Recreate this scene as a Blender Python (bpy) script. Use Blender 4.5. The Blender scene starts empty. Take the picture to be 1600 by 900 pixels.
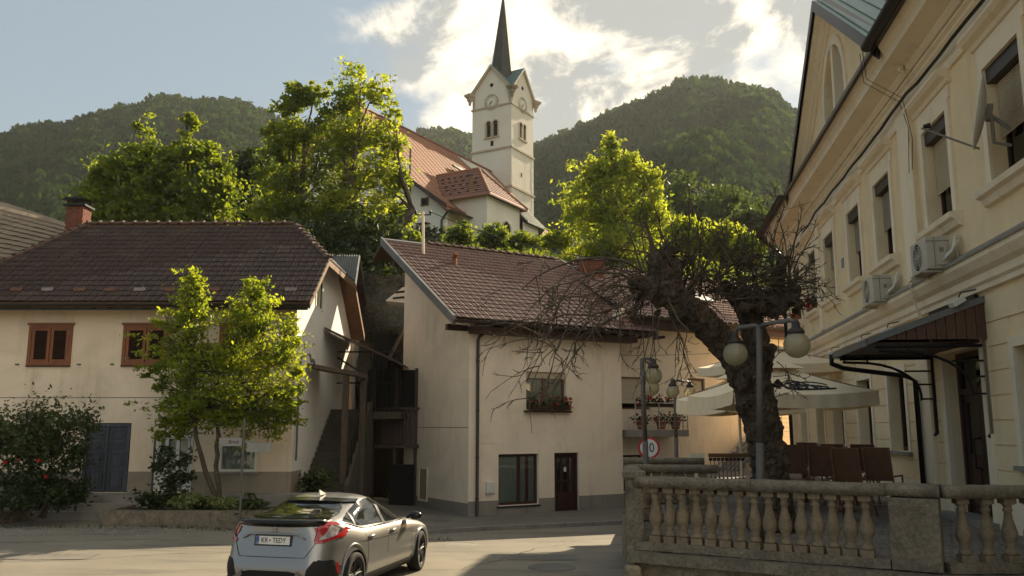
import bpy, bmesh, math, random
import numpy as np
from math import sin, cos, pi, radians, sqrt, atan2, exp
from mathutils import Vector, Matrix
random.seed(7)
S = bpy.context.scene
COL = S.collection
# ------------------------------------------------------------------ camera
FPX = 1333.33
PITCH = math.atan(218 / FPX)
CAMZ = 2.45
cd = bpy.data.cameras.new('camera'); cam = bpy.data.objects.new('camera', cd); COL.objects.link(cam)
cd.lens = 30.0; cd.sensor_width = 36.0; cd.clip_start = 0.1; cd.clip_end = 6000
cam.location = (0, 0, CAMZ); cam.rotation_euler = (pi / 2 + PITCH, 0, 0)
S.camera = cam
S.render.resolution_x = 1024; S.render.resolution_y = 576
# ------------------------------------------------------------------ sun, sky, exposure
SUN_AZ = radians(34)      # to the right of the view axis (+Y)
SUN_EL = radians(29)
S.view_settings.view_transform = 'Standard'; S.view_settings.look = 'None'
S.view_settings.exposure = 1.1; S.view_settings.gamma = 1.0
sd = bpy.data.lights.new('sun', 'SUN'); sun = bpy.data.objects.new('sun', sd); COL.objects.link(sun)
sd.energy = 5.0; sd.angle = radians(0.5); sd.color = (1.0, 0.85, 0.60)
sdir = Vector((sin(SUN_AZ) * cos(SUN_EL), cos(SUN_AZ) * cos(SUN_EL), sin(SUN_EL)))
sun.rotation_euler = sdir.to_track_quat('Z', 'Y').to_euler(); sun.location = (30, 40, 60)
W = bpy.data.worlds.new("World"); S.world = W; W.use_nodes = True
def build_world():
    nt = W.node_tree; nt.nodes.clear(); N = nt.nodes.new; L = nt.links.new
    out = N('ShaderNodeOutputWorld'); bg = N('ShaderNodeBackground'); bg.inputs['Strength'].default_value = 0.1
    sky = N('ShaderNodeTexSky'); sky.sky_type = 'NISHITA'; sky.sun_disc = False
    sky.sun_elevation = SUN_EL; sky.sun_rotation = SUN_AZ; sky.dust_density = 1.5; sky.air_density = 1.0; sky.altitude = 200
    tc = N('ShaderNodeTexCoord')
    def mth(op, a, b=None, c=None):
        n = N('ShaderNodeMath'); n.operation = op
        for i, x in enumerate((a, b, c)):
            if x is None: continue
            if isinstance(x, (int, float)): n.inputs[i].default_value = x
            else: L(x, n.inputs[i])
        return n.outputs[0]
    def mrange(v, a, b, c=0., d=1., smooth=True):
        n = N('ShaderNodeMapRange'); n.interpolation_type = 'SMOOTHSTEP' if smooth else 'LINEAR'; L(v, n.inputs[0])
        for i, x in enumerate((a, b, c, d)): n.inputs[i + 1].default_value = x
        return n.outputs[0]
    def mixc(f, a, b):
        n = N('ShaderNodeMix'); n.data_type = 'RGBA'
        if isinstance(f, float): n.inputs[0].default_value = f
        else: L(f, n.inputs[0])
        for i, x in ((6, a), (7, b)):
            if isinstance(x, tuple): n.inputs[i].default_value = x
            else: L(x, n.inputs[i])
        return n.outputs[2]
    # cloud sheet: view direction projected on a plane high above, so clouds shrink towards the horizon
    sep = N('ShaderNodeSeparateXYZ'); L(tc.outputs['Generated'], sep.inputs[0])
    za = mth('ADD', mth('MAXIMUM', sep.outputs[2], 0.0), 0.30)
    cb = N('ShaderNodeCombineXYZ')
    for i in range(3): L(za, cb.inputs[i])
    dv = N('ShaderNodeVectorMath'); dv.operation = 'DIVIDE'; L(tc.outputs['Generated'], dv.inputs[0]); L(cb.outputs[0], dv.inputs[1])
    def noise(loc, scl, rot, s, det, rough, dist):
        mp = N('ShaderNodeMapping'); L(dv.outputs[0], mp.inputs[0]); mp.inputs['Location'].default_value = loc; mp.inputs['Scale'].default_value = scl; mp.inputs['Rotation'].default_value = (0, 0, rot)
        n = N('ShaderNodeTexNoise'); n.inputs['Scale'].default_value = s; n.inputs['Detail'].default_value = det; n.inputs['Roughness'].default_value = rough; n.inputs['Distortion'].default_value = dist; L(mp.outputs[0], n.inputs['Vector']); return n.outputs[0]
    big = noise(CLOUD_OFF, (1, .7, .0), .5, 1.5, 3, .5, .2); fine = noise((1.3, .7, 0), (1, .8, 0), .5, 3.3, 13, .56, .35)
    # the cloud bank thins out towards the west (left of the view)
    dot = N('ShaderNodeVectorMath'); dot.operation = 'DOT_PRODUCT'; L(tc.outputs['Generated'], dot.inputs[0]); dot.inputs[1].default_value = (-0.96, -0.10, 0.0)
    west = mrange(dot.outputs['Value'], -.12, .30, 0.045, -.17)
    dens = mth('ADD', mth('ADD', mth('MULTIPLY', big, .55), mth('MULTIPLY', fine, .50)), west)
    cover = mth('MULTIPLY', mrange(dens, .485, .565), mrange(sep.outputs[2], .0, .10))
    thick = mrange(dens, .56, .68)
    body = noise((4.2, 2.6, 0), (1, .8, 0), .5, 5.5, 12, .62, .3)
    shade = mrange(mth('ADD', mth('MULTIPLY', thick, -.13), body), .43, .57)
    cc = mixc(shade, CLOUD_D, CLOUD_L)
    # clouds away from the sun are brightened, out of view, to add fill light
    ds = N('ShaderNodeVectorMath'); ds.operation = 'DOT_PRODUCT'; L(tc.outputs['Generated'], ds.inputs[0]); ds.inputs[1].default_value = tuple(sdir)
    away_fill = mrange(ds.outputs['Value'], -.9, .6, 2.5, 1.0)   # front-lit clouds opposite the sun, raised as fill for the shaded facades
    gm = N('ShaderNodeVectorMath'); gm.operation = 'SCALE'; L(cc, gm.inputs[0]); L(away_fill, gm.inputs['Scale'])
    clear = mixc(.88, sky.outputs[0], SKY_HAZE)
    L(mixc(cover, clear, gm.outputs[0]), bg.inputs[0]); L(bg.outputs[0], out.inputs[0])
HAZE = 0.00012
CLOUD_OFF = (0.35, 0.2, 0.0)
CLOUD_L = (6.9, 6.05, 4.8, 1); CLOUD_D = (2.25, 2.32, 2.25, 1); SKY_HAZE = (1.45, 1.85, 2.12, 1)
build_world()
# ------------------------------------------------------------------ helpers
def at(px, py, Y):
    dx = (px - 800) / FPX; dy = (450 - py) / FPX; y = cos(PITCH) - dy * sin(PITCH)
    return Vector((dx / y * Y, Y, CAMZ + (sin(PITCH) + dy * cos(PITCH)) / y * Y))
def gz(px, py, z):
    dx = (px - 800) / FPX; dy = (450 - py) / FPX; y = cos(PITCH) - dy * sin(PITCH)
    Y = (z - CAMZ) / ((sin(PITCH) + dy * cos(PITCH)) / y)
    return Vector((dx / y * Y, Y, z))
def ss(a, b, x):
    t = min(1, max(0, (x - a) / (b - a))); return t * t * (3 - 2 * t)
def groundz(x, y): return 0.8 * (1 - ss(2, 11, y)) - 0.45 * ss(15, 26, y) * ss(-9, -3, x)
def tag(o, label, cat, group=None, kind=None):
    o['label'] = label; o['category'] = cat
    if group: o['group'] = group
    if kind: o['kind'] = kind
    return o
def empty(name, label, cat, loc=(0, 0, 0), group=None):
    o = bpy.data.objects.new(name, None); COL.objects.link(o); o.location = loc; o.empty_display_size = .3
    return tag(o, label, cat, group)
def wl(o):
    v = Vector((0, 0, 0))
    while o: v = v + o.location; o = o.parent
    return v
def link(name, me, parent=None, loc=(0, 0, 0)):
    o = bpy.data.objects.new(name, me); COL.objects.link(o); o.location = loc
    if parent: o.parent = parent
    return o
def copy_tree(o, parent=None):
    c = o.copy(); COL.objects.link(c); c.parent = parent
    for ch in o.children: copy_tree(ch, c)
    return c
class Fr:
    """A wall frame: origin, direction along the wall, outward normal."""
    def __init__(s, o, u, n=None):
        s.o = Vector((o[0], o[1], 0)); s.u = Vector((u[0], u[1], 0)).normalized()
        s.n = Vector((n[0], n[1], 0)).normalized() if n else Vector((s.u.y, -s.u.x, 0))
    def __call__(s, t, d, z): return s.o + s.u * t + s.n * d + Vector((0, 0, z))
class MB:
    def __init__(s): s.v = []; s.f = []
    def add(s, vs, fs):
        b = len(s.v); s.v += [tuple(v) for v in vs]; s.f += [tuple(b + i for i in f) for f in fs]
    def poly(s, pts): s.add(pts, [tuple(range(len(pts)))])
    def box(s, a, b):
        x0, y0, z0 = a; x1, y1, z1 = b
        s.hexa([(x0, y0, z0), (x1, y0, z0), (x1, y1, z0), (x0, y1, z0), (x0, y0, z1), (x1, y0, z1), (x1, y1, z1), (x0, y1, z1)])
    def hexa(s, p): s.add(p, [(3, 2, 1, 0), (4, 5, 6, 7), (0, 1, 5, 4), (1, 2, 6, 5), (2, 3, 7, 6), (3, 0, 4, 7)])
    def fbox(s, F, t0, t1, d0, d1, z0, z1):
        s.hexa([F(t0, d0, z0), F(t1, d0, z0), F(t1, d1, z0), F(t0, d1, z0), F(t0, d0, z1), F(t1, d0, z1), F(t1, d1, z1), F(t0, d1, z1)])
    def prism(s, pts, off):
        n = len(pts); off = Vector(off); a = [Vector(p) for p in pts]; b = [p + off for p in a]
        s.add(a + b, [tuple(range(n)), tuple(range(2 * n - 1, n - 1, -1))] + [((i + 1) % n, i, n + i, n + (i + 1) % n) for i in range(n)])
    def obox(s, c, ax, ay, az):
        c, ax, ay, az = map(Vector, (c, ax, ay, az))
        s.hexa([c - ax - ay - az, c + ax - ay - az, c + ax + ay - az, c - ax + ay - az, c - ax - ay + az, c + ax - ay + az, c + ax + ay + az, c - ax + ay + az])
    def tube(s, pts, rad, n=8, cap=True):
        pts = [Vector(p) for p in pts]; m = len(pts)
        if not hasattr(rad, '__len__'): rad = [rad] * m
        vs = []; ref = None
        for i, p in enumerate(pts):
            d = (pts[min(i + 1, m - 1)] - pts[max(i - 1, 0)])
            if d.length < 1e-6: d = Vector((0, 0, 1))
            d.normalize()
            if ref is None: ref = Vector((1, 0, 0)) if abs(d.x) < .9 else Vector((0, 1, 0))
            a = (ref - d * ref.dot(d))
            if a.length < 1e-4: a = d.orthogonal()
            a.normalize(); ref = a; b = d.cross(a)
            for k in range(n):
                q = 2 * pi * k / n; vs.append(p + (a * cos(q) + b * sin(q)) * rad[i])
        fs = [(i * n + k, i * n + (k + 1) % n, (i + 1) * n + (k + 1) % n, (i + 1) * n + k) for i in range(m - 1) for k in range(n)]
        if cap: fs += [tuple(range(n - 1, -1, -1)), tuple((m - 1) * n + k for k in range(n))]
        s.add(vs, fs)
    def lathe(s, prof, c, n=16, sx=1, sy=1):
        c = Vector(c); vs = []; m = len(prof)
        for r, z in prof:
            for k in range(n):
                q = 2 * pi * k / n; vs.append(c + Vector((r * cos(q) * sx, r * sin(q) * sy, z)))
        fs = [(i * n + k, i * n + (k + 1) % n, (i + 1) * n + (k + 1) % n, (i + 1) * n + k) for i in range(m - 1) for k in range(n)]
        fs += [tuple(range(n - 1, -1, -1)), tuple((m - 1) * n + k for k in range(n))]
        s.add(vs, fs)
    def build(s, name, mat, parent=None, smooth=False, mats=None):
        o0 = wl(parent) if parent else Vector((0, 0, 0))
        me = bpy.data.meshes.new(name); me.from_pydata([(v[0] - o0.x, v[1] - o0.y, v[2] - o0.z) for v in s.v], [], s.f)
        me.materials.append(mat)
        if smooth: me.polygons.foreach_set('use_smooth', [True] * len(me.polygons))
        me.update(); return link(name, me, parent)
def npmesh(name, v, f, mat, parent=None, smooth=False):
    v = np.asarray(v, dtype=np.float32); f = np.asarray(f, dtype=np.int32); k = f.shape[1]
    if parent: v = v - np.array(wl(parent), dtype=np.float32)
    me = bpy.data.meshes.new(name); me.vertices.add(len(v)); me.vertices.foreach_set('co', v.ravel())
    me.loops.add(f.size); me.loops.foreach_set('vertex_index', f.ravel()); me.polygons.add(len(f))
    me.polygons.foreach_set('loop_start', np.arange(0, f.size, k, dtype=np.int32)); me.polygons.foreach_set('loop_total', np.full(len(f), k, dtype=np.int32))
    if smooth: me.polygons.foreach_set('use_smooth', np.ones(len(f), dtype=bool))
    me.update(calc_edges=True); me.materials.append(mat); return link(name, me, parent)
def bevel(o, w=.01, seg=2, ang=35):
    m = o.modifiers.new('bevel', 'BEVEL'); m.width = w; m.segments = seg; m.limit_method = 'ANGLE'; m.angle_limit = radians(ang); return o
def text_mesh(txt, size, mat, parent, M, name='lettering', ext=.004, align='CENTER', sx=1.0):
    cu = bpy.data.curves.new(name, 'FONT'); cu.body = txt; cu.size = size; cu.extrude = ext; cu.align_x = align; cu.align_y = 'CENTER'; cu.resolution_u = 3
    to = bpy.data.objects.new(name, cu); COL.objects.link(to); dg = bpy.context.evaluated_depsgraph_get(); dg.update()
    me = bpy.data.meshes.new_from_object(to.evaluated_get(dg)); bpy.data.objects.remove(to); me.materials.clear(); me.materials.append(mat)
    me.transform(Matrix.Diagonal((sx, 1, 1, 1))); me.transform(M)
    if parent: me.transform(Matrix.Translation(-wl(parent)))
    return link(name, me, parent)
def wall_cells(mb, F, t0, t1, z0, z1, ops, depth=.25, d=0.0):
    ts = sorted(set([t0, t1] + [o[0] for o in ops] + [o[1] for o in ops])); zs = sorted(set([z0, z1] + [o[2] for o in ops] + [o[3] for o in ops]))
    for i in range(len(ts) - 1):
        for j in range(len(zs) - 1):
            a, b, c, e = ts[i], ts[i + 1], zs[j], zs[j + 1]; mt, mz = (a + b) / 2, (c + e) / 2
            if any(o[0] < mt < o[1] and o[2] < mz < o[3] for o in ops): continue
            mb.poly([F(a, d, c), F(b, d, c), F(b, d, e), F(a, d, e)])
    for a, b, c, e in ops:
        g = d - depth
        mb.poly([F(a, d, c), F(a, d, e), F(a, g, e), F(a, g, c)]); mb.poly([F(b, d, e), F(b, d, c), F(b, g, c), F(b, g, e)])
        mb.poly([F(a, d, c), F(a, g, c), F(b, g, c), F(b, d, c)]); mb.poly([F(a, d, e), F(b, d, e), F(b, g, e), F(a, g, e)])
# ------------------------------------------------------------------ materials
def newmat(name):
    m = bpy.data.materials.new(name); m.use_nodes = True; nt = m.node_tree; nt.nodes.clear()
    return m, nt, nt.nodes.new, nt.links.new
def pm(name, c1, c2=None, scale=1.5, rough=.8, bump=.15, bscale=30, metal=0., spec=.4, stain=None, sscale=(2.5, 2.5, .35), samt=.5, stretch=(1, 1, 1), grain=.12, coat=0., bdist=.02, world=False, blotch=0.):
    m, nt, N, L = newmat(name); out = N('ShaderNodeOutputMaterial'); b = N('ShaderNodeBsdfPrincipled'); L(b.outputs[0], out.inputs[0])
    c2 = c2 or tuple(x * .8 for x in c1)
    if world: tc = N('ShaderNodeNewGeometry'); co = tc.outputs['Position']
    else: tc = N('ShaderNodeTexCoord'); co = tc.outputs['Object']
    mp = N('ShaderNodeMapping'); mp.inputs['Scale'].default_value = stretch; L(co, mp.inputs[0])
    n = N('ShaderNodeTexNoise'); n.inputs['Scale'].default_value = scale; n.inputs['Detail'].default_value = 8; n.inputs['Roughness'].default_value = .6; L(mp.outputs[0], n.inputs['Vector'])
    r = N('ShaderNodeMapRange'); r.inputs[1].default_value = .35; r.inputs[2].default_value = .65; L(n.outputs[0], r.inputs[0])
    mx = N('ShaderNodeMix'); mx.data_type = 'RGBA'; L(r.outputs[0], mx.inputs[0]); mx.inputs[6].default_value = (*c1, 1); mx.inputs[7].default_value = (*c2, 1)
    col = mx.outputs[2]
    if stain:
        m2 = N('ShaderNodeMapping'); m2.inputs['Scale'].default_value = sscale; L(co, m2.inputs[0])
        n2 = N('ShaderNodeTexNoise'); n2.inputs['Scale'].default_value = 1; n2.inputs['Detail'].default_value = 9; n2.inputs['Roughness'].default_value = .68; L(m2.outputs[0], n2.inputs['Vector'])
        r2 = N('ShaderNodeMapRange'); r2.inputs[1].default_value = .52; r2.inputs[2].default_value = .75; r2.inputs[4].default_value = samt; L(n2.outputs[0], r2.inputs[0])
        m3 = N('ShaderNodeMix'); m3.data_type = 'RGBA'; L(r2.outputs[0], m3.inputs[0]); L(col, m3.inputs[6]); m3.inputs[7].default_value = (*stain, 1); col = m3.outputs[2]
    if blotch:
        n4 = N('ShaderNodeTexNoise'); n4.inputs['Scale'].default_value = .55; n4.inputs['Detail'].default_value = 10; n4.inputs['Roughness'].default_value = .7; n4.inputs['Distortion'].default_value = .6; L(co, n4.inputs['Vector'])
        r4 = N('ShaderNodeMapRange'); r4.inputs[1].default_value = .42; r4.inputs[2].default_value = .66; r4.inputs[3].default_value = 1.0; r4.inputs[4].default_value = 1 - blotch; L(n4.outputs[0], r4.inputs[0])
        m4 = N('ShaderNodeMix'); m4.data_type = 'RGBA'; m4.blend_type = 'MULTIPLY'; m4.inputs[0].default_value = 1; L(col, m4.inputs[6]); L(r4.outputs[0], m4.inputs[7]); col = m4.outputs[2]
    nb = N('ShaderNodeTexNoise'); nb.inputs['Scale'].default_value = bscale; nb.inputs['Detail'].default_value = 5; L(mp.outputs[0], nb.inputs['Vector'])
    if grain:
        g = N('ShaderNodeMapRange'); g.inputs[1].default_value = .3; g.inputs[2].default_value = .7; g.inputs[3].default_value = 1 - grain; g.inputs[4].default_value = 1 + grain; L(nb.outputs[0], g.inputs[0])
        gm = N('ShaderNodeMix'); gm.data_type = 'RGBA'; gm.blend_type = 'MULTIPLY'; gm.inputs[0].default_value = 1; L(col, gm.inputs[6]); L(g.outputs[0], gm.inputs[7]); col = gm.outputs[2]
    L(col, b.inputs['Base Color']); b.inputs['Roughness'].default_value = rough; b.inputs['Metallic'].default_value = metal
    b.inputs['Specular IOR Level'].default_value = spec; b.inputs['Coat Weight'].default_value = coat
    if bump:
        bp = N('ShaderNodeBump'); bp.inputs['Strength'].default_value = bump; bp.inputs['Distance'].default_value = bdist; L(nb.outputs[0], bp.inputs['Height']); L(bp.outputs[0], b.inputs['Normal'])
    return m
def leafmat(name, c1, c2, trans=.5, scale=.6, tc=None, gloss=.03, perobj=False):
    m, nt, N, L = newmat(name); out = N('ShaderNodeOutputMaterial'); d = N('ShaderNodeBsdfDiffuse'); t = N('ShaderNodeBsdfTranslucent'); g = N('ShaderNodeBsdfGlossy'); g.inputs['Roughness'].default_value = .45
    co = N('ShaderNodeTexCoord'); n = N('ShaderNodeTexNoise'); n.inputs['Scale'].default_value = scale; n.inputs['Detail'].default_value = 6; L(co.outputs['Object'], n.inputs['Vector'])
    r = N('ShaderNodeMapRange'); r.inputs[1].default_value = .35; r.inputs[2].default_value = .65; L(n.outputs[0], r.inputs[0])
    mx = N('ShaderNodeMix'); mx.data_type = 'RGBA'; L(r.outputs[0], mx.inputs[0]); mx.inputs[6].default_value = (*c1, 1); mx.inputs[7].default_value = (*c2, 1)
    if perobj: oi = N('ShaderNodeObjectInfo'); L(oi.outputs['Random'], mx.inputs[0])
    L(mx.outputs[2], d.inputs[0])
    if tc:
        bt = N('ShaderNodeMix'); bt.data_type = 'RGBA'; bt.blend_type = 'MULTIPLY'; bt.inputs[0].default_value = 1; L(mx.outputs[2], bt.inputs[6]); bt.inputs[7].default_value = (*tc, 1); L(bt.outputs[2], t.inputs[0])
    else: L(mx.outputs[2], t.inputs[0])
    m1 = N('ShaderNodeMixShader'); m1.inputs[0].default_value = trans; L(d.outputs[0], m1.inputs[1]); L(t.outputs[0], m1.inputs[2])
    m2 = N('ShaderNodeMixShader'); m2.inputs[0].default_value = gloss; L(m1.outputs[0], m2.inputs[1]); L(g.outputs[0], m2.inputs[2]); L(m2.outputs[0], out.inputs[0]); return m
def glassmat(name, tint=(.9, .95, .95), refl=.5, dark=.6):
    m, nt, N, L = newmat(name); out = N('ShaderNodeOutputMaterial'); g = N('ShaderNodeBsdfGlossy'); g.inputs['Roughness'].default_value = .03
    t = N('ShaderNodeBsdfTransparent'); t.inputs[0].default_value = (tint[0] * dark, tint[1] * dark, tint[2] * dark, 1); fr = N('ShaderNodeFresnel'); fr.inputs[0].default_value = 1.5
    n = N('ShaderNodeTexNoise'); n.inputs['Scale'].default_value = 2.2; co = N('ShaderNodeTexCoord'); L(co.outputs['Object'], n.inputs['Vector']); bp = N('ShaderNodeBump'); bp.inputs['Strength'].default_value = .06; bp.inputs['Distance'].default_value = .05
    L(n.outputs[0], bp.inputs['Height']); L(bp.outputs[0], g.inputs['Normal'])
    mr = N('ShaderNodeMapRange'); mr.inputs[3].default_value = refl * .1; mr.inputs[4].default_value = .9; L(fr.outputs[0], mr.inputs[0])
    mx = N('ShaderNodeMixShader'); L(mr.outputs[0], mx.inputs[0]); L(t.outputs[0], mx.inputs[1]); L(g.outputs[0], mx.inputs[2]); L(mx.outputs[0], out.inputs[0]); return m
M = {}
M['asphalt'] = pm('asphalt', (.26, .225, .175), (.19, .165, .13), .35, .9, .4, 90, grain=.25, stain=(.085, .075, .065), sscale=(.35, 1.6, 1), samt=.85, spec=.3, world=True)
M['pave'] = pm('pavement', (.20, .18, .15), (.14, .125, .105), .8, .9, .4, 60, grain=.2, stain=(.08, .07, .06), sscale=(1, 1, 1))
M['kerb'] = pm('kerb_concrete', (.30, .27, .23), (.2, .18, .155), 1.5, .9, .4, 40, grain=.15, stain=(.09, .08, .06), sscale=(2, 2, 2))
M['terrace'] = pm('terrace_paving', (.21, .18, .15), (.14, .12, .10), 3, .85, .5, 25, grain=.3)
M['plasterL'] = pm('cream_plaster', (.89, .71, .52), (.83, .655, .465), .5, .9, .12, 50, stain=(.46, .35, .23), samt=.5, grain=.04, blotch=.16)
M['plasterM'] = pm('white_plaster', (.91, .76, .59), (.86, .71, .54), .45, .9, .12, 45, stain=(.54, .44, .31), samt=.48, grain=.04, blotch=.14)
M['plasterW'] = pm('pale_wall', (.86, .82, .74), (.80, .76, .68), .5, .9, .12, 45, stain=(.5, .42, .32), samt=.2, grain=.04)
M['plinth'] = pm('grey_plinth', (.30, .265, .22), (.235, .21, .175), 1.2, .9, .3, 45, stain=(.12, .10, .08), samt=.45, grain=.1)
M['plinthD'] = pm('dark_plinth', (.34, .28, .20), (.27, .22, .16), 1.2, .9, .3, 45, stain=(.14, .11, .08), samt=.4, grain=.1)
M['yellow'] = pm('ochre_plaster', (.88, .69, .42), (.84, .65, .385), .4, .85, .1, 40, stain=(.45, .34, .2), samt=.3, grain=.03, blotch=.12)
M['trim'] = pm('cream_trim', (.88, .74, .54), (.83, .69, .49), .8, .85, .1, 40, stain=(.38, .29, .19), sscale=(2, 2, 1), samt=.4, grain=.04)
M['tileL'] = pm('dark_brown_tile', (.060, .030, .020), (.038, .022, .016), 2.5, .7, .4, 25, stain=(.13, .09, .06), sscale=(1.4, 1.4, 1.4), samt=.6, grain=.2, spec=.4, world=True)
M['tileM'] = pm('red_brown_tile', (.165, .085, .066), (.115, .060, .048), 2.5, .7, .3, 25, stain=(.19, .13, .10), sscale=(2, 2, 2), samt=.5, grain=.15, spec=.35, world=True)
M['roof_far'] = pm('old_roof', (.26, .19, .12), (.19, .14, .09), 1.2, .9, .5, 12, stain=(.12, .10, .07), sscale=(1, 1, 1), samt=.7, grain=.2)
M['church_roof'] = pm('church_tile', (.36, .155, .075), (.29, .125, .065), .35, .75, .3, 14, stain=(.17, .09, .06), sscale=(.25, .25, .25), samt=.5, grain=.12)
M['church_roof2'] = pm('church_tile_red', (.27, .125, .085), (.21, .10, .07), .5, .75, .3, 14, grain=.12)
M['spire'] = pm('spire_slate', (.055, .048, .035), (.035, .032, .025), 1, .6, .3, 8, grain=.2, stain=(.10, .085, .05), sscale=(1, 1, .3))
M['copper'] = pm('green_copper', (.13, .20, .18), (.10, .15, .14), .8, .5, .1, 10, metal=.3)
M['metalroof'] = pm('grey_metal_roof', (.33, .33, .29), (.25, .26, .23), .6, .5, .05, 10, metal=.5)
M['corr'] = pm('corrugated_cement', (.17, .18, .17), (.11, .12, .12), .8, .85, .3, 20, stain=(.06, .06, .05), sscale=(1, 1, 1))
M['church_wall'] = pm('church_plaster', (.74, .68, .57), (.68, .61, .50), .25, .9, .1, 8, stain=(.48, .40, .31), sscale=(.4, .4, .1), samt=.35, grain=.04)
M['church_trim'] = pm('church_stone', (.50, .41, .30), (.42, .34, .25), .6, .85, .2, 8)
M['greygreen'] = pm('cream_house_wall', (.66, .64, .50), (.60, .58, .45), .4, .9, .1, 20, grain=.04)
M['wood_or'] = pm('orange_wood', (.27, .088, .028), (.20, .065, .022), 3, .5, .1, 40, stretch=(1, 1, .2), grain=.15)
M['wood_dk'] = pm('dark_brown_wood', (.055, .022, .014), (.038, .016, .011), 3, .5, .1, 40, stretch=(1, 1, .2), grain=.2)
M['wood_br'] = pm('brown_wood', (.20, .10, .045), (.14, .07, .03), 3, .6, .2, 40, stretch=(1, 1, .2), grain=.2)
M['wood_old'] = pm('weathered_wood', (.10, .072, .048), (.065, .048, .033), 2, .85, .4, 30, stretch=(1, 1, .15), grain=.25)
M['wood_blue'] = pm('blue_grey_paint', (.085, .09, .105), (.055, .058, .07), 3, .7, .3, 30, stain=(.17, .16, .15), sscale=(5, 5, 1.2), samt=.5, stretch=(1, 1, .3), grain=.2)
M['soffit'] = pm('eave_boards', (.20, .12, .06), (.14, .085, .045), 2, .8, .3, 30, stretch=(.3, 3, 1))
M['black'] = pm('black_metal', (.018, .015, .014), (.012, .011, .010), 3, .45, .1, 30, metal=.3)
M['gutter'] = pm('brown_gutter', (.050, .038, .032), (.036, .028, .024), 3, .45, .05, 30, metal=.2)
M['grey_fascia'] = pm('grey_fascia', (.19, .185, .175), (.15, .145, .14), 2, .5, .05, 30, metal=.2)
M['galv'] = pm('grey_post', (.16, .14, .12), (.12, .105, .09), 4, .5, .1, 30, metal=.3)
M['steel'] = pm('rail_steel', (.50, .46, .38), (.40, .37, .30), 4, .35, .05, 30, metal=.6)
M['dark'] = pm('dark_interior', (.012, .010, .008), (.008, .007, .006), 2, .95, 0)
M['room'] = pm('room_wall', (.10, .085, .065), (.07, .06, .045), 2, .95, 0)
M['glass'] = glassmat('window_glass', dark=.95); M['glassD'] = glassmat('dark_window_glass', dark=.7)
M['curtain'] = pm('lace_curtain', (.55, .53, .46), (.40, .39, .34), 14, .9, 0, stretch=(1, 1, .08))
M['curtain_red'] = pm('red_curtain', (.32, .045, .03), (.24, .035, .025), 8, .9, 0, stretch=(1, 1, .1))
M['shutterb'] = pm('beige_roller_shutter', (.52, .42, .28), (.46, .37, .25), 3, .6, 0)
M['shutterg'] = pm('grey_roller_shutter', (.30, .27, .22), (.26, .235, .19), 3, .6, 0)
M['shutterw'] = pm('pale_roller_shutter', (.58, .50, .38), (.53, .455, .345), 3, .6, 0)
M['white'] = pm('white_paint', (.74, .70, .62), (.66, .62, .55), 3, .5, .05, 20, grain=.04)
M['acw'] = pm('ac_casing', (.56, .50, .39), (.50, .445, .35), 2, .5, .03, 20, grain=.03, stain=(.33, .27, .2), sscale=(3, 3, 1), samt=.4)
M['stone'] = pm('weathered_stone', (.235, .185, .125), (.145, .115, .08), 5, .9, .6, 28, stain=(.05, .042, .032), sscale=(4, 4, 2.2), samt=.8, grain=.25, bdist=.03, world=True)
M['baluster'] = pm('sandstone', (.27, .195, .115), (.19, .14, .085), 6, .85, .45, 45, stain=(.075, .06, .042), sscale=(5, 5, 3), samt=.6, grain=.18, world=True)
M['stonewall'] = pm('stained_wall_render', (.32, .245, .145), (.20, .155, .095), 2.2, .9, .6, 18, stain=(.06, .05, .035), sscale=(2.5, 2.5, 1.2), samt=.8, grain=.25, bdist=.04, world=True)
M['rubble'] = pm('rubble_stone', (.26, .24, .19), (.16, .15, .12), 1.5, .9, .6, 8, grain=.3)
M['brick'] = pm('red_brick', (.22, .075, .045), (.15, .055, .035), 4, .85, .4, 30, grain=.2)
M['bark'] = pm('bark', (.105, .078, .055), (.055, .042, .032), 3, .95, .8, 14, stretch=(1, 1, .35), grain=.3, bdist=.05)
M['barkdark'] = pm('dark_gnarled_bark', (.115, .080, .052), (.045, .032, .022), 4, .95, 1., 22, stretch=(1, 1, .35), grain=.45, bdist=.07, stain=(.065, .065, .03), sscale=(2, 2, 2), samt=.4)
M['boards'] = pm('awning_boards', (.13, .062, .034), (.09, .043, .024), 3, .6, .2, 40, stretch=(1, 1, .2), grain=.2)
M['signgrey'] = pm('sign_grey', (.30, .28, .25), (.25, .235, .21), 3, .6, .05)
M['alley'] = pm('darkened_concrete', (.075, .063, .05), (.05, .042, .033), 1.5, .9, .4, 30, stain=(.05, .045, .03), sscale=(2, 2, .8), samt=.6)  # concrete colour darkened so that it holds the alley's shade
M['rockface'] = pm('dark_rock', (.10, .085, .06), (.05, .045, .032), 1.2, .95, .9, 5, stain=(.03, .045, .018), sscale=(1.5, 1.5, 1.5), samt=.7, grain=.3, bdist=.2)
M['twig'] = pm('twig_bark', (.12, .088, .055), (.07, .052, .036), 6, .9, .2, 40)
M['soil'] = pm('soil', (.06, .045, .03), (.035, .027, .02), 3, .95, .8, 20)
M['grass'] = pm('grass_ground', (.075, .10, .028), (.045, .065, .02), 1.2, .95, .6, 12)
M['forestfloor'] = pm('forest_ground', (.022, .032, .012), (.014, .022, .009), .05, .95, .6, .6)
M['terracotta'] = pm('terracotta', (.30, .12, .06), (.24, .10, .05), 5, .8, .1, 30)
M['petal'] = pm('red_petals', (.55, .02, .02), (.42, .012, .015), 9, .6, 0)
M['canvas'] = pm('cream_canvas', (.90, .73, .49), (.84, .67, .44), .8, .85, .06, 30, grain=.03)
M['sign_red'] = pm('sign_red', (.50, .02, .02), None, 3, .4, 0); M['sign_white'] = pm('sign_white', (.72, .70, .66), None, 3, .4, 0, grain=.02)
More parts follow.
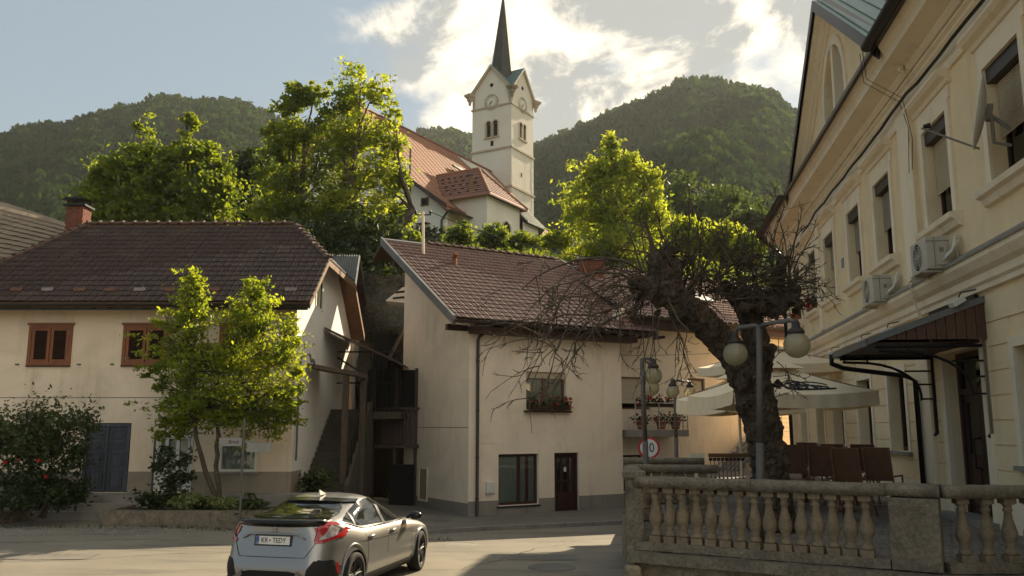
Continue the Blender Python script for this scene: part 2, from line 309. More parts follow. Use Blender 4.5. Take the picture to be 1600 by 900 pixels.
M['ink'] = pm('black_ink', (.015, .014, .013), None, 3, .5, 0)
M['plastic_br'] = pm('brown_wicker', (.17, .078, .04), (.12, .056, .03), 8, .6, .3, 60)
M['leafA'] = leafmat('young_maple_leaves', (.065, .10, .014), (.16, .20, .022), .68, 1.6, (3.6, 3.0, 1.1))
M['leafB'] = leafmat('slope_leaves', (.045, .078, .012), (.135, .17, .022), .68, .8, (2.9, 2.5, 1.1))
M['leafC'] = leafmat('bright_leaves', (.08, .12, .018), (.19, .225, .032), .68, .8, (3.4, 2.9, 1.2))
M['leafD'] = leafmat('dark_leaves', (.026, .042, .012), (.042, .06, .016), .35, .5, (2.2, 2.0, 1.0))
M['leafE'] = leafmat('shrub_leaves', (.05, .07, .022), (.075, .095, .03), .4, 2., (1.8, 1.7, 1.0))
M['leafF'] = leafmat('distant_leaves', (.035, .060, .016), (.075, .10, .024), .45, .3, (2.3, 2.1, 1.0))
M['leafV'] = leafmat('variegated_leaves', (.16, .20, .05), (.30, .32, .11), .35, 8.)
M['forest'] = leafmat('forest_leaves', (.014, .034, .012), (.038, .056, .020), .35, .035, (2.2, 2.2, .9), 0.0, True)
# ================================================================== GROUND
def grid(x0, x1, y0, y1, nx, ny, zf):
    xs = np.linspace(x0, x1, nx); ys = np.linspace(y0, y1, ny); v = [(x, y, zf(x, y)) for y in ys for x in xs]
    f = [(j * nx + i, j * nx + i + 1, (j + 1) * nx + i + 1, (j + 1) * nx + i) for j in range(ny - 1) for i in range(nx - 1)]
    return v, f
def struct(o): o['kind'] = 'structure'; return o
v, f = grid(-70, 70, -40, 37, 141, 155, groundz); struct(npmesh('road', v, f, M['asphalt'], smooth=True))
mb = MB(); mb.poly([(-3000, -3000, -1.2), (3000, -3000, -1.2), (3000, 3000, -1.2), (-3000, 3000, -1.2)]); struct(mb.build('ground', M['grass']))
# manhole covers and a worn patch on the road
def disc(name, c, r, mat, label):
    m_ = MB(); m_.lathe([(r, 0), (r, .012), (r * .9, .012), (r * .88, .006), (.001, .006)], (c.x, c.y, groundz(c.x, c.y) + .001), 24)
    return tag(m_.build(name, mat), label, 'manhole cover')
disc('manhole_cover', gz(720, 847, -.15), .4, M['kerb'], 'round pale manhole cover in the sunlit strip of road')
disc('manhole_cover', gz(862, 888, -.02), .42, M['pave'], 'dark manhole cover in the shaded road right of the car')
for i, (a, b) in enumerate((((-9.5, 16.2), (-3.8, 18.6)), ((-6.2, 20.6), (-1.4, 21.3)), ((-1.0, 15.2), (1.3, 20.4)), ((-12.5, 18.9), (-8.4, 19.6)), ((.2, 21.2), (2.6, 22.6)))):
    g_ = random.Random(40 + i); n_ = 26; L_ = []; R_ = []; a, b = Vector((*a, 0)), Vector((*b, 0)); dd = (b - a).normalized(); sd_ = Vector((-dd.y, dd.x, 0)); off_ = 0
    for k in range(n_ + 1):
        off_ += g_.uniform(-.09, .09); p = a.lerp(b, k / n_) + sd_ * off_; w_ = g_.uniform(.006, .018) * (1 - abs(2 * k / n_ - 1) ** 3 * .7)
        L_.append(p + sd_ * w_); R_.append(p - sd_ * w_)
    m_ = MB(); vs = [Vector((p.x, p.y, groundz(p.x, p.y) + .005)) for p in L_ + R_]; m_.add(vs, [(k, n_ + 1 + k, n_ + 2 + k, k + 1) for k in range(n_)]); struct(m_.build('road_crack', M['soil']))
# pavement in front of the white corner house
def sheet(name, pts, zoff, mat, thick=.3):
    m_ = MB(); top = [Vector((p.x, p.y, groundz(p.x, p.y) + zoff)) for p in pts]; m_.prism([p - Vector((0, 0, thick)) for p in top], (0, 0, thick)); return struct(m_.build(name, mat))
MID = Fr((-1.4, 28), (.855, .518)); MG = Fr((-1.4, 28), (-.518, .855), (-.855, -.518))
k0 = gz(590, 835, -.28); k1 = gz(690, 827, -.3); k2 = gz(770, 822, -.32); k3 = gz(975, 813, -.33)
a0 = MG(7, .02, 0); a1 = MG(0, .02, 0); a2 = MID(0, .02, 0); a3 = MID(9, .02, 0); k4 = MID(9, 3.3, 0)
inner = [k0, k1, k2, k3, k4]
def off(p, q, d):
    n = Vector((-(q - p).y, (q - p).x, 0)).normalized(); return n * d
ins = []
for i, p in enumerate(inner):
    q = inner[min(i + 1, 4)]; pp = inner[max(i - 1, 0)]; ins.append(p + off(pp, q, .15))
sheet('pavement', ins + [a3, MID(0, 0.0, 0), a0, MG(7, 3, 0)], .10, M['pave'])
kn = 0
for i in range(4):
    a, b = inner[i], inner[i + 1]; ia, ib = ins[i], ins[i + 1]; n = max(1, int((b - a).length / .95))
    for j in range(n):
        u0, u1 = j / n + .008 / n, (j + 1) / n - .008 / n; m_ = MB()
        pts = [a.lerp(b, u0), a.lerp(b, u1), ia.lerp(ib, u1), ia.lerp(ib, u0)]
        pts = [Vector((p.x, p.y, groundz(p.x, p.y) - .1)) for p in pts]; m_.prism(pts, (0, 0, .215))
        o = m_.build('kerb_stone', M['kerb']); struct(o)
# ================================================================== HILLSIDE with the church, and far mountains
def hillz(x, y):
    z = -1.0 + 16.6 * ss(36, 67, y) + 2.7 * ss(69.3, 70.4, y) + 5.0 * ss(70, 100, y)
    z -= 12 * ss(8, 45, x) * ss(36, 70, y)
    z += .5 * sin(x * .31) * cos(y * .23) + .25 * sin(x * .9 + y * .7)
    return z
v, f = grid(-90, 90, 34, 135, 181, 102, hillz); struct(npmesh('hillside', v, f, M['grass'], smooth=True))
prof = [(-2600, 200), (-600, 240), (-300, 236), (0, 224), (60, 209), (130, 193), (200, 176), (250, 166), (340, 165), (400, 177), (430, 192), (520, 218), (600, 228), (655, 216), (700, 208), (740, 224), (800, 246), (838, 240), (900, 209), (960, 182), (1010, 164), (1040, 146), (1065, 136), (1110, 144), (1150, 144), (1190, 154), (1210, 168), (1245, 194), (1300, 218), (1500, 260), (3800, 300)]
pa = []; pe = []
for x, y in prof:
    p = at(x, y, 1.0); pa.append(atan2(p.x, 1.0)); pe.append((p.z - CAMZ) / math.hypot(p.x, 1.0))
def ridge(az):
    e = float(np.interp(az, pa, pe)); dcent = math.degrees(az)
    R = 620 + 170 * exp(-((dcent + 4.5) / 5) ** 2) - 60 * ss(2, 16, dcent)
    return e, R
rng = np.random.default_rng(3)
def mz(az, r):
    e, R = ridge(az); top = e * R - 4; k = r / R
    if k <= 1: s = .02 + .98 * (ss(.12, 1.25, k) / ss(.12, 1.25, 1.0))
    else: s = 1 - .7 * ss(1, 1.5, k)
    n = 5 * sin(az * 31 + r * .012) + 4 * sin(az * 57 - r * .021) + 3 * sin(az * 90 + 1.3 * sin(r * .03)) + 6 * sin(az * 24) * sin(r * .016)
    # a nearer spur in front of the right mountain
    dg = math.degrees(az)
    sp = 16 * exp(-((dg - 12.8) / 3.6) ** 2) * exp(-((r - 300) / 60) ** 2)
    return top * s + n * min(1, k) * (.6 if k < .92 else .25) + sp - 3
naz, nr = 220, 70; azs = np.radians(np.linspace(-68, 62, naz)); rs = np.linspace(140, 1050, nr)
v = [(r * sin(a), r * cos(a), mz(a, r)) for a in azs for r in rs]
f = [(i * nr + j, i * nr + j + 1, (i + 1) * nr + j + 1, (i + 1) * nr + j) for i in range(naz - 1) for j in range(nr - 1)]
struct(npmesh('mountains', v, f, M['forestfloor'], smooth=True))
# one forest crown to instance: lumpy volume of leaf clumps
def crown_mesh(name, n, mat, seed, sz=.34, elong=1.15):
    g = np.random.default_rng(seed); P = []; F = []
    d = g.normal(size=(n, 3)); d /= np.linalg.norm(d, axis=1)[:, None]; d[:, 2] = np.abs(d[:, 2]) * 1.0 - .25
    lump = 1 + .22 * np.sin(d[:, 0] * 5 + seed) * np.cos(d[:, 1] * 4 + seed * 2) + .12 * g.normal(size=n)
    c = d * lump[:, None] * .5; c[:, 2] *= elong
    for i in range(n):
        nn = d[i] + g.normal(size=3) * .5; nn /= np.linalg.norm(nn); a = np.cross(nn, g.normal(size=3)); a /= np.linalg.norm(a); b = np.cross(nn, a); s = sz * g.uniform(.5, 1.0) * .5
        P += [c[i] - a * s, c[i] - b * s * .8 + nn * s * .3, c[i] + a * s, c[i] + b * s * .8 - nn * s * .3]; F.append((4 * i, 4 * i + 1, 4 * i + 2, 4 * i + 3))
    me = bpy.data.meshes.new(name); me.from_pydata([tuple(p) for p in P], [], F); me.materials.append(mat); me.update(); return me
def scatter(name, pts, scl, meshes, mat_parent_label, kind='stuff'):
    """one object whose geometry nodes instance a few crown shapes on its points"""
    srcs = []
    me = bpy.data.meshes.new(name); me.from_pydata([tuple(p) for p in pts], [], []); a = me.attributes.new('sc', 'FLOAT_VECTOR', 'POINT'); a.data.foreach_set('vector', np.asarray(scl, dtype=np.float32).ravel())
    o = link(name, me); tag(o, *mat_parent_label, kind=kind)
    ng = bpy.data.node_groups.new(name + '_nodes', 'GeometryNodeTree'); ng.interface.new_socket('Geometry', in_out='INPUT', socket_type='NodeSocketGeometry'); ng.interface.new_socket('Geometry', in_out='OUTPUT', socket_type='NodeSocketGeometry')
    N = ng.nodes.new; L = ng.links.new; gi = N('NodeGroupInput'); go = N('NodeGroupOutput'); join = N('GeometryNodeJoinGeometry'); coll = N('GeometryNodeGeometryToInstance')
    for k, m_ in enumerate(meshes):
        # feed each source mesh through a mesh-carrying object kept out of the collection
        so = bpy.data.objects.new(name + '_source', m_); oi = N('GeometryNodeObjectInfo'); oi.inputs['Object'].default_value = so; oi.inputs['As Instance'].default_value = True; L(oi.outputs['Geometry'], join.inputs[0]); srcs.append(so)
    iop = N('GeometryNodeInstanceOnPoints'); L(gi.outputs[0], iop.inputs['Points']); L(join.outputs[0], iop.inputs['Instance']); iop.inputs['Pick Instance'].default_value = True
    ri = N('FunctionNodeRandomValue'); ri.data_type = 'INT'; ri.inputs['Max'].default_value = len(meshes) - 1 if False else 999
    for s_ in ri.inputs:
        if s_.type == 'INT' and s_.name == 'Min': s_.default_value = 0
        if s_.type == 'INT' and s_.name == 'Max': s_.default_value = len(meshes) * 50
    L([q for q in ri.outputs if q.type == 'INT'][0], iop.inputs['Instance Index'])
    rr = N('FunctionNodeRandomValue'); rr.data_type = 'FLOAT_VECTOR'; rr.inputs[0].default_value = (-.12, -.12, 0); rr.inputs[1].default_value = (.12, .12, 6.28); L(rr.outputs[0], iop.inputs['Rotation'])
    na = N('GeometryNodeInputNamedAttribute'); na.data_type = 'FLOAT_VECTOR'; na.inputs[0].default_value = 'sc'; L(na.outputs[0], iop.inputs['Scale'])
    L(iop.outputs[0], go.inputs[0]); md = o.modifiers.new('scatter', 'NODES'); md.node_group = ng; return o
crowns = [crown_mesh('forest_crown', 130, M['forest'], s) for s in (1, 2, 3, 4)]
pts = []; scl = []
while len(pts) < 24000:
    a = rng.uniform(radians(-36), radians(33)); e, R = ridge(a); k = sqrt(rng.uniform(.045, 1.06)); r = k * R; w = rng.uniform(6.5, 13.5) * (.6 + .4 * k)
    if r < 150: continue
    pts.append((r * sin(a), r * cos(a), mz(a, r) + w * rng.uniform(.15, .65))); scl.append((w, w, w * rng.uniform(.8, 1.6)))
for i in range(900):   # thicker fringe along the skyline
    a = rng.uniform(radians(-36), radians(33)); e, R = ridge(a); r = R * rng.uniform(.985, 1.01); w = rng.uniform(6, 10)
    pts.append((r * sin(a), r * cos(a), mz(a, r) + w * .4)); scl.append((w, w, w * rng.uniform(.9, 1.5)))
scatter('forest', pts, scl, crowns, ('dense green forest covering the mountains behind the church', 'forest'))
# ================================================================== TREES
def leaves_np(blobs, nclump, nleaf, lsize, seed, csig=.12, flat=.6, gapn=1.3):
    """clumps of leaf-sized faces through a set of ellipsoids: (x,y,z,rx,ry,rz)"""
    g = np.random.default_rng(seed); B = np.array(blobs, dtype=float); vol = (B[:, 3] * B[:, 4] * B[:, 5]) ** .55; w = vol / vol.sum()
    idx = g.choice(len(B), nclump * 2, p=w); d = g.normal(size=(nclump * 2, 3)); d /= np.linalg.norm(d, axis=1)[:, None]
    r = g.uniform(0.1, 1, nclump * 2) ** .5 * (1 + .30 * np.abs(g.normal(size=nclump * 2)) ** 1.7 * (g.random(nclump * 2) < .5)); C = B[idx, :3] + d * np.minimum(r, 1.8)[:, None] * B[idx, 3:6]
    # leave gaps where the sky or the wall behind shows through
    sc = 2.4 / B[:, 3:6].mean(); ph = g.uniform(0, 6, 6); fld = np.sin(C[:, 0] * sc + ph[0] + np.sin(C[:, 2] * sc * 1.3 + ph[1])) + np.sin(C[:, 2] * sc * 1.2 + ph[2] + np.sin(C[:, 1] * sc + ph[3])) + .8 * np.sin((C[:, 0] - C[:, 2]) * sc * 2.3 + ph[4]) + gapn * g.normal(size=len(C))
    keep = np.argsort(fld)[-nclump:]; keep.sort(); idx, C = idx[keep], C[keep]
    sg = csig * (B[idx, 3:6].mean(axis=1)); n = nclump * nleaf
    cs = g.uniform(.6, 1.5, nclump)
    P = np.repeat(C, nleaf, 0) + g.normal(size=(n, 3)) * np.repeat(sg * cs, nleaf)[:, None] * np.array([1, 1, flat])
    nn = g.normal(size=(n, 3)) + np.array([0, 0, .7]); nn /= np.linalg.norm(nn, axis=1)[:, None]
    a = np.cross(nn, g.normal(size=(n, 3))); a /= np.linalg.norm(a, axis=1)[:, None]; b = np.cross(nn, a); s = (lsize * g.uniform(.6, 1.25, n))[:, None]
    V = np.empty((n, 4, 3)); V[:, 0] = P - a * s * .75; V[:, 1] = P - b * s * .36 + nn * s * .10; V[:, 2] = P + a * s * .75 - nn * s * .1; V[:, 3] = P + b * s * .36 + nn * s * .10
    F = np.arange(n * 4).reshape(n, 4); return V.reshape(-1, 3), F, C
def limb(mb, a, b, r0, r1, bend=.15, n=6, segs=6, seed=None):
    rg = random.Random(seed); a, b = Vector(a), Vector(b); L_ = (b - a).length; o1 = Vector((rg.uniform(-1, 1), rg.uniform(-1, 1), rg.uniform(-.3, .6))) * L_ * bend
    pts = []
    for i in range(segs + 1):
        t = i / segs; pts.append(a.lerp(b, t) + o1 * sin(pi * t) + Vector((rg.uniform(-1, 1), rg.uniform(-1, 1), rg.uniform(-1, 1))) * L_ * .012)
    mb.tube(pts, [r0 + (r1 - r0) * i / segs for i in range(segs + 1)], n); return pts
def tree(name, label, base, blobs, leafm, nclump, nleaf, ls, r0, seed, csig=.14, stems=1, group=None, cat='tree', bark='bark', twigs=.25, fork=.35, flat=.6):
    base = Vector(base); e = empty(name, label, cat, base, group); rg = random.Random(seed); V, F, C = leaves_np(blobs, nclump, nleaf, ls, seed, csig, flat)
    tr = MB(); br = MB(); cen = Vector((0, 0, 0)); 
    for b in blobs: cen += Vector(b[:3])
    cen /= len(blobs); lowest = min(b[2] - b[5] for b in blobs)
    forks = []
    for s_ in range(stems):
        off_ = Vector((rg.uniform(-1, 1), rg.uniform(-.6, .6), 0)) * r0 * (2.2 if stems > 1 else 0)
        tgt = Vector((base.x + (cen.x - base.x) * fork + off_.x * 5, base.y + (cen.y - base.y) * fork, base.z + (cen.z - base.z) * .55))
        p = limb(tr, base + off_ * .15 - Vector((0, 0, .15)), tgt, r0, r0 * .7, .04, 8, 8, seed + s_); forks.append(tgt)
    for i, b in enumerate(blobs):
        c = Vector(b[:3]); fk = min(forks, key=lambda q: (q - c).length); top = c + Vector((0, 0, b[5] * .55))
        pp = limb(tr, fk, top, r0 * .5, r0 * .08, .06, 6, 7, seed + 50 + i)
        near = [Vector(q) for q in C if (Vector(q) - c).length < max(b[3:6])]; rg.shuffle(near)
        for q in near[:int(len(near) * twigs)]:
            st = min(pp[1:], key=lambda t: (t - q).length + (0 if t.z < q.z else 1)); limb(br, st, q, r0 * .10 + .008, .006, .08, 4, 3, rg.random())
    tr.build('trunk', M[bark], e, True); bo_ = br.build('branches', M[bark], e, True); bo_['kind'] = 'stuff'
    npmesh('crown', V, F, leafm, e); return e
def bl(px, py, Y, rpx, rpy, depth=None):
    c = at(px, py, Y); k = Y / FPX; return (c.x, c.y, c.z, rpx * k, (depth if depth else rpx * k * .9), rpy * k)
# ================================================================== ROOF TILES
def tile_shape(w, h):
    prof = [(0, .0), (.12, .012), (.30, .030), (.48, .012), (.58, .0), (.70, .012), (.86, .030), (1.0, .012)]; t = .016
    v = []; f = []; n = len(prof)
    for (s, lift) in ((0, .030), (h * 1.12, .002)):
        for (u, z) in prof: v.append((u * w, s, z + lift))
    for i in range(n - 1): f.append((i, i + 1, n + i + 1, n + i))
    b = len(v)
    for (u, z) in prof: v.append((u * w, 0, z + .030 - t * 1.6))
    for i in range(n - 1): f.append((b + i, b + i + 1, i + 1, i))
    return v, f
def tiles(root, name, O, U, Sd, w, h, umax, smax, inside, mat, nearest=300, jit=.004, seed=1, umin=0):
    O, U, Sd = Vector(O), Vector(U).normalized(), Vector(Sd).normalized(); Nn = U.cross(Sd).normalized(); tv, tf = tile_shape(w, h); rg = random.Random(seed)
    if Nn.z < 0: Nn = -Nn
    pos = []
    j = 0
    while j * h < smax:
        i = 0
        while umin + i * w < umax:
            u, s = umin + i * w, j * h
            if inside(u + w / 2, s + h / 2): pos.append((u, s))
            i += 1
        j += 1
    P = [(O + U * (u + rg.uniform(-jit, jit)) + Sd * (s + rg.uniform(-jit, jit) * 1.5) + Nn * (.01 + rg.uniform(0, .006)), rg.uniform(-.012, .012) if rg.random() > .03 else rg.uniform(-.07, .07)) for u, s in pos]
    cp = Vector((0, 0, CAMZ)); P.sort(key=lambda q: (q[0] - cp).length)
    me = bpy.data.meshes.new(name); me.from_pydata(tv, [], tf); me.materials.append(mat); r0 = wl(root)
    for p, a in P[:nearest]:
        u2 = (U * cos(a) + Sd * sin(a)); s2 = (Sd * cos(a) - U * sin(a)); o = bpy.data.objects.new(name, me); COL.objects.link(o); o.parent = root
        m = Matrix((u2, s2, Nn)).transposed().to_4x4(); m.translation = p - r0; o.matrix_basis = m
    rest = P[nearest:]
    if rest:
        T = np.array(tv); V = []; F = []
        A = np.array(tf)
        for k, (p, a) in enumerate(rest):
            u2 = np.array(U * cos(a) + Sd * sin(a)); s2 = np.array(Sd * cos(a) - U * sin(a)); V.append(np.array(p) + T[:, :1] * u2 + T[:, 1:2] * s2 + T[:, 2:] * np.array(Nn)); F.append(A + k * len(T))
        o = npmesh(name + 's', np.vstack(V), np.vstack(F), mat, root); o['kind'] = 'stuff'
def ridge_caps(root, a, b, mat, r=.12, step=.36, name='ridge_tile'):
    a, b = Vector(a), Vector(b); d = (b - a); n = int(d.length / step); d.normalize(); side = d.cross(Vector((0, 0, 1))).normalized(); up = side.cross(d); r0 = wl(root)
    m_ = MB(); vs = []; K = 6
    for (x, rr, z) in ((0, r * 1.22, .02), (.09, r * 1.22, .02), (.09, r, 0), (step * 1.05, r * .95, 0)):
        for k in range(K + 1): q = pi * k / K; vs.append((x, rr * cos(q), rr * sin(q) * .8 + z))
    fs = [(i * (K + 1) + k, i * (K + 1) + k + 1, (i + 1) * (K + 1) + k + 1, (i + 1) * (K + 1) + k) for i in range(3) for k in range(K)]
    fs.append(tuple(range(K + 1)))
    me = bpy.data.meshes.new(name); me.from_pydata(vs, [], fs); me.materials.append(mat)
    for i in range(n):
        o = bpy.data.objects.new(name, me); COL.objects.link(o); o.parent = root; m = Matrix((d, side, up)).transposed().to_4x4(); m.translation = a + d * (i * step) + Vector((0, 0, random.uniform(-.006, .006))) - r0; o.matrix_basis = m
def gutter(root, a, b, mat, r=.075, name='gutter'):
    a, b = Vector(a), Vector(b); d = (b - a).normalized(); s = d.cross(Vector((0, 0, 1))).normalized(); mb = MB(); vs = []; K = 8
    for p in (a, b):
        for rr in (r, r * .9):
            for k in range(K + 1): q = pi + pi * k / K; vs.append(p + s * cos(q) * rr + Vector((0, 0, sin(q) * rr)))
    n = K + 1; fs = [(k, k + 1, 2 * n + k + 1, 2 * n + k) for k in range(K)] + [(n + k + 1, n + k, 3 * n + k, 3 * n + k + 1) for k in range(K)] + [(0, n, 3 * n, 2 * n), (K, 2 * n + K, 3 * n + K, n + K)]
    fs += [tuple(range(n)), tuple(range(2 * n, 3 * n))]
    mb.add(vs, fs); return mb.build(name, mat, root)
def frame_rect(mb, F, t0, t1, z0, z1, w, d0, d1, bottom=True):
    mb.fbox(F, t0, t0 + w, d0, d1, z0, z1); mb.fbox(F, t1 - w, t1, d0, d1, z0, z1); mb.fbox(F, t0 + w, t1 - w, d0, d1, z1 - w, z1)
    if bottom: mb.fbox(F, t0 + w, t1 - w, d0, d1, z0, z0 + w)
def pane(F, t0, t1, z0, z1, d, parent, mat='glass'):
    m_ = MB(); m_.fbox(F, t0, t1, d - .006, d, z0, z1); return m_.build('pane', M[mat], parent)
def curtain(F, t0, t1, z0, z1, d, parent, mat='curtain', amp=.025, wl_=.09, name='curtain'):
    m_ = MB(); n = max(6, int((t1 - t0) / wl_ * 4)); vs = []
    for i in range(n + 1):
        t = t0 + (t1 - t0) * i / n; dd = d + amp * sin(i * pi / 2 + .6 * sin(i * .7)); vs += [F(t, dd, z0), F(t, dd, z1)]
    m_.add(vs, [(2 * i, 2 * i + 2, 2 * i + 3, 2 * i + 1) for i in range(n)]); return m_.build(name, M[mat], parent, True)
def roller(F, t0, t1, z0, z1, d, parent, mat):
    m_ = MB(); z = z1; s = .045
    while z > z0: m_.add([F(t0, d, z), F(t1, d, z), F(t1, d + .012, z - s * .5), F(t0, d + .012, z - s * .5), F(t1, d, z - s * .95), F(t0, d, z - s * .95)], [(0, 1, 2, 3), (3, 2, 4, 5)]); z -= s
    return m_.build('roller_shutter', M[mat], parent)
# ================================================================== LEFT HOUSE (cream, dark tiled jerkinhead roof)
LF = Fr((-6.35, 25.0), (-1, .012), (-.012, -1)); LSd = Fr((-6.35, 25.0), (0, 1), (1, 0))
house = empty('house', 'long cream two storey house with dark brown tiled roof behind the young maple', 'house', (-11, 25, .5))
LB, LTOP = .35, 6.3
ops = [(6.63, 7.89, 4.25, 5.45), (3.75, 5.09, 4.25, 5.45), (.95, 2.24, 4.25, 5.45), (4.68, 6.03, .62, 2.58), (2.84, 3.93, .66, 2.25), (.98, 2.08, 1.20, 2.08)]
mb = MB(); wall_cells(mb, LF, 0, 10.2, LB, LTOP, ops, .22)
def gable_outline(F):  # right side wall with window
    return [F(0, 0, LB), F(8.6, 0, LB), F(8.6, 0, 6.1), F(6.6, 0, 8.05), F(2.4, 0, 8.05), F(0, 0, 6.3)]
EV = Vector((0, 24.38, 6.03)); SL = .735
def roofz(y): return 6.03 + SL * (y - 24.38)
mb.poly([LF(10.2, 0, LB), LF(10.2, 0, LTOP), LF(10.2, -8.6, LTOP), LF(10.2, -8.6, LB)]); mb.poly([LF(0, -8.6, LB), LF(0, -8.6, LTOP), LF(10.2, -8.6, LTOP), LF(10.2, -8.6, LB)])
mb.build('wall', M['plasterL'], house)
# side wall (right gable)
mb = MB(); mb.poly([LSd(0, 0, LB), LSd(8.6, 0, LB), LSd(8.6, 0, 6.0), LSd(0, 0, 6.0)])
# gable with window opening t 2.4..3.0
g0 = [(0, 6.0), (8.6, 6.0)]
def gpoly(pts): mb.poly([LSd(t, 0, z) for t, z in pts])
gpoly([(0, 6.0), (2.35, 6.0), (2.35, 8.0), (0, roofz(25) - .08)]); gpoly([(2.35, 6.0), (3.15, 6.0), (3.15, 6.35), (2.35, 6.35)]); gpoly([(2.35, 7.55), (3.15, 7.55), (3.15, 8.0), (2.35, 8.0)])
gpoly([(3.15, 6.0), (5.6, 6.0), (5.6, 8.0), (3.15, 8.0)]); gpoly([(5.6, 6.0), (8.6, 6.0), (5.6, 8.0)])
mb.build('gable_wall', M['plasterW'], house)
mb = MB(); 
segs_ = [(-.02, .98 - .0), (.98, 2.84), (3.93, 4.68), (6.03, 10.2)]
for a, b in segs_: mb = MB(); mb.fbox(LF, a, b, .0, .018, LB, 1.2); mb.build('plinth', M['plinthD'], house)
mb = MB(); mb.fbox(LSd, -.018, 1.2, 0.0, .018, LB, 1.2); mb.build('plinth', M['plinthD'], house)
mb = MB(); mb.fbox(LF, 0, 10.2, 0, .008, 3.30, 3.325); mb.build('crack_line', M['plinth'], house)
# roof
RR = Vector((-5.85, 0, 0)); yr = 29.0; zr = roofz(yr); yh = 26.7; zh = roofz(yh)
A = Vector((-17.3, 24.38, 6.03)); B = Vector((-5.85, 24.38, 6.03)); C_ = Vector((-5.85, yh, zh)); D_ = Vector((-7.55, yr, zr)); E_ = Vector((-14.8, yr, zr)); F_ = Vector((-17.3, 33.6, 6.03)); G_ = Vector((-5.85, 33.6, 6.03)); Hh = Vector((-5.85, 2 * yr - yh, zh))
roof = empty('tmp', 'x', 'x'); bpy.data.objects.remove(roof)
mb = MB(); th = Vector((0, 0, -.16))
for pl_ in ([A, B, C_, D_, E_], [F_, A, E_], [G_, F_, E_, D_, Hh], [C_, Hh, D_]):
    mb.prism([p + th for p in pl_], (0, 0, .14))
roof = mb.build('roof', M['soffit'], house)
def in_left(u, s):
    x = A.x + u; 
    yy = 24.38 + s * cos(math.atan(SL)); 
    if x > -5.9: return False
    if yy > yr: return False
    if x < A.x + (E_.x - A.x) * (yy - 24.38) / (yr - 24.38): return False
    if yy > yh and x > C_.x + (D_.x - C_.x) * (yy - yh) / (yr - yh): return False
    return True
sdl = Vector((0, 1, SL)).normalized()
tiles(roof, 'roof_tile', A + Vector((0, -.02, -.01)), (1, 0, 0), sdl, .235, .33, 11.5, 6, in_left, M['tileL'], 300, .006, 3)
# left hip plane and jerkin hip plane tiles
ul = (F_ - A).normalized(); nl = ul.cross((E_ - A)).normalized(); sl = (E_ - A) - ul * (E_ - A).dot(ul); LHs = sl.length; sl.normalize(); eu = (E_ - A).dot(ul); tot = (F_ - A).length
tiles(roof, 'hip_tile', A, ul, sl, .235, .33, tot, LHs, lambda u, s: (u > eu * s / LHs) and (u < tot - (tot - eu) * s / LHs), M['tileL'], 0, .006, 4)
uj = Vector((0, 1, 0)); sj = (D_ - C_) - uj * (D_ - C_).dot(uj); Lj = sj.length; sj.normalize(); hj = Hh.y - C_.y
tiles(roof, 'jerkin_tile', C_, uj, sj, .235, .33, hj, Lj, lambda u, s: (u > (hj / 2) * s / Lj) and (u < hj - (hj / 2) * s / Lj), M['tileL'], 0, .006, 5)
capm = pm('lichened_ridge_tile', (.12, .065, .04), (.08, .045, .03), 3, .7, .3, 25, stain=(.22, .17, .11), sscale=(3, 3, 3), samt=.6)
ridge_caps(roof, E_ + Vector((0, 0, .02)), D_ + Vector((0, 0, .02)), capm, .12, .40); ridge_caps(roof, C_ + Vector((0, 0, .03)), D_ + Vector((0, 0, .0)), capm, .11, .36); ridge_caps(roof, A + (E_ - A) * .02, E_, capm, .11, .36)
# verge boards on the right gable
mb = MB(); mb.prism([B + Vector((.03, -.02, -.20)), C_ + Vector((.03, 0, -.20)), C_ + Vector((.03, 0, .03)), B + Vector((.03, -.02, .03))], (-.04, 0, 0))
mb.prism([C_ + Vector((.03, 0, -.2)), Hh + Vector((.03, 0, -.2)), Hh + Vector((.03, 0, -.02)), C_ + Vector((.03, 0, -.02))], (-.04, 0, 0))
mb.prism([G_ + Vector((.03, 0, -.20)), Hh + Vector((.03, 0, -.20)), Hh + Vector((.03, 0, .03)), G_ + Vector((.03, 0, .03))], (-.04, 0, 0)); mb.build('verge_board', M['wood_br'], house)
# boarded underside of the raking overhang: planks seen from the street
for i in range(22):
    mb = MB(); y0 = 31.35 + i * .105; z0 = zh - (y0 - 31.35) * SL - .21
    mb.prism([(-6.33, y0, z0), (-5.87, y0, z0), (-5.87, y0 + .095, z0 - .095 * SL), (-6.33, y0 + .095, z0 - .095 * SL)], (0, 0, .02)); mb.build('soffit_board', M['wood_br'], house)
gutter(house, A + Vector((0, -.09, -.06)), B + Vector((.05, -.09, -.06)), M['gutter'])
mb = MB(); mb.box((-17.3, 24.42, 5.80), (-5.9, 24.46, 6.0)); mb.build('eave_board', M['gutter'], house)
for i in range(24):
    mb = MB(); x = -16.9 + i * .48; mb.tube([(x, 24.3, 5.92), (x, 24.28, 5.86), (x, 24.42, 5.84)], .012, 5); mb.build('gutter_bracket', M['gutter'], house)
# snow guards: pale and rusty tiles in a row above the eave
snm = [pm('rusty_metal', (.17, .07, .04), (.11, .05, .035), 8, .8, .2), pm('pale_metal', (.25, .22, .19), (.19, .13, .10), 8, .6, .2)]
for i, px in enumerate((27, 75, 125, 172, 219, 266, 335, 455)):
    p = at(px, 461, 24.9); mb = MB(); zz = roofz(24.85) + .07; mb.prism([(p.x - .17, 24.80, zz - .02), (p.x + .17, 24.80, zz - .02), (p.x + .17, 24.86, zz + .085), (p.x - .17, 24.86, zz + .085)], (0, .02, 0)); mb.tube([(p.x, 24.8, zz - .03), (p.x, 25.1, zz + .17)], .015, 5)
    mb.build('snow_guard', snm[1 if i in (1, 4, 7) else 0], house)
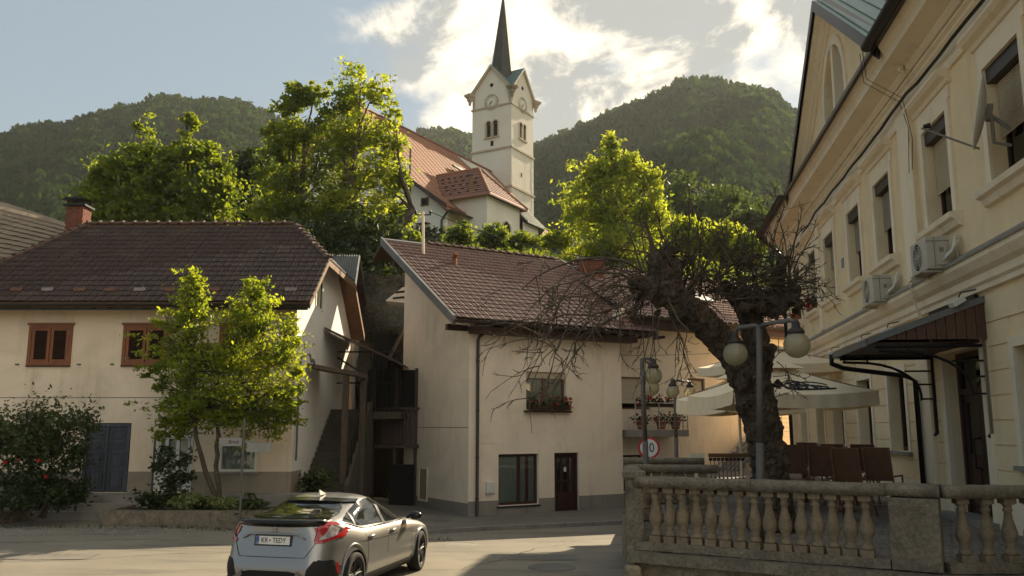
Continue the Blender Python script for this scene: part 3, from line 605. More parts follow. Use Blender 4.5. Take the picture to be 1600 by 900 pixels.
# chimney
mbx = MB(); cx, cy = at(122, 340, 31).x, 31; 
chim = empty('t', 'x', 'x'); bpy.data.objects.remove(chim)
mb = MB(); zc = at(124, 325, 31).z; mb.box((cx - .30, cy - .26, 7.4), (cx + .30, cy + .26, zc)); ch = mb.build('chimney', M['soil'], roof)
for j in range(18):
    for i in range(3):
        mb = MB(); z0 = zc - (j + 1) * .085; o_ = .1 * (j % 2); x0 = cx - .33 + i * .22 - o_ * .5 + .05; x0 = max(x0, cx - .33); x1 = min(x0 + .205, cx + .33)
        mb.box((x0, cy - .29, z0), (x1, cy - .19, z0 + .072)); mb.build('brick', M['brick'], roof)
        mb = MB(); y0 = cy - .19 + i * .17; mb.box((cx + .22, y0 + .008, z0), (cx + .33, y0 + .16, z0 + .072)); mb.build('brick', M['brick'], roof)
mb = MB(); mb.box((cx - .42, cy - .38, zc), (cx + .42, cy + .38, zc + .07)); 
for a_, b_ in ((-.28, -.24), (.28, -.24), (-.28, .24), (.28, .24)): mb.box((cx + a_ - .03, cy + b_ - .03, zc + .07), (cx + a_ + .03, cy + b_ + .03, zc + .24))
mb.prism([(cx - .46, cy - .4, zc + .24), (cx + .46, cy - .4, zc + .24), (cx + .3, cy - .4, zc + .32), (cx - .3, cy - .4, zc + .32)], (0, .8, 0)); mb.build('chimney_cap', M['black'], roof)
# shuttered windows
def shutter_window(t0, t1):
    z0, z1 = 4.25, 5.45; m_ = MB(); frame_rect(m_, LF, t0 - .02, t1 + .02, z0, z1, .09, -.05, .035); m_.fbox(LF, t0 - .06, t1 + .06, .0, .07, z1 - .01, z1 + .05); tm = (t0 + t1) / 2; w = m_.build('window', M['wood_or'], house)
    for a, b in ((t0 + .08, tm - .012), (tm + .012, t1 - .08)):
        m_ = MB(); frame_rect(m_, LF, a, b, z0 + .09, z1 - .09, .085, -.03, .02); lf = m_.build('shutter', M['wood_or'], w)
        m_ = MB(); z = z0 + .19
        while z < z1 - .19: m_.hexa([LF(a + .085, -.035, z), LF(b - .085, -.035, z), LF(b - .085, -.02, z + .008), LF(a + .085, -.02, z + .008), LF(a + .085, .008, z - .028), LF(b - .085, .008, z - .028), LF(b - .085, .012, z - .018), LF(a + .085, .012, z - .018)]); z += .05
        m_.build('louvres', M['wood_dk'], lf); m_ = MB()
        for hz_ in (z0 + .2, z1 - .2): m_.fbox(LF, a + .005 if a < tm else b - .03, a + .03 if a < tm else b - .005, .02, .03, hz_ - .06, hz_ + .06)
        m_.build('hinge', snm[1], lf)
    m_ = MB(); m_.fbox(LF, t0 - .02, t1 + .02, 0.0, .06, z0 - .04, z0 - .002); m_.build('sill', M['soil'], w)
    for t in (t0 - .28, t1 + .28): m_ = MB(); m_.fbox(LF, t - .05, t + .05, 0, .05, z0 + .02, z0 + .045); m_.build('shutter_catch', M['black'], house)
for a, b in ((6.63, 7.89), (3.75, 5.09), (.95, 2.24)): shutter_window(a, b)
mb = MB(); mb.fbox(LF, .9, 8, -.24, -.22, 4.2, 5.5); mb.build('dark_backing', M['dark'], house)  # near-black sheet stands in for the unlit room behind the shutters
# blue double door
def blue_door():
    t0, t1, z0, z1 = 4.70, 6.01, .62, 2.56; m_ = MB(); frame_rect(m_, LF, t0, t1, z0, z1, .08, -.12, .012, False); d = m_.build('double_door', M['wood_blue'], house); tm = (t0 + t1) / 2
    for a, b in ((t0 + .08, tm - .006), (tm + .006, t1 - .08)):
        m_ = MB(); m_.fbox(LF, a, b, -.08, -.045, z0 + .02, z1 - .08)
        for zz in ((z0 + .12, z0 + .62), (z0 + .72, z0 + 1.12), (z0 + 1.22, z0 + 1.42), (z0 + 1.52, z1 - .18)):
            frame_rect(m_, LF, a + .09, b - .09, zz[0], zz[1], .035, -.045, -.018); m_.fbox(LF, a + .17, b - .17, -.045, -.028, zz[0] + .075, zz[1] - .075)
        m_.build('door_leaf', M['wood_blue'], d)
    m_ = MB(); m_.fbox(LF, tm - .02, tm + .02, -.045, 0, z0, z1 - .08); m_.build('cover_strip', M['wood_blue'], d); m_ = MB(); m_.tube([LF(tm + .1, -.03, 1.55), LF(tm + .1, .03, 1.55), LF(tm + .2, .03, 1.55)], .014, 6); m_.build('handle', M['black'], d)
blue_door()
# cream glazed door and the ground floor window
m_ = MB(); t0, t1, z0, z1 = 2.85, 3.92, .66, 2.24; frame_rect(m_, LF, t0, t1, z0, z1, .07, -.1, .02); dr = m_.build('glazed_door', M['white'], house)
for a, b in ((3.0, 3.26), (3.34, 3.58), (3.66, 3.80)):
    m_ = MB(); frame_rect(m_, LF, a - .04, b + .04, z0 + .5, z1 - .07, .045, -.07, -.02); m_.build('glazing_bar', M['white'], dr); pane(LF, a, b, z0 + .54, z1 - .11, -.05, dr); curtain(LF, a, b, z0 + .54, z1 - .11, -.13, dr, wl_=.12)
m_ = MB(); m_.fbox(LF, t0 + .07, t1 - .07, -.08, -.05, z0 + .07, z0 + .5); m_.build('door_panel', M['white'], dr)
m_ = MB(); m_.fbox(LF, t1 + .02, t1 + .05, 0.0, .06, z0, z1 + .05); m_.build('door_post', M['wood_blue'], dr)
m_ = MB(); frame_rect(m_, LF, .98, 2.08, 1.2, 2.08, .07, -.1, .02); wn = m_.build('window', M['white'], house); pane(LF, 1.05, 2.01, 1.27, 2.01, -.05, wn); curtain(LF, 1.05, 2.01, 1.27, 2.01, -.13, wn)
m_ = MB(); m_.fbox(LF, .9, 2.2, 0.0, .09, 1.13, 1.18); m_.build('sill', M['kerb'], wn)
mb = MB(); mb.box((-16, 25.3, .4), (-6.6, 25.4, 5.8)); mb.build('inner_wall', M['room'], house)
# gable window (side)
m_ = MB(); frame_rect(m_, LSd, 2.35, 3.15, 6.35, 7.55, .07, -.12, -.04); m_.fbox(LSd, 2.25, 2.35, 0, .03, 6.25, 7.65); m_.fbox(LSd, 3.15, 3.25, 0, .03, 6.25, 7.65); m_.fbox(LSd, 2.35, 3.15, 0.0, .03, 7.55, 7.65); gw = m_.build('window', M['greygreen'], house); pane(LSd, 2.42, 3.08, 6.42, 7.48, -.08, gw, 'glassD')
m_ = MB(); m_.fbox(LSd, 2.2, 3.3, -.3, -.28, 6.2, 7.7); m_.build('dark_backing', M['dark'], house)  # near-black backing paints the darkness behind the gable pane
# electrical mast bits on the corner
m_ = MB(); m_.tube([LSd(.25, .08, 1.5), LSd(.25, .08, 4.2), LSd(.25, .12, 4.5), LSd(.5, .3, 4.62), LSd(.8, .3, 4.4), LSd(1.0, .3, 4.5), LSd(1.2, .3, 4.35)], .03, 6); m_.build('service_pipe', M['galv'], house)
# side steps terrace in front of the left house
def gzz(x, y): return groundz(x, y)
m_ = MB(); m_.box((-17.5, 24.2, -.1), (-5.6, 25.6, .60)); struct(m_.build('pavement', M['kerb']))
m_ = MB(); m_.box((-17.3, 23.85, -.1), (-9.2, 24.19, .40)); struct(m_.build('step', M['kerb'])); m_ = MB(); m_.box((-16.8, 23.5, -.1), (-9.5, 23.84, .22)); struct(m_.build('step', M['kerb']))
# planters
pl1 = empty('planter', 'low concrete planter bed under the young maple tree', 'planter', (-8, 22.8, 0)); m_ = MB()
m_.box((-10.4, 22.2, -.1), (-5.2, 22.38, .38)); m_.box((-10.4, 22.39, -.1), (-10.22, 24.0, .38)); m_.box((-5.38, 22.39, -.1), (-5.2, 24.0, .38)); m_.build('planter_wall', M['stone'], pl1); m_ = MB(); m_.box((-10.2, 22.4, -.1), (-5.4, 24.1, .30)); m_.build('soil', M['soil'], pl1)
pl2 = empty('planter', 'curved low planter bed beneath the rose shrub at the far left', 'planter', (-14, 22.5, 0)); m_ = MB(); pts = [(-16.6, 21.9), (-15.0, 21.8), (-13.9, 22.0), (-13.2, 22.5), (-12.9, 23.4)]
for a, b in zip(pts, pts[1:]):
    m_.prism([(a[0], a[1], -.1), (b[0], b[1], -.1), (b[0] - .12, b[1] + .16, -.1), (a[0] - .1, a[1] + .17, -.1)], (0, 0, .42))
m_.build('planter_wall', M['stone'], pl2); m_ = MB(); m_.prism([(-16.6, 22.0, -.1), (-15, 21.95, -.1), (-13.9, 22.15, -.1), (-13.3, 22.6, -.1), (-13.0, 23.6, -.1), (-16.6, 23.6, -.1)], (0, 0, .34)); m_.build('soil', M['soil'], pl2)
# ---- stairs, landing and lean-to in the alley, attached to the left house
AX = Fr((-6.3, 25), (0, 1), (1, 0))
st = empty('staircase', 'grey concrete outdoor staircase climbing along the side of the cream house', 'staircase', (-5.6, 26, .3)); 
for i in range(15):
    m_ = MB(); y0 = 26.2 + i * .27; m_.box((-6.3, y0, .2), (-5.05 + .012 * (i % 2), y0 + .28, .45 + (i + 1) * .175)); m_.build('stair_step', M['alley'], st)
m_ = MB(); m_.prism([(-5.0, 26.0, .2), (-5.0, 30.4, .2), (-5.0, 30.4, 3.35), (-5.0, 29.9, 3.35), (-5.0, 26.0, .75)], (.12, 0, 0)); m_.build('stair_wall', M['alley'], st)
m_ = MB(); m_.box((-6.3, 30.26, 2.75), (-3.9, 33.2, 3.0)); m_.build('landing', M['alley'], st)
m_ = MB()
for i in range(9): m_.tube([(-4.95, 26.3 + i * .5, 1.0 + i * .33), (-4.95, 26.3 + i * .5, 1.85 + i * .33)], .02, 5)
m_.tube([(-4.95, 26.2, 1.85), (-4.95, 30.4, 4.6)], .028, 6); m_.build('handrail', M['black'], st)
for i in range(8):
    m_ = MB(); x = -5.0 + i * .15; m_.tube([(x, 30.3, 3.0), (x, 30.3, 5.0)], .022, 5); m_.build('railing_bar', M['black'], st)
m_ = MB(); m_.tube([(-6.2, 30.3, 4.0), (-3.85, 30.3, 4.0)], .03, 6); m_.tube([(-6.2, 30.3, 4.9), (-4.9, 30.3, 4.1)], .03, 6); m_.tube([(-6.2, 30.28, 5.1), (-3.85, 30.28, 5.1)], .03, 6); m_.build('railing_frame', M['black'], st)
lean = empty('porch_roof', 'dark sloping porch roof on slender posts beside the cream house', 'porch roof', (-5.2, 28, 2))
m_ = MB(); m_.prism([(-6.3, 27.9, 5.55), (-6.3, 28.0, 5.70), (-4.1, 30.9, 4.90), (-4.1, 30.8, 4.72)], (.0, 0, .0)); 
m_ = MB(); a_, b_, c_, d_ = (-6.3, 28.5, 5.72), (-3.9, 29.2, 4.62), (-3.9, 33.0, 4.62), (-6.3, 33.0, 5.72); m_.prism([a_, b_, c_, d_], (0, 0, .07)); m_.build('upper_roof', M['wood_dk'], lean)
m_ = MB(); m_.prism([(-6.3, 26.3, 4.28), (-4.75, 26.5, 4.02), (-4.75, 28.2, 4.02), (-6.3, 28.2, 4.28)], (0, 0, .13)); m_.build('lower_roof', M['wood_old'], lean)
for (x, y) in ((-5.15, 26.6), (-4.85, 28.0)): m_ = MB(); m_.box((x - .09, y - .09, .2), (x + .09, y + .09, 4.03)); m_.build('post', M['wood_old'], lean)
# ================================================================== FAR LEFT HOUSE with the sunlit old roof
fh = empty('house', 'house at the far left edge with a sunlit grey brown roof', 'house', (-24, 34, 0)); m_ = MB()
Ra, Rb = at(-60, 300, 37), at(128, 358, 34); 
p0 = at(-80, 300, 40); p1 = at(10, 317, 40); p2 = at(128, 356, 34.5); p3 = at(20, 440, 30); p4 = at(-160, 440, 30)
m_.prism([p4, p3, p2, p1, p0], (0, 0, -.2)); rf = m_.build('roof', M['roof_far'], fh); m_ = MB(); m_.box((-33, 31.2, 0), (-18.4, 40, 6.2)); m_.build('wall', M['plasterL'], fh)
nrm = (p2 - p3).cross(p4 - p3).normalized()
if nrm.z < 0: nrm = -nrm
for j in range(16):   # courses of old slates, uneven edges
    m_ = MB(); t = j / 16
    a = p3.lerp(p2, t); b = p4.lerp(p0, t); a2 = p3.lerp(p2, t + 1 / 15); b2 = p4.lerp(p0, t + 1 / 15)
    if j > 7: 
        pass
    n_ = 40; up = nrm * .05
    for i in range(n_):
        q0 = a.lerp(b, i / n_ + .0008); q1 = a.lerp(b, (i + 1) / n_ - .0008); r0_ = a2.lerp(b2, i / n_); r1_ = a2.lerp(b2, (i + 1) / n_); h_ = nrm * (.05 + random.uniform(0, .025)); dr_ = (q0 - r0_) * random.uniform(-.03, .03)
        m_.prism([q0 + h_ + dr_, q1 + h_ + dr_, r1_ + nrm * .012, r0_ + nrm * .012], -nrm * .012)
    o = m_.build('slate_course', M['roof_far'], rf); o['kind'] = 'stuff'
# ================================================================== BARN with corrugated roof between the houses
bn = empty('barn', 'old barn with grey corrugated roof behind the cream house', 'barn', (-7, 38, 1)); q = [at(480, 397, 38), at(563, 399, 38), at(546, 522, 34.2), at(440, 520, 34.2)]
m_ = MB(); nC = 44; vs = []; rt, lt = q[0], q[3]
for i in range(nC + 1):
    u = i / nC; w_ = .045 * (1 if i % 2 else -1); a = q[0].lerp(q[1], u); b = q[3].lerp(q[2], u); vs += [a + Vector((0, -.3, 1)).normalized() * w_, b + Vector((0, -.3, 1)).normalized() * w_]
m_.add(vs, [(2 * i, 2 * i + 2, 2 * i + 3, 2 * i + 1) for i in range(nC)]); m_.build('roof', M['corr'], bn)
r1, r2 = q[1], q[2]; g1 = at(579, 512, 41.5); m_ = MB(); m_.prism([r1, g1, g1 + Vector((0, .1, -.1)), r1 + Vector((0, .1, -.1))], (-1.2, .4, 0)); m_.build('far_slope', M['corr'], bn)
m_ = MB(); b0 = r1 + Vector((-.35, .1, -.25)); c0 = r2 + Vector((-.3, .2, -.1)); d0 = g1 + Vector((-.5, 0, 0)); m_.poly([b0, c0, Vector((c0.x, c0.y, 0)), Vector((d0.x, d0.y, 0)), d0]); m_.prism([b0, c0, Vector((c0.x, c0.y, 0)), Vector((d0.x, d0.y, 0)), d0], (-3.5, 1.5, 0)); m_.build('wall', M['plasterW'], bn)
for i in range(13):
    a = r1.lerp(g1, i / 13); b = r1.lerp(g1, (i + .93) / 13); m_ = MB(); m_.prism([a + Vector((-.03, 0, -.04)), b + Vector((-.03, 0, -.04)), b + Vector((-.6, .2, -.06)), a + Vector((-.6, .2, -.06))], (0, 0, -.03)); m_.build('soffit_board', M['wood_dk'], bn)
for px, py in ((608, 575), ):
    pass
m_ = MB(); F2 = Fr((c0.x, c0.y), (d0.x - c0.x, d0.y - c0.y)); 
if F2.n.x < 0: F2.n = -F2.n
for t in (.9, 2.1): m_.fbox(F2, t, t + .5, -.05, .02, 5.4, 6.3)
m_.build('window', M['wood_dk'], bn)
# shed, wooden gallery and props; near-black surfaces carry the alley's shade in their colour
sh = empty('shed', 'dark timber shed filling the alley between the two houses', 'shed', (-4, 33, 0)); m_ = MB()
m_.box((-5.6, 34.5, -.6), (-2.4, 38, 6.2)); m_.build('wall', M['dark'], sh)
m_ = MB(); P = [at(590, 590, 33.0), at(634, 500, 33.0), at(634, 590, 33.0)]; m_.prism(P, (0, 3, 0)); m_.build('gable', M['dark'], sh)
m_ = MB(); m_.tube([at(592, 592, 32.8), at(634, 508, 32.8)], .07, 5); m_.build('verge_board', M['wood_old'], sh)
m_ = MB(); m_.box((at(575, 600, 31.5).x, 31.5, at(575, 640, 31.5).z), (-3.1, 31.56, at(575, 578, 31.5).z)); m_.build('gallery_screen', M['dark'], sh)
zb0, zb1 = at(600, 700, 31.3).z, at(600, 640, 31.3).z
for i in range(9):
    x = at(596, 660, 31.3).x + i * .13; m_ = MB(); m_.box((x, 31.3, zb0 + .15), (x + .11, 31.33, zb1)); m_.build('gallery_board', M['wood_dk'], sh)
m_ = MB(); m_.box((-5.2, 31.2, zb0), (-3.2, 31.3, zb0 + .12)); m_.box((-5.2, 31.2, zb1), (-3.2, 31.3, zb1 + .08))
for x in (-5.1, -4.3, -3.55): m_.box((x, 31.35, -.5), (x + .12, 31.47, 4.6))
m_.build('gallery_frame', M['wood_dk'], sh)
m_ = MB(); m_.box((-4.35, 31.0, -.4), (-3.5, 31.15, 1.15)); m_.build('board_panel', M['dark'], sh)  # panel coloured near black to put the alley's darkness into it
m_ = MB(); m_.prism([at(602, 470, 36), at(640, 440, 36), at(640, 474, 36)], (0, 1.5, 0)); so_ = tag(m_.build('shed_roof', M['white']), 'small pale louvred roof peeping out left of the white house', 'roof'); 
m_ = MB()
for k in range(3): a = at(614 + k * 4, 466 - k * 9, 35.97); b = at(634, 464 - k * 9, 35.97); m_.tube([a, b], .04, 4)
m_.build('louvre', M['black'], so_)

g_ = np.random.default_rng(31); nx_, nz_ = 30, 26; vs = []
for j in range(nz_):
    for i in range(nx_): x = -8.5 + i * .3; vs.append((x + g_.normal() * .05, 40.5 + .6 * sin(x * 1.7 + j * .4) + .4 * sin(j * .9 + x) + g_.normal() * .12 - j * .0, -.8 + j * .42 + g_.normal() * .05))
o = npmesh('rock_face', vs, [(j * nx_ + i, j * nx_ + i + 1, (j + 1) * nx_ + i + 1, (j + 1) * nx_ + i) for j in range(nz_ - 1) for i in range(nx_ - 1)], M['rockface']); struct(o)
# ================================================================== MIDDLE HOUSE (white, red brown tiles)
mh = empty('house', 'white corner house with red brown tiled roof and red geraniums at its window', 'house', (-1.4, 28, -.4))
MB0, MZT = -.8, 6.0
opsM = [(2.2, 3.85, 3.06, 4.34), (1.12, 2.69, -.07, 1.58), (3.33, 4.34, -.53, 1.59)]
mb = MB(); wall_cells(mb, MID, 0, 6.3, MB0, MZT, opsM, .24)
mb.poly([MG(0, 0, MB0), MG(0, 0, MZT), MG(5.3, 0, MZT + 5.3 * .60), MG(5.3, 0, MB0)]); mb.poly([MG(5.3, 0, MB0), MG(5.3, 0, 9.2), MG(5.3, 0, 9.2) + MID.u * 6.3, MG(5.3, 0, MB0) + MID.u * 6.3])
mb.poly([MID(6.3, 0, MB0), MID(6.3, 0, MZT), MID(6.3, -5.3, MZT + 3.2), MID(6.3, -5.3, MB0)])
mb.build('wall', M['plasterM'], mh)
mb = MB()
for a, b, z in ((-.012, 1.12, .11), (1.12, 2.69, -.09), (2.69, 3.33, .11), (4.34, 6.3, .12)): mb = MB(); mb.fbox(MID, a, b, 0, .014, MB0, z); mb.build('plinth', M['plinth'], mh)
mb = MB(); mb.fbox(MG, -.0, 5.3, .0, .014, MB0, .05); mb.build('plinth', M['plinth'], mh)
mb = MB(); mb.fbox(MG, .02, 5.2, 0, .008, 2.44, 2.462); mb.build('joint_line', M['plinth'], mh)
m_ = MB(); m_.fbox(MG, 2.95, 3.65, .0, .03, -.1, 1.05); m_.build('wall_hatch', M['plinthD'], mh); m_ = MB(); frame_rect(m_, MG, 2.95, 3.65, -.1, 1.05, .05, .03, .05); m_.build('hatch_frame', M['trim'], mh)
# roof plane
sl_m = .605; zE = 5.93
EO = MID(-.85, .55, zE); gdir = MG.u; sdm = (gdir + Vector((0, 0, sl_m))).normalized()
def mroof(t, s): return EO + MID.u * t + gdir * s + Vector((0, 0, sl_m * s))
TL, SLn = 8.35, 6.15
mb = MB(); dn = Vector((0, 0, -.05)); pts = [mroof(0, 0), mroof(TL, 0), mroof(TL, SLn), mroof(0, SLn)]; mb.prism([p + dn for p in pts], (0, 0, -.12))
back = [mroof(0, SLn), mroof(TL, SLn), mroof(TL, SLn) + gdir * .9 - Vector((0, 0, .5)), mroof(0, SLn) + gdir * .9 - Vector((0, 0, .5))]; mb.prism([p + dn for p in back], (0, 0, -.12))
mr = mb.build('roof', M['wood_dk'], mh)
pit = math.atan(sl_m)
tiles(mr, 'roof_tile', mroof(0.06, -.03), MID.u, sdm, .30, .34, TL - .1, SLn / cos(pit) - .1, lambda u, s: True, M['tileM'], 300, .004, 11)
ridge_caps(mr, mroof(1.9, SLn) + Vector((0, 0, .04)), mroof(TL, SLn) + Vector((0, 0, .04)), pm('ridge_brown', (.17, .09, .07), (.12, .065, .05), 3, .65, .2), .11, .37)
mb = MB(); mb.prism([mroof(.0, SLn) + Vector((0, 0, .03)), mroof(1.9, SLn) + Vector((0, 0, .03)), mroof(1.9, SLn - .16) + Vector((0, 0, .05)), mroof(0, SLn - .16) + Vector((0, 0, .05))], (0, 0, .03)); mb.build('ridge_flashing', M['grey_fascia'], mr)
mb = MB(); w_ = -MID.u * .10
for (s0, s1) in ((-.05, SLn),): mb.prism([mroof(.02, s0) + Vector((0, 0, -.22)), mroof(.02, s1) + Vector((0, 0, -.22)), mroof(.02, s1) + Vector((0, 0, .09)), mroof(.02, s0) + Vector((0, 0, .09))], w_)
mb.build('verge_fascia', M['grey_fascia'], mr)
mb = MB(); mb.prism([mroof(TL, -.05) + Vector((0, 0, -.2)), mroof(TL, SLn) + Vector((0, 0, -.2)), mroof(TL, SLn) + Vector((0, 0, .08)), mroof(TL, -.05) + Vector((0, 0, .08))], MID.u * .06); mb.build('verge_fascia', M['grey_fascia'], mr)
gutter(mr, mroof(-.08, -.1) + Vector((0, 0, -.03)), mroof(TL, -.1) + Vector((0, 0, -.03)), M['gutter'], .085)
mb = MB(); mb.fbox(MID, -.05, 6.7, .0, .50, 5.50, 5.72); mb.build('eave_box', M['wood_dk'], mr)
for i in range(12): mb = MB(); t = .2 + i * .7; mb.fbox(MID, t, t + .10, -.1, .52, 5.725, 5.83); mb.build('rafter_end', M['wood_dk'], mr)
mb = MB(); mb.fbox(MG, .1, .28, 0, .75, 5.6, 5.8); mb.fbox(MG, 4.6, 4.8, 0, .75, 8.45, 8.65); mb.build('purlin_end', M['wood_dk'], mr)
# small orange roof vent and a pale mast
p = mroof(.9, 0); vt = at(695, 408, 31); mb = MB()
bs = mroof(2.25, 4.35); mb.tube([bs, bs + Vector((-.02, -.05, .28)), bs + Vector((.06, -.22, .42))], [.09, .09, .11], 8); mb.build('roof_vent', M['terracotta'], mr)
# facade: downpipe
mb = MB(); mb.tube([MID(.62, .52, 5.86), MID(.60, .45, 5.72), MID(.32, .12, 5.42), MID(.27, .1, 5.3), MID(.27, .1, -.42), MID(.22, .2, -.52)], .055, 8); dp = mb.build('downpipe', M['gutter'], mh, True)
for z in (4.6, 3.0, 1.5, .2): mb = MB(); mb.lathe([(.068, -.02), (.068, .02)], MID(.27, .1, z), 8); mb.build('pipe_clamp', M['gutter'], dp)
mb = MB(); mb.tube([MG(4.95, .35, 4.2), MG(4.95, .12, 3.9), MG(4.95, .12, -.5)], .06, 8); mb.build('downpipe', M['gutter'], mh, True)
# upper window
def casement(F, t0, t1, z0, z1, parent, fm, mull, d=-.14, w=.07, cur='curtain', curd=-.20, top=0):
    m_ = MB(); frame_rect(m_, F, t0, t1, z0, z1, w, d - .04, d + .02)
    for q_ in mull: m_.fbox(F, q_ - .05, q_ + .05, d - .04, d + .022, z0 + w, z1 - w)
    w_ = m_.build('window', M[fm], parent); ed = [t0 + w] + [x for q_ in mull for x in (q_ - .05, q_ + .05)] + [t1 - w]
    for i in range(0, len(ed), 2): pane(F, ed[i], ed[i + 1], z0 + w, z1 - w - top, d - .01, w_)
    if cur: curtain(F, t0 + w, t1 - w, z0 + w, z1 - w, curd, w_, cur)
    return w_
w1 = casement(MID, 2.2, 3.85, 3.06, 4.34, mh, 'wood_br', [3.0], top=.22, w=.08)
m_ = MB(); m_.fbox(MID, 2.24, 3.81, -.14, -.06, 4.12, 4.33); m_.build('shutter_box', M['shutterb'], w1); m_ = MB(); m_.fbox(MID, 2.1, 3.98, .0, .16, 2.96, 3.02); m_.build('sill', M['wood_dk'], w1)
w2 = casement(MID, 1.12, 2.69, -.07, 1.58, mh, 'wood_dk', [1.98], w=.09); m_ = MB(); m_.fbox(MID, 2.28, 2.38, -.235, -.165, 0, 1.5); m_.build('red_curtain', M['curtain_red'], w2); m_ = MB(); m_.fbox(MID, 1.05, 2.72, 0, .06, -.13, -.09); m_.build('sill', M['black'], w2)
# street door
m_ = MB(); frame_rect(m_, MID, 3.33, 4.34, -.53, 1.59, .09, -.2, -.08, False); sdn = m_.build('front_door', M['wood_dk'], mh)
m_ = MB(); a, b = 3.42, 4.25; m_.fbox(MID, a, b, -.18, -.13, -.5, .27); m_.fbox(MID, a, b, -.18, -.13, 1.42, 1.5)
for t in (a, 3.66, 3.95, b - .09): m_.fbox(MID, t, t + .09, -.18, -.13, .27, 1.42)
m_.fbox(MID, 3.42, 4.25, -.175, -.135, .60, .68)
for z in (-.38, -.16, .04): m_.fbox(MID, a + .1, b - .1, -.13, -.118, z, z + .15)
m_.build('door_leaf', M['wood_dk'], sdn)
for t0, t1 in ((3.51, 3.66), (3.75, 3.95), (4.04, 4.16)): 
    for z0, z1 in ((.27, .60), (.68, 1.42)): pane(MID, t0, t1, z0, z1, -.15, sdn)
curtain(MID, 4.04, 4.16, .27, 1.42, -.2, sdn, 'shutterb'); m_ = MB(); m_.fbox(MID, 3.80, 3.90, -.13, -.122, .95, 1.10); m_.build('notice', M['sign_white'], sdn)
m_ = MB(); m_.fbox(MID, 3.2, 4.5, 0, .28, -.62, -.53); m_.build('doorstep', M['kerb'], mh)
m_ = MB(); m_.fbox(MID, .62, .93, .0, .12, .34, .72); mbx_ = m_.build('meter_box', M['white'], mh); bevel(mbx_, .015); m_ = MB(); m_.fbox(MID, .66, .89, .12, .128, .38, .68); m_.fbox(MID, .84, .86, .128, .14, .5, .54); m_.build('box_door', M['white'], mbx_)
m_ = MB(); m_.fbox(MID, .45, 1.12, 0, .01, 1.93, 1.96); m_.fbox(MID, 1.09, 1.11, 0, .01, 1.6, 1.93); frame_rect(m_, MID, 4.9, 5.75, 1.62, 1.84, .012, 0, .008); m_.build('plaster_trace', M['plasterL'], mh)
m_ = MB(); m_.fbox(MG, 0.2, 5.2, -.5, -.45, MB0, 6); m_.build('inner_wall', M['room'], mh)
m_ = MB(); m_.fbox(MID, .2, 6.1, -1.2, -1.1, MB0, 5.5); m_.build('inner_wall', M['room'], mh)
# ---- geranium boxes
def geranium(label, F, t0, t1, d, z, box='wood_dk', group=None, pot=False, n=60, seed=1):
    e = empty('geraniums', label, 'flowers', F((t0 + t1) / 2, d, z), group); g = np.random.default_rng(seed); m_ = MB()
    if pot:
        c = F((t0 + t1) / 2, d, z); r = (t1 - t0) * .30; m_.lathe([(r * .7, 0), (r, .26), (r * 1.12, .26), (r * 1.12, .32), (r * .95, .32), (r * .9, .29)], c, 14); m_.build('pot', M['terracotta'], e)
        top = z + .3
    else: m_.fbox(F, t0, t1, d - .09, d + .09, z, z + .16); m_.build('flower_box', M[box], e); top = z + .15
    P = []; V = []; Fc = []; k = 0
    for i in range(n * 5):
        t = g.uniform(t0 - .06, t1 + .06) if not pot else g.normal((t0 + t1) / 2, (t1 - t0) * .28); dd = d + g.normal() * .09; zz = top + abs(g.normal()) * .14 - (.10 if g.random() < .3 else 0); c = np.array(F(t, dd, zz)); nn = g.normal(size=3) + np.array([0, -.5, .5]); nn /= np.linalg.norm(nn); a = np.cross(nn, g.normal(size=3)); a /= np.linalg.norm(a); b = np.cross(nn, a); s = g.uniform(.03, .055)
        V += [c - a * s, c - b * s, c + a * s, c + b * s]; Fc.append((k, k + 1, k + 2, k + 3)); k += 4
    npmesh('leaves', V, Fc, M['leafD'], e); V = []; Fc = []; k = 0
    for i in range(max(5, n // 5)):
        t = g.uniform(t0 - .1, t1 + .1) if not pot else g.normal((t0 + t1) / 2, (t1 - t0) * .35); c0 = np.array(F(t, d + .08 + abs(g.normal()) * .06, top + g.uniform(-.06, .33)))
        for j in range(26):
            nn = g.normal(size=3); nn /= np.linalg.norm(nn); c = c0 + nn * .038; a = np.cross(nn, g.normal(size=3)); a /= np.linalg.norm(a); b = np.cross(nn, a); s = .024; V += [c - a * s, c - b * s, c + a * s, c + b * s]; Fc.append((k, k + 1, k + 2, k + 3)); k += 4
    npmesh('blossoms', V, Fc, M['petal'], e); return e
geranium('window box of red geraniums under the upper window of the white corner house', MID, 2.25, 3.9, .12, 3.04, n=75, seed=4)
# ================================================================== EXTENSION of the white house (balcony, sign, stairs)
eh = empty('house', 'pale house with a small balcony behind the lamps and parasol', 'house', (9, 33, -.4)); opsE = [(6.62, 8.05, 3.12, 4.32), (9.95, 10.85, 3.12, 4.36), (6.55, 7.6, .15, 1.45)]
EF = Fr(MID(0, -.45, 0), (.855, .518)); mb = MB(); wall_cells(mb, EF, 6.3, 20, MB0, 6.9, opsE, .22); mb.poly([EF(6.3, 0, MB0), EF(6.3, 0, 6.9), EF(6.3, .45, 6.9), EF(6.3, .45, MB0)]); mb.poly([EF(20, 0, MB0), EF(20, 0, 6.9), EF(20, -8, 6.9), EF(20, -8, MB0)]); mb.poly([EF(7.0, -.02, 5.9), EF(7.0, -.02, 6.6), EF(7.0, -5.3, 9.2), EF(7.0, -5.3, 5.9)]); mb.build('wall', M['plasterM'], eh)
def eroof(t, s): return EF(t, .7, 6.55) - EF.n * s + Vector((0, 0, .5 * s))
mb = MB(); pts = [eroof(6.9, 0), eroof(20.5, 0), eroof(20.5, 6), eroof(6.9, 6)]; mb.prism([p + Vector((0, 0, -.05)) for p in pts], (0, 0, -.14)); er = mb.build('roof', M['wood_dk'], eh)
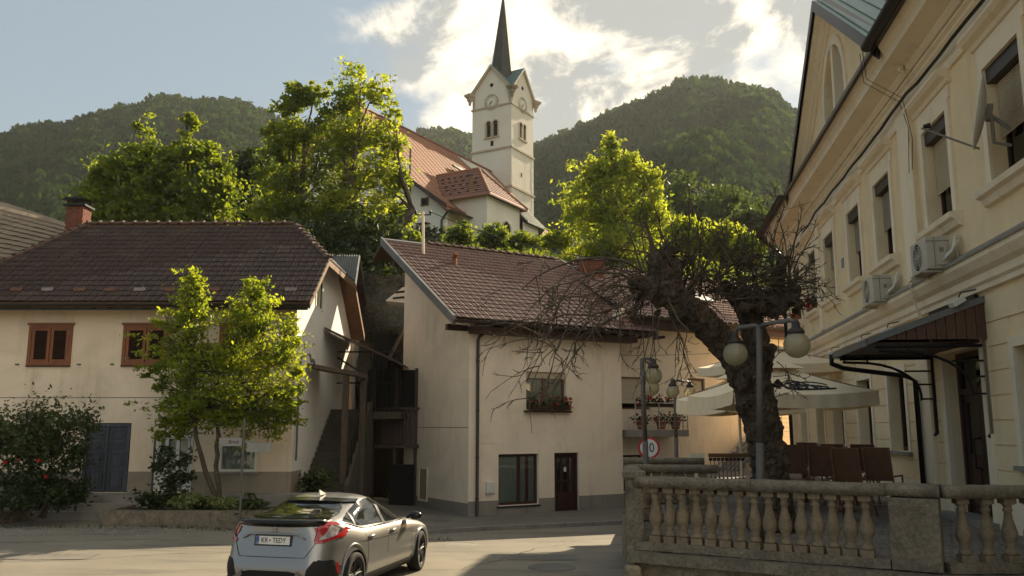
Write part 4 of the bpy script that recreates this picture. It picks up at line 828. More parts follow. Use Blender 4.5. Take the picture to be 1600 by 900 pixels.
tiles(er, 'roof_tile', eroof(6.9, -.03), EF.u, (-EF.n + Vector((0, 0, .5))).normalized(), .30, .34, 13.6, 6.6, lambda u, s: True, M['tileM'], 200, .004, 12)
ridge_caps(er, eroof(6.9, 6) + Vector((0, 0, .04)), eroof(20.5, 6) + Vector((0, 0, .04)), M['tileM'], .11, .4); gutter(er, eroof(6.9, -.1), eroof(20.5, -.1), M['gutter'])
mb = MB(); mb.fbox(EF, 6.9, 20, .0, .66, 6.15, 6.38); mb.build('eave_box', M['wood_dk'], er)
for t in (9.9, 12.2): mb = MB(); a = eroof(t, 2.3); mb.prism([a + Vector((0, 0, .1)), a + EF.u * 1.0 + Vector((0, 0, .1)), a + EF.u * 1.0 - EF.n * 1.3 + Vector((0, 0, .75)), a - EF.n * 1.3 + Vector((0, 0, .75))], (0, 0, .06)); mb.build('skylight', M['grey_fascia'], er)
for t0, t1 in ((6.62, 8.05), (9.95, 10.85)):
    m_ = MB(); frame_rect(m_, EF, t0, t1, 3.12, 4.34, .06, -.14, -.08); w_ = m_.build('window', M['wood_br'], eh); roller(EF, t0 + .06, t1 - .06, 3.35 if t0 < 9 else 3.2, 4.28, -.12, w_, 'shutterw'); pane(EF, t0 + .06, t1 - .06, 3.18, 4.28, -.16, w_)
w_ = casement(EF, 6.55, 7.6, .15, 1.45, eh, 'wood_dk', [7.1]); m_ = MB(); m_.fbox(EF, 6.45, 7.7, 0, .1, .08, .13); m_.build('sill', M['kerb'], w_)
m_ = MB(); m_.fbox(EF, 6.31, 9.3, 0, .014, MB0, .08); m_.build('plinth', M['plinth'], eh); m_ = MB(); m_.fbox(EF, 6.2, 18, -1.4, -1.3, MB0, 6); m_.build('inner_wall', M['room'], eh)
m_ = MB(); m_.tube([EF(6.36, .06, -.4), EF(6.36, .06, 4.6)], .03, 6); m_.build('downpipe', M['black'], eh)
# balcony
bc = MB(); bc.fbox(EF, 6.45, 9.0, 0, 1.0, 2.12, 2.36); balc = bc.build('balcony', M['plinth'], eh)
m_ = MB()
for t in (6.5, 7.6, 8.75, 8.98): m_.tube([EF(t, .97, 2.15), EF(t, .97, 3.32)], .022, 6)
m_.tube([EF(6.5, .97, 3.33), EF(9.0, .97, 3.33)], .028, 6); m_.tube([EF(8.98, .02, 3.33), EF(8.98, .97, 3.33)], .028, 6)
for z in (2.5, 2.68, 2.86, 3.04, 3.18): m_.tube([EF(6.5, .97, z), EF(9.0, .97, z)], .008, 5)
for z in (2.5, 2.68, 2.86, 3.04, 3.18): m_.tube([EF(8.98, .02, z), EF(8.98, .97, z)], .008, 5)
m_.build('balcony_railing', M['steel'], eh)
geranium('long box of red geraniums hanging on the upper rail of the balcony', EF, 6.7, 8.4, .85, 3.18, 'wood_dk', n=55, seed=5)
geranium('left potted red geranium on the balcony floor', EF, 6.65, 7.35, .7, 2.38, pot=True, n=26, seed=6); geranium('middle potted red geranium on the balcony floor', EF, 7.6, 8.25, .7, 2.38, pot=True, n=24, seed=7); geranium('right tall potted red geranium at the end of the balcony', EF, 8.3, 8.95, .7, 2.38, pot=True, n=32, seed=8)
# stairs with steel railing up to the right
sts = empty('staircase', 'outdoor stairs with a steel railing climbing right behind the parasol', 'staircase', EF(11, 1, 0))
for i in range(12): m_ = MB(); m_.fbox(EF, 9.7 + i * .27, 12.9, .3, 1.5 + .004 * i, -.5 + i * .19 + .3, -.5 + (i + 1) * .19 + .3); m_.build('stair_step', M['plinth'], sts)
m_ = MB(); m_.fbox(EF, 12.9, 15, .25, 1.52, -.5, 2.1); m_.build('stair_landing', M['plasterM'], sts); m_ = MB()
for i in range(6): t = 9.8 + i * .62; z = .0 + (t - 9.7) * .70; m_.tube([EF(t, 1.45, z), EF(t, 1.45, z + .95)], .02, 6)
for k in range(6): m_.tube([EF(9.8, 1.45, .12 + k * .17), EF(12.9, 1.45, 2.29 + k * .17)], .022 if k == 5 else .008, 5); m_.tube([EF(12.9, 1.45, 2.29 + k * .17), EF(14.6, 1.45, 2.29 + k * .17)], .022 if k == 5 else .008, 5)
for t in (12.9, 13.5, 14.1, 14.6): m_.tube([EF(t, 1.45, 2.1), EF(t, 1.45, 3.15)], .02, 6)
m_.build('railing', M['steel'], sts)
m_ = MB(); m_.fbox(EF, 13.1, 13.25, 0, .12, 3.6, 3.85); tag(m_.build('wall_lamp', M['black']), 'small black wall lamp on the pale wall beneath the parasol', 'lamp')
# chimney rising behind the white house roof
ck = empty('chimney', 'low brick chimney stack behind the ridge of the white house roof', 'chimney', at(925, 410, 36)); cc_ = at(925, 418, 36); m_ = MB(); m_.box((cc_.x - .5, 36.05, cc_.z - 3), (cc_.x + .5, 36.6, cc_.z + .33)); m_.build('core', M['soil'], ck)
for j in range(9):
    for i in range(5): m_ = MB(); x0 = cc_.x - .54 + i * .217 - (.05 if j % 2 else 0); m_.box((x0, 35.98, cc_.z + .32 - (j + 1) * .085), (x0 + .2, 36.09, cc_.z + .32 - (j + 1) * .085 + .072)); m_.build('brick', M['brick'], ck)
m_ = MB(); m_.box((cc_.x - .68, 35.9, cc_.z + .33), (cc_.x + .66, 36.7, cc_.z + .42)); m_.build('chimney_cap', M['plinth'], ck)
# mast with wires
ms = at(662, 390, 32.0); mt = at(661, 331, 32.0); e = empty('service_mast', 'pale electricity mast standing on the white house roof', 'mast', ms); m_ = MB(); m_.tube([ms - Vector((0, 0, .6)), mt], .055, 8); m_.build('pole', M['trim'], e); m_ = MB(); m_.tube([mt + Vector((-.3, 0, -.12)), mt + Vector((.3, 0, -.12))], .025, 6)
for dx in (-.28, .28): m_.lathe([(.02, -.12), (.045, -.06), (.045, .02), (.02, .06)], mt + Vector((dx, 0, 0)), 8)
m_.build('cross_arm', M['black'], e)
def wire(a, b, sag, label, r=.012, n=18, mat='black'):
    a, b = Vector(a), Vector(b); m_ = MB(); m_.tube([a.lerp(b, i / n) - Vector((0, 0, 4 * sag * (i / n) * (1 - i / n))) for i in range(n + 1)], r, 5); return tag(m_.build('cable', M[mat]), label, 'cable')
wire(mt + Vector((-.28, 0, 0)), at(330, 420, 33), .9, 'thin black cable sagging left from the roof mast across the trees')
wire(mt + Vector((.28, 0, 0)), at(1222, 392, 31.5), 1.1, 'thin black cable running right from the roof mast to the yellow building', .016)
wire(MID(1.6, .05, 5.0) , EF(11.4, .1, 5.4), .12, 'thin cable strung across the white facade under the eaves', .008)
# ================================================================== YELLOW BUILDING on the right
RN = Vector((-1, .1562, 0)).normalized(); RF0 = Fr((5.45, 0), (.1562, 1), (RN.x, RN.y)); KU = sqrt(1 + .1562 ** 2)
class FrY:
    u = RF0.u; n = RN
    def __call__(s, t, d, z): return Vector((5.45 + .1562 * t, t, z)) + RN * d
RF = FrY()
yb = empty('building', 'ochre yellow two storey building with cream cornices, pediment and many tall windows', 'building', (8, 14, .9))
TZ = .9; T0, T1 = 4.0, 32.0
UW = [(8.2, 9.5), (11.4, 12.7), (14.4, 15.7), (18.0, 19.3), (20.7, 22.0), (23.7, 25.0), (26.3, 27.5), (29.1, 30.3)]
GW = [(8.0, 9.4), (11.2, 12.5), (17.95, 19.2), (20.7, 22.0), (23.7, 25.0), (26.3, 27.5), (29.1, 30.3)]
DOOR = (13.72, 15.45, TZ, 3.75)
ops = [(a, b, 6.12, 8.0) for a, b in UW] + [(a, b, 1.95 if i > 1 else 1.9, 3.62) for i, (a, b) in enumerate(GW)] + [DOOR]
mb = MB(); wall_cells(mb, RF, T0, T1, .3, 9.9, ops, .32)
mb.poly([RF(T1, 0, .3), RF(T1, 0, 9.9), RF(T1, -13, 9.9), RF(T1, -13, .3)]); mb.poly([RF(T0, 0, .3), RF(T0, 0, 9.9), RF(T0, -13, 9.9), RF(T0, -13, .3)]); mb.poly([RF(T0, -13, .3), RF(T0, -13, 9.9), RF(T1, -13, 9.9), RF(T1, -13, .3)])
mb.build('wall', M['yellow'], yb)
# rusticated ground floor: plaster courses with recessed joints, cut round the openings
zc = [1.42, 1.80, 2.18, 2.56, 2.94, 3.32, 3.70, 4.08, 4.52]
blockers = [(a - .16, b + .16) for a, b in GW] ; bz = (1.86, 3.78)
pil = [(16.2, 17.0), (12.75, 13.35) if False else (16.2, 17.0)]
def spans(z0, z1):
    cuts = [(DOOR[0] - .2, DOOR[1] + .2)] if z0 < 3.95 else []
    if z1 > bz[0] and z0 < bz[1]: cuts += blockers
    cuts.append((16.25, 16.95)); cuts = sorted(cuts); x = T0; out = []
    for a, b in cuts:
        if a > x: out.append((x, a))
        x = max(x, b)
    if x < T1: out.append((x, T1))
    return out
for a_, b_ in zip(zc, zc[1:]):
    for (s0, s1) in spans(a_ + .01, b_ - .01):
        n = max(1, round((s1 - s0) / 2.6)) if False else 1
        m_ = MB(); m_.fbox(RF, s0 + .006, s1 - .006, 0, .028, a_ + .012, b_ - .012); m_.build('plaster_course', M['yellow'], yb)
m_ = MB()
for (s0, s1) in ((T0, DOOR[0] - .2), (DOOR[1] + .2, T1)): m_ = MB(); m_.fbox(RF, s0, s1, 0, .06, .3, 1.41); m_.build('plinth', M['trim'], yb)
# pilasters
for (a, b) in ((16.2, 17.0), (25.55, 25.95), (10.2, 10.8)):
    m_ = MB(); 
    if a < 20: m_.fbox(RF, a, b, 0, .10, 5.35, 8.75)
    else: m_.fbox(RF, a, b, 0, .08, 5.35, 8.75)
    m_.build('pilaster', M['trim'], yb)
m_ = MB(); m_.fbox(RF, 16.25, 16.95, 0, .09, 1.41, 4.5); m_.build('pilaster', M['trim'], yb)
m_ = MB(); m_.fbox(RF, 31.5, 32.02, 0, .07, 1.41, 8.7); m_.build('corner_pilaster', M['trim'], yb)
# string course and cornice, stepped profiles run along the facade
def run(parent, name, prof, mat, t0=T0, t1=T1 + .1):
    m_ = MB(); n = len(prof); vs = [RF(t0, d, z) for d, z in prof] + [RF(t1, d, z) for d, z in prof]; m_.add(vs, [tuple(range(n)), tuple(range(2 * n - 1, n - 1, -1))] + [((i + 1) % n, i, n + i, n + (i + 1) % n) for i in range(n)]); return m_.build(name, M[mat], parent)
run(yb, 'string_course', [(0, 4.58), (.08, 4.60), (.08, 4.68), (.13, 4.72), (.13, 4.84), (.22, 4.90), (.30, 5.02), (.30, 5.12), (.05, 5.30), (0, 5.30)], 'trim')
run(yb, 'string_flashing', [(.305, 5.125), (.325, 5.10), (.335, 5.10), (.335, 5.14), (.06, 5.325), (.05, 5.31)], 'plinth')
run(yb, 'frieze', [(0, 8.62), (.05, 8.62), (.07, 8.67), (.07, 8.73), (.05, 8.76), (.05, 9.05), (.11, 9.10), (.11, 9.15), (.17, 9.19), (.17, 9.23), (0, 9.24)], 'trim')
run(yb, 'cornice', [(0, 9.24), (.20, 9.26), (.26, 9.33), (.26, 9.38), (.50, 9.44), (.62, 9.46), (.62, 9.62), (.68, 9.68), (.74, 9.80), (0, 9.86)], 'trim')
# window surrounds, shutters
def upper_window(i, a, b):
    z0, z1 = 6.12, 8.0; m_ = MB(); s = .17
    m_.fbox(RF, a - s, a, 0, .05, z0, z1 + s); m_.fbox(RF, b, b + s, 0, .05, z0, z1 + s); m_.fbox(RF, a, b, 0, .05, z1, z1 + s); sr = m_.build('window_surround', M['trim'], yb)
    m_ = MB(); pr = [(0, z1 + .40), (.07, z1 + .42), (.10, z1 + .48), (.20, z1 + .52), (.26, z1 + .58), (.26, z1 + .63), (0, z1 + .68)]; n = len(pr)
    vs = [RF(a - .32, d, z) for d, z in pr] + [RF(b + .32, d, z) for d, z in pr]; m_.add(vs, [tuple(range(n)), tuple(range(2 * n - 1, n - 1, -1))] + [((k + 1) % n, k, n + k, n + (k + 1) % n) for k in range(n)]); m_.fbox(RF, a - .22, b + .22, 0, .035, z1 + s, z1 + .40); m_.build('window_hood', M['trim'], yb)
    m_ = MB(); pr = [(0, z0 - .28), (.08, z0 - .26), (.12, z0 - .16), (.20, z0 - .13), (.22, z0 - .04), (0, z0 - .005)]; n = len(pr); vs = [RF(a - .3, d, z) for d, z in pr] + [RF(b + .3, d, z) for d, z in pr]; m_.add(vs, [tuple(range(n)), tuple(range(2 * n - 1, n - 1, -1))] + [((k + 1) % n, k, n + k, n + (k + 1) % n) for k in range(n)]); m_.build('sill', M['trim'], yb)
    m_ = MB(); frame_rect(m_, RF, a, b, z0, z1, .07, -.28, -.22); m_.fbox(RF, (a + b) / 2 - .04, (a + b) / 2 + .04, -.28, -.215, z0 + .07, z1 - .07); w = m_.build('window', M['wood_dk'], yb)
    pane(RF, a + .07, b - .07, z0 + .07, z1 - .07, -.25, w, 'glassD'); curtain(RF, a + .07, b - .3, z0 + .07, z1 - .3, -.34, w, 'curtain' if i % 2 else 'shutterw')
    m_ = MB(); m_.fbox(RF, a + .003, b - .003, -.20, -.01, z1 - .24, z1 - .003); m_.build('shutter_box', M['gutter'], w)
    fr_ = [.5, .55, .62, .52, .5, .42, .45, .4][i]; roller(RF, a + .02, b - .02, z1 - .24 - (z1 - z0 - .3) * fr_, z1 - .24, -.16, w, 'shutterb' if i < 3 else 'shutterg')
for i, (a, b) in enumerate(UW): upper_window(i, a, b)
for i, (a, b) in enumerate(GW):
    z0, z1 = (1.9 if i < 2 else 1.95), 3.62; s = .15; m_ = MB(); m_.fbox(RF, a - s, a, 0, .055, z0, z1 + s); m_.fbox(RF, b, b + s, 0, .055, z0, z1 + s); m_.fbox(RF, a, b, 0, .055, z1, z1 + s); m_.build('window_surround', M['trim'], yb)
    m_ = MB(); frame_rect(m_, RF, a, b, z0, z1, .09, -.30, -.20); m_.fbox(RF, (a + b) / 2 - .05, (a + b) / 2 + .05, -.30, -.195, z0, z1); w = m_.build('window', M['wood_dk'], yb); pane(RF, a + .09, b - .09, z0 + .09, z1 - .09, -.25, w, 'glassD'); curtain(RF, a + .09, b - .09, z0 + .09, z1 - .09, -.36, w, 'shutterw')
    m_ = MB(); m_.fbox(RF, a - .2, b + .2, 0, .12, z0 - .07, z0 - .004); m_.build('sill', M['plinth'], yb)
m_ = MB(); m_.fbox(RF, T0 + .3, T1 - .3, -.62, -.58, .4, 9.8); m_.build('inner_wall', M['room'], yb)
# entrance door
a, b, z0, z1 = DOOR; m_ = MB(); m_.fbox(RF, a - .2, a, 0, .08, TZ, z1 + .2); m_.fbox(RF, b, b + .2, 0, .08, TZ, z1 + .2); m_.fbox(RF, a, b, 0, .08, z1, z1 + .2); m_.build('door_surround', M['trim'], yb)
m_ = MB(); frame_rect(m_, RF, a, b, z0, z1, .1, -.28, -.15, False); m_.fbox(RF, a + .1, b - .1, -.28, -.15, 3.02, 3.12); ed = m_.build('entrance_door', M['wood_dk'], yb); tm = (a + b) / 2
for p_, q_ in ((a + .1, tm - .004), (tm + .004, b - .1)):
    m_ = MB(); frame_rect(m_, RF, p_, q_, z0 + .03, 3.02, .13, -.24, -.19); m_.fbox(RF, p_ + .13, q_ - .13, -.24, -.20, z0 + .16, z0 + .95); m_.fbox(RF, p_ + .19, q_ - .19, -.2, -.18, z0 + .24, z0 + .87); m_.fbox(RF, p_ + .13, q_ - .13, -.24, -.195, z0 + .95, z0 + 1.1); m_.build('door_leaf', M['wood_dk'], ed); pane(RF, p_ + .13, q_ - .13, z0 + 1.1, 2.89, -.215, ed, 'glassD')
pane(RF, a + .1, b - .1, 3.12, z1 - .1, -.2, ed, 'glassD'); m_ = MB(); m_.tube([RF(tm + .12, -.19, 1.75), RF(tm + .12, -.08, 1.78), RF(tm + .12, -.08, 2.25), RF(tm + .12, -.19, 2.28)], .02, 6); m_.build('handle', M['black'], ed); m_ = MB(); m_.fbox(RF, a - .2, b + .2, -.2, .35, TZ + .002, TZ + .09); m_.build('doorstep', M['kerb'], yb)
# roof, gutter, pediment
zr0 = 9.84; RD = 7.0; zr1 = 13.6
mb = MB(); e0, e1 = RF(T0 - .8, .86, zr0), RF(T1 + .55, .86, zr0); rA = RF(T0 + 4, -RD + .5, zr1); rB = RF(T1 - 5.5, -RD + .5, zr1); f0, f1 = RF(T0 - .8, -13.8, zr0), RF(T1 + .55, -13.8, zr0)
for pl_ in ([e0, e1, rB, rA], [e1, f1, rB], [f1, f0, rA, rB], [f0, e0, rA]): mb.prism(pl_, (0, 0, -.10))
yr_ = mb.build('roof', M['gutter'], yb)
gutter(yr_, RF(T0 - .8, .92, zr0 + .02), RF(15.7, .92, zr0 + .02), M['black'], .12); gutter(yr_, RF(26.6, .92, zr0 + .02), RF(T1 + .6, .92, zr0 + .02), M['black'], .10)
mb = MB(); pc, ph = 21.15, 5.45; za, zb = 9.86, 13.35
def tri(t, d, z): return RF(t, d, z)
# pediment wall with arched window
arc = []; wz = 10.75; wr = 1.15
for k in range(13): q = pi * k / 12; arc.append((pc + wr * cos(q), wz + .25 + 1.35 * sin(q)))
arc = [(pc + wr, 10.1)] + arc + [(pc - wr, 10.1)]
outl = [(pc + ph - .3, za)] + [(pc, zb - .25)] + [(pc - ph + .3, za)]
mb.poly([RF(pc + ph - .3, .3, za), RF(pc, .3, zb - .2)] + [RF(pc, .3, arc[7][1])] + [RF(t, .3, z) for t, z in arc[6::-1]] + [RF(pc + wr, .3, za)])
mb.poly([RF(pc - ph + .3, .3, za), RF(pc, .3, zb - .2), RF(pc, .3, arc[7][1])] + [RF(t, .3, z) for t, z in arc[8:]] + [RF(pc - wr, .3, za)])
for (t, z), (t2, z2) in zip(arc, arc[1:]): mb.poly([RF(t, .3, z), RF(t2, .3, z2), RF(t2, .05, z2), RF(t, .05, z)])
pw = mb.build('pediment_wall', M['yellow'], yb)
mb = MB()
for (t, z), (t2, z2) in zip(arc, arc[1:]):
    k = 1.16
    def o_(t, z): return (pc + (t - pc) * k, wz + (z - wz) * (k if z > wz else 1) )
    A0, A1 = o_(t, z), o_(t2, z2); mb.hexa([RF(t, .3, z), RF(t2, .3, z2), RF(t2, .36, z2), RF(t, .36, z), RF(A0[0], .3, A0[1]), RF(A1[0], .3, A1[1]), RF(A1[0], .36, A1[1]), RF(A0[0], .36, A0[1])])
mb.fbox(RF, pc - .12, pc + .12, .10, .35, 9.9, arc[7][1]); mb.build('arch_surround', M['trim'], pw); m_ = MB(); m_.fbox(RF, pc - wr, pc + wr, .06, .09, 9.9, 12.5); m_.build('pane', M['glassD'], pw); m_ = MB(); m_.fbox(RF, pc - wr, pc - .6, .10, .14, 9.9, 11.9); m_.fbox(RF, pc + .15, pc + .55, .10, .14, 9.9, 12.2); m_.build('curtain', M['trim'], pw)
def rake(s_, name, prof, mat):
    m_ = MB(); n = len(prof); a0, a1 = (pc + s_ * (ph + .1), za - .02), (pc, zb + .35); L_ = math.hypot(a1[0] - a0[0], a1[1] - a0[1]); up = (-(a1[1] - a0[1]) / L_ * (-s_ if False else 1), 0)
    vs = [RF(a0[0], d, a0[1] + z) for d, z in prof] + [RF(a1[0], d, a1[1] + z) for d, z in prof]; m_.add(vs, [tuple(range(n)), tuple(range(2 * n - 1, n - 1, -1))] + [((k + 1) % n, k, n + k, n + (k + 1) % n) for k in range(n)]); return m_.build(name, M[mat], yb)
for s_ in (-1, 1):
    rake(s_, 'raking_cornice', [(.3, -.62), (.36, -.6), (.36, -.48), (.44, -.44), (.50, -.36), (.66, -.30), (.66, -.14), (.3, -.12)], 'trim'); rake(s_, 'raking_flashing', [(.3, -.118), (.70, -.14), (.72, -.30), (.75, -.30), (.75, .0), (.3, .02)], 'black')
mb = MB()
for s_ in (-1, 1): mb.prism([RF(pc + s_ * (ph + .1), .74, za), RF(pc, .74, zb + .36), RF(pc, -6.2, zb + .36), RF(pc + s_ * (ph + .1), .3, za)], (0, 0, -.04))
cr_ = mb.build('cross_roof', M['copper'], yb)
for i in range(14):
    for s_ in (-1, 1): m_ = MB(); d = .6 - i * .5; q = 1 - (.74 - d) / 6.94; a_ = RF(pc, d, zb + .385); b_ = RF(pc + s_ * (ph + .1) * q, d, za + (zb + .36 - za) * (1 - q) + .02); m_.tube([a_, b_], .018, 4); m_.build('standing_seam', M['copper'], cr_)
mb = MB(); mb.fbox(RF, 9.6, 10.1, -3, -2.5, 10.5, 12.3)
# downpipe at the far corner, and cables
m_ = MB(); m_.tube([RF(T1 + .3, .9, 9.75), RF(T1 + .1, .35, 9.2), RF(T1 - .1, .14, 8.9), RF(T1 - .1, .14, .9)], .06, 8); m_.build('downpipe', M['black'], yb)
m_ = MB(); pts = []
for i in range(40): t = 6 + i * (30.2 - 6) / 39; pts.append(RF(t, .16 + .02 * sin(i * 1.7), 8.92 - .04 * abs(sin(i * .9)) - (.35 * ss(25, 30, t)) + (.06 if 15.9 < t < 17.2 else 0)))
m_.tube(pts, .032, 6); tag(m_.build('cable', M['black']), 'thick black cable run along the frieze of the yellow building', 'cable')
for k, t in enumerate((15.9, 16.1)): m_ = MB(); m_.tube([RF(t, .95, 9.9), RF(t + .05, .9, 9.3), RF(t - .1, .3, 8.8), RF(t, .14, 8.0 + k * .3), RF(t + .1, .16, 7.4)], .008, 4); m_.build('loose_wire', M['black'], yb)
m_ = MB(); m_.tube([RF(16.15, .12, 8.2), RF(16.1, .12, 7.0), RF(16.12, .12, 5.9)], .02, 6); m_.build('conduit', M['trim'], yb)
m_ = MB(); m_.tube([RF(16.05, .14, 5.05), RF(16.02, .34, 4.9), RF(16.0, .16, 4.4), RF(15.8, .2, 4.3)], .018, 5); m_.tube([RF(14.9, .2, 5.1), RF(15.6, .3, 5.3), RF(16.0, .36, 5.1), RF(16.1, .2, 4.5)], .014, 5); m_.build('loose_wire', M['trim'], yb)
# awning over the door
aw = empty('awning', 'black metal awning with a boarded soffit over the entrance door', 'awning', RF(14.8, 0, 3.8)); a0, a1 = RF(13.45, 0.03, 4.5), RF(16.15, 0.03, 4.5); b0, b1 = RF(13.6, 1.8, 3.86), RF(16.15, 1.8, 3.86); c0, c1 = RF(13.45, .03, 3.84), RF(16.2, .03, 3.84)
m_ = MB(); m_.prism([a0, a1, b1 + Vector((0, 0, .02)), b0 + Vector((0, 0, .02))], (0, 0, -.05)); m_.poly([a1, b1, c1]); m_.build('metal_sheet', M['black'], aw)
m_ = MB(); lo = Vector((0, 0, -.10)); m_.prism([b0, b1, b1 + lo, b0 + lo], RN * .03); m_.prism([a0 + Vector((0, 0, .03)), b0 + Vector((0, 0, .03)), b0 + lo * .8, a0 + lo * .8], RF.u * -.04); m_.prism([c1, b1, b1 + lo, c1 + lo], RF.u * .03); m_.build('fascia', M['grey_fascia'], aw)
for i in range(12):   # boarded near end
    k0, k1 = i / 12, (i + .93) / 12; m_ = MB(); p = [c0.lerp(b0, k0), c0.lerp(b0, k1), a0.lerp(b0, k1) - Vector((0, 0, .06)), a0.lerp(b0, k0) - Vector((0, 0, .06))]; m_.prism(p, RF.u * .02); m_.build('end_board', M['boards'], aw)
for i in range(16):
    t0, t1 = 13.62 + i * .16, 13.62 + (i + .94) * .16; m_ = MB(); p = [RF(t0, .05, 3.80), RF(t1, .05, 3.80), RF(t1, 1.78, 3.80), RF(t0, 1.78, 3.80)]; m_.prism(p, (0, 0, .02)); m_.build('soffit_board', M['wood_dk'], aw)
m_ = MB(); m_.prism([RF(13.7, .02, 4.5), RF(16.0, .02, 4.5), RF(16.0, .06, 4.62), RF(13.7, .06, 4.62)], (0, 0, .05)); m_.fbox(RF, 13.7, 16.0, .03, .07, 4.45, 4.66); m_.build('flashing', M['black'], aw)
m_ = MB(); m_.tube([RF(16.15, 1.84, 3.84), RF(16.17, 1.84, 3.66), RF(16.3, 1.6, 3.58), RF(16.75, .35, 3.45), RF(16.8, .16, 3.35), RF(16.8, .15, .95)], .05, 8); m_.build('downpipe', M['black'], aw, True)
for t in (13.55, 16.1):
    m_ = MB(); m_.fbox(RF, t - .03, t + .03, .03, .08, 2.35, 3.95); m_.tube([RF(t, .10, 2.3), RF(t, .05, 2.36)], .03, 6); br_ = m_.build('bracket', M['black'], aw)
    m_ = MB(); pts = [RF(t, .28, 2.95)]
    for k in range(9): q = pi / 2 * k / 8; pts.append(RF(t, .28 + 1.1 * (1 - cos(q)), 3.05 + .62 * sin(q)))
    pts.append(RF(t, 1.65, 3.68)); m_.tube(pts, .026, 6)
    for z, d in ((2.98, .28), (3.25, .34), (3.5, .55), (3.7, 1.2)): m_.tube([RF(t, .06, z), RF(t, d, z)] if z < 3.65 else [RF(t, d, 3.66), RF(t, d, 3.82)], .018, 5)
    m_.tube([RF(t, .05, 3.74), RF(t, 1.7, 3.74)], .03, 6); m_.tube([RF(t, 1.62, 3.68), RF(t, 1.62, 3.80)], .02, 5); m_.build('curved_stay', M['black'], br_)
# AC units
def ac(t0, t1, z0, z1, label):
    e = empty('ac_unit', label, 'air conditioner', RF(t0, .2, z0), 'air conditioners on the yellow building'); m_ = MB(); m_.fbox(RF, t0, t1, .2, .58, z0, z1); b_ = m_.build('casing', M['acw'], e); bevel(b_, .012)
    c = RF((t0 * .45 + t1 * .55), .585, (z0 + z1) / 2); m_ = MB(); r = (z1 - z0) * .42; U_, Zv = RF.u, Vector((0, 0, 1))
    for rr in (r, r * .8, r * .6, r * .4, r * .2): m_.tube([c + U_ * rr * cos(q * pi / 12) + Zv * rr * sin(q * pi / 12) for q in range(25)], .006, 4)
    for q in range(6): m_.tube([c, c + U_ * r * cos(q * pi / 3) + Zv * r * sin(q * pi / 3)], .006, 4)
    m_.build('fan_grille', M['acw'], e); m_ = MB(); m_.tube([c - RN * .008, c - RN * .002], [r, r], 20); m_.build('fan_opening', M['dark'], e)
    m_ = MB(); m_.fbox(RF, t0 - .035, t0 - .001, .27, .42, z0 + .06, z0 + .46); m_.build('valve_cover', M['acw'], e); m_ = MB(); m_.fbox(RF, t0 - .04, t0 - .036, .31, .38, z0 + .28, z0 + .36); m_.build('label_plate', M['plinth'], e)
    m_ = MB(); m_.fbox(RF, t0 - .001 + .0, t0 + .02, .20, .58, z1 - .10, z1 - .08); m_.fbox(RF, t0 - .003, t0, .44, .455, z0 + .02, z1 - .02); m_.build('casing_seam', M['plinth'], e)
    m_ = MB()
    for t in (t0 + .08, t1 - .1): m_.fbox(RF, t, t + .04, .03, .62, z0 - .05, z0 - .006); m_.fbox(RF, t, t + .04, .03, .07, z0 - .05, z0 + .32)
    m_.build('bracket', M['acw'], e); m_ = MB(); m_.tube([RF(t0 - .05, .3, z0 + .2), RF(t0 - .12, .2, z0 + .3), RF(t0 - .06, .12, z1 - .06), RF(t0 + .05, .06, z1 + .02)], .022, 6); m_.tube([RF(t0 - .05, .33, z0 + .14), RF(t0 - .14, .24, z0 + .24), RF(t0 - .08, .1, z1 - .12), RF(t0 + .05, .05, z1 - .05)], .018, 6); m_.build('pipe', M['white'], e)
ac(14.25, 15.12, 5.13, 5.70, 'air conditioner nearer the camera, under the beige shuttered window'); ac(17.75, 18.7, 5.08, 5.66, 'farther air conditioner with its round fan showing, left of the drainpipe')
# satellite dish
ds = empty('satellite_dish', 'satellite dish seen edge on with a long arm beside the uppermost right window', 'satellite dish', RF(11.9, .1, 6.9)); m_ = MB(); c = RF(12.0, .33, 7.05); ax = Vector((-.88, .50, .20)).normalized(); s1 = ax.cross(Vector((0, 0, 1))).normalized(); s2 = s1.cross(ax); K = 28; vs = []
for j in range(6):
    r = .55 * j / 5
    for k in range(K): q = 2 * pi * k / K; vs.append(c + s1 * r * cos(q) * .9 + s2 * r * sin(q) + ax * (.30 * r * r))
fs = [(j * K + k, j * K + (k + 1) % K, (j + 1) * K + (k + 1) % K, (j + 1) * K + k) for j in range(5) for k in range(K)]; m_.add(vs, fs); dd = m_.build('dish', M['white'], ds, True); md = dd.modifiers.new('s', 'SOLIDIFY'); md.thickness = .015
m_ = MB(); lnb = c + ax * .82 - s2 * .25; m_.tube([c - s2 * .55, lnb], .016, 6); m_.tube([c - ax * .03, RF(11.9, .05, 6.75)], .03, 6); m_.obox(c - ax * .06, ax * .04, s1 * .06, s2 * .12); m_.tube([RF(11.9, .05, 6.5), RF(11.9, .28, 6.55), RF(11.9, .28, 6.95)], .025, 6); m_.build('arm', M['plinth'], ds); m_ = MB(); m_.tube([lnb - ax * .02 + s2 * .02, lnb + s2 * .05 - ax * .12], [.03, .045], 8); m_.build('receiver', M['black'], ds)
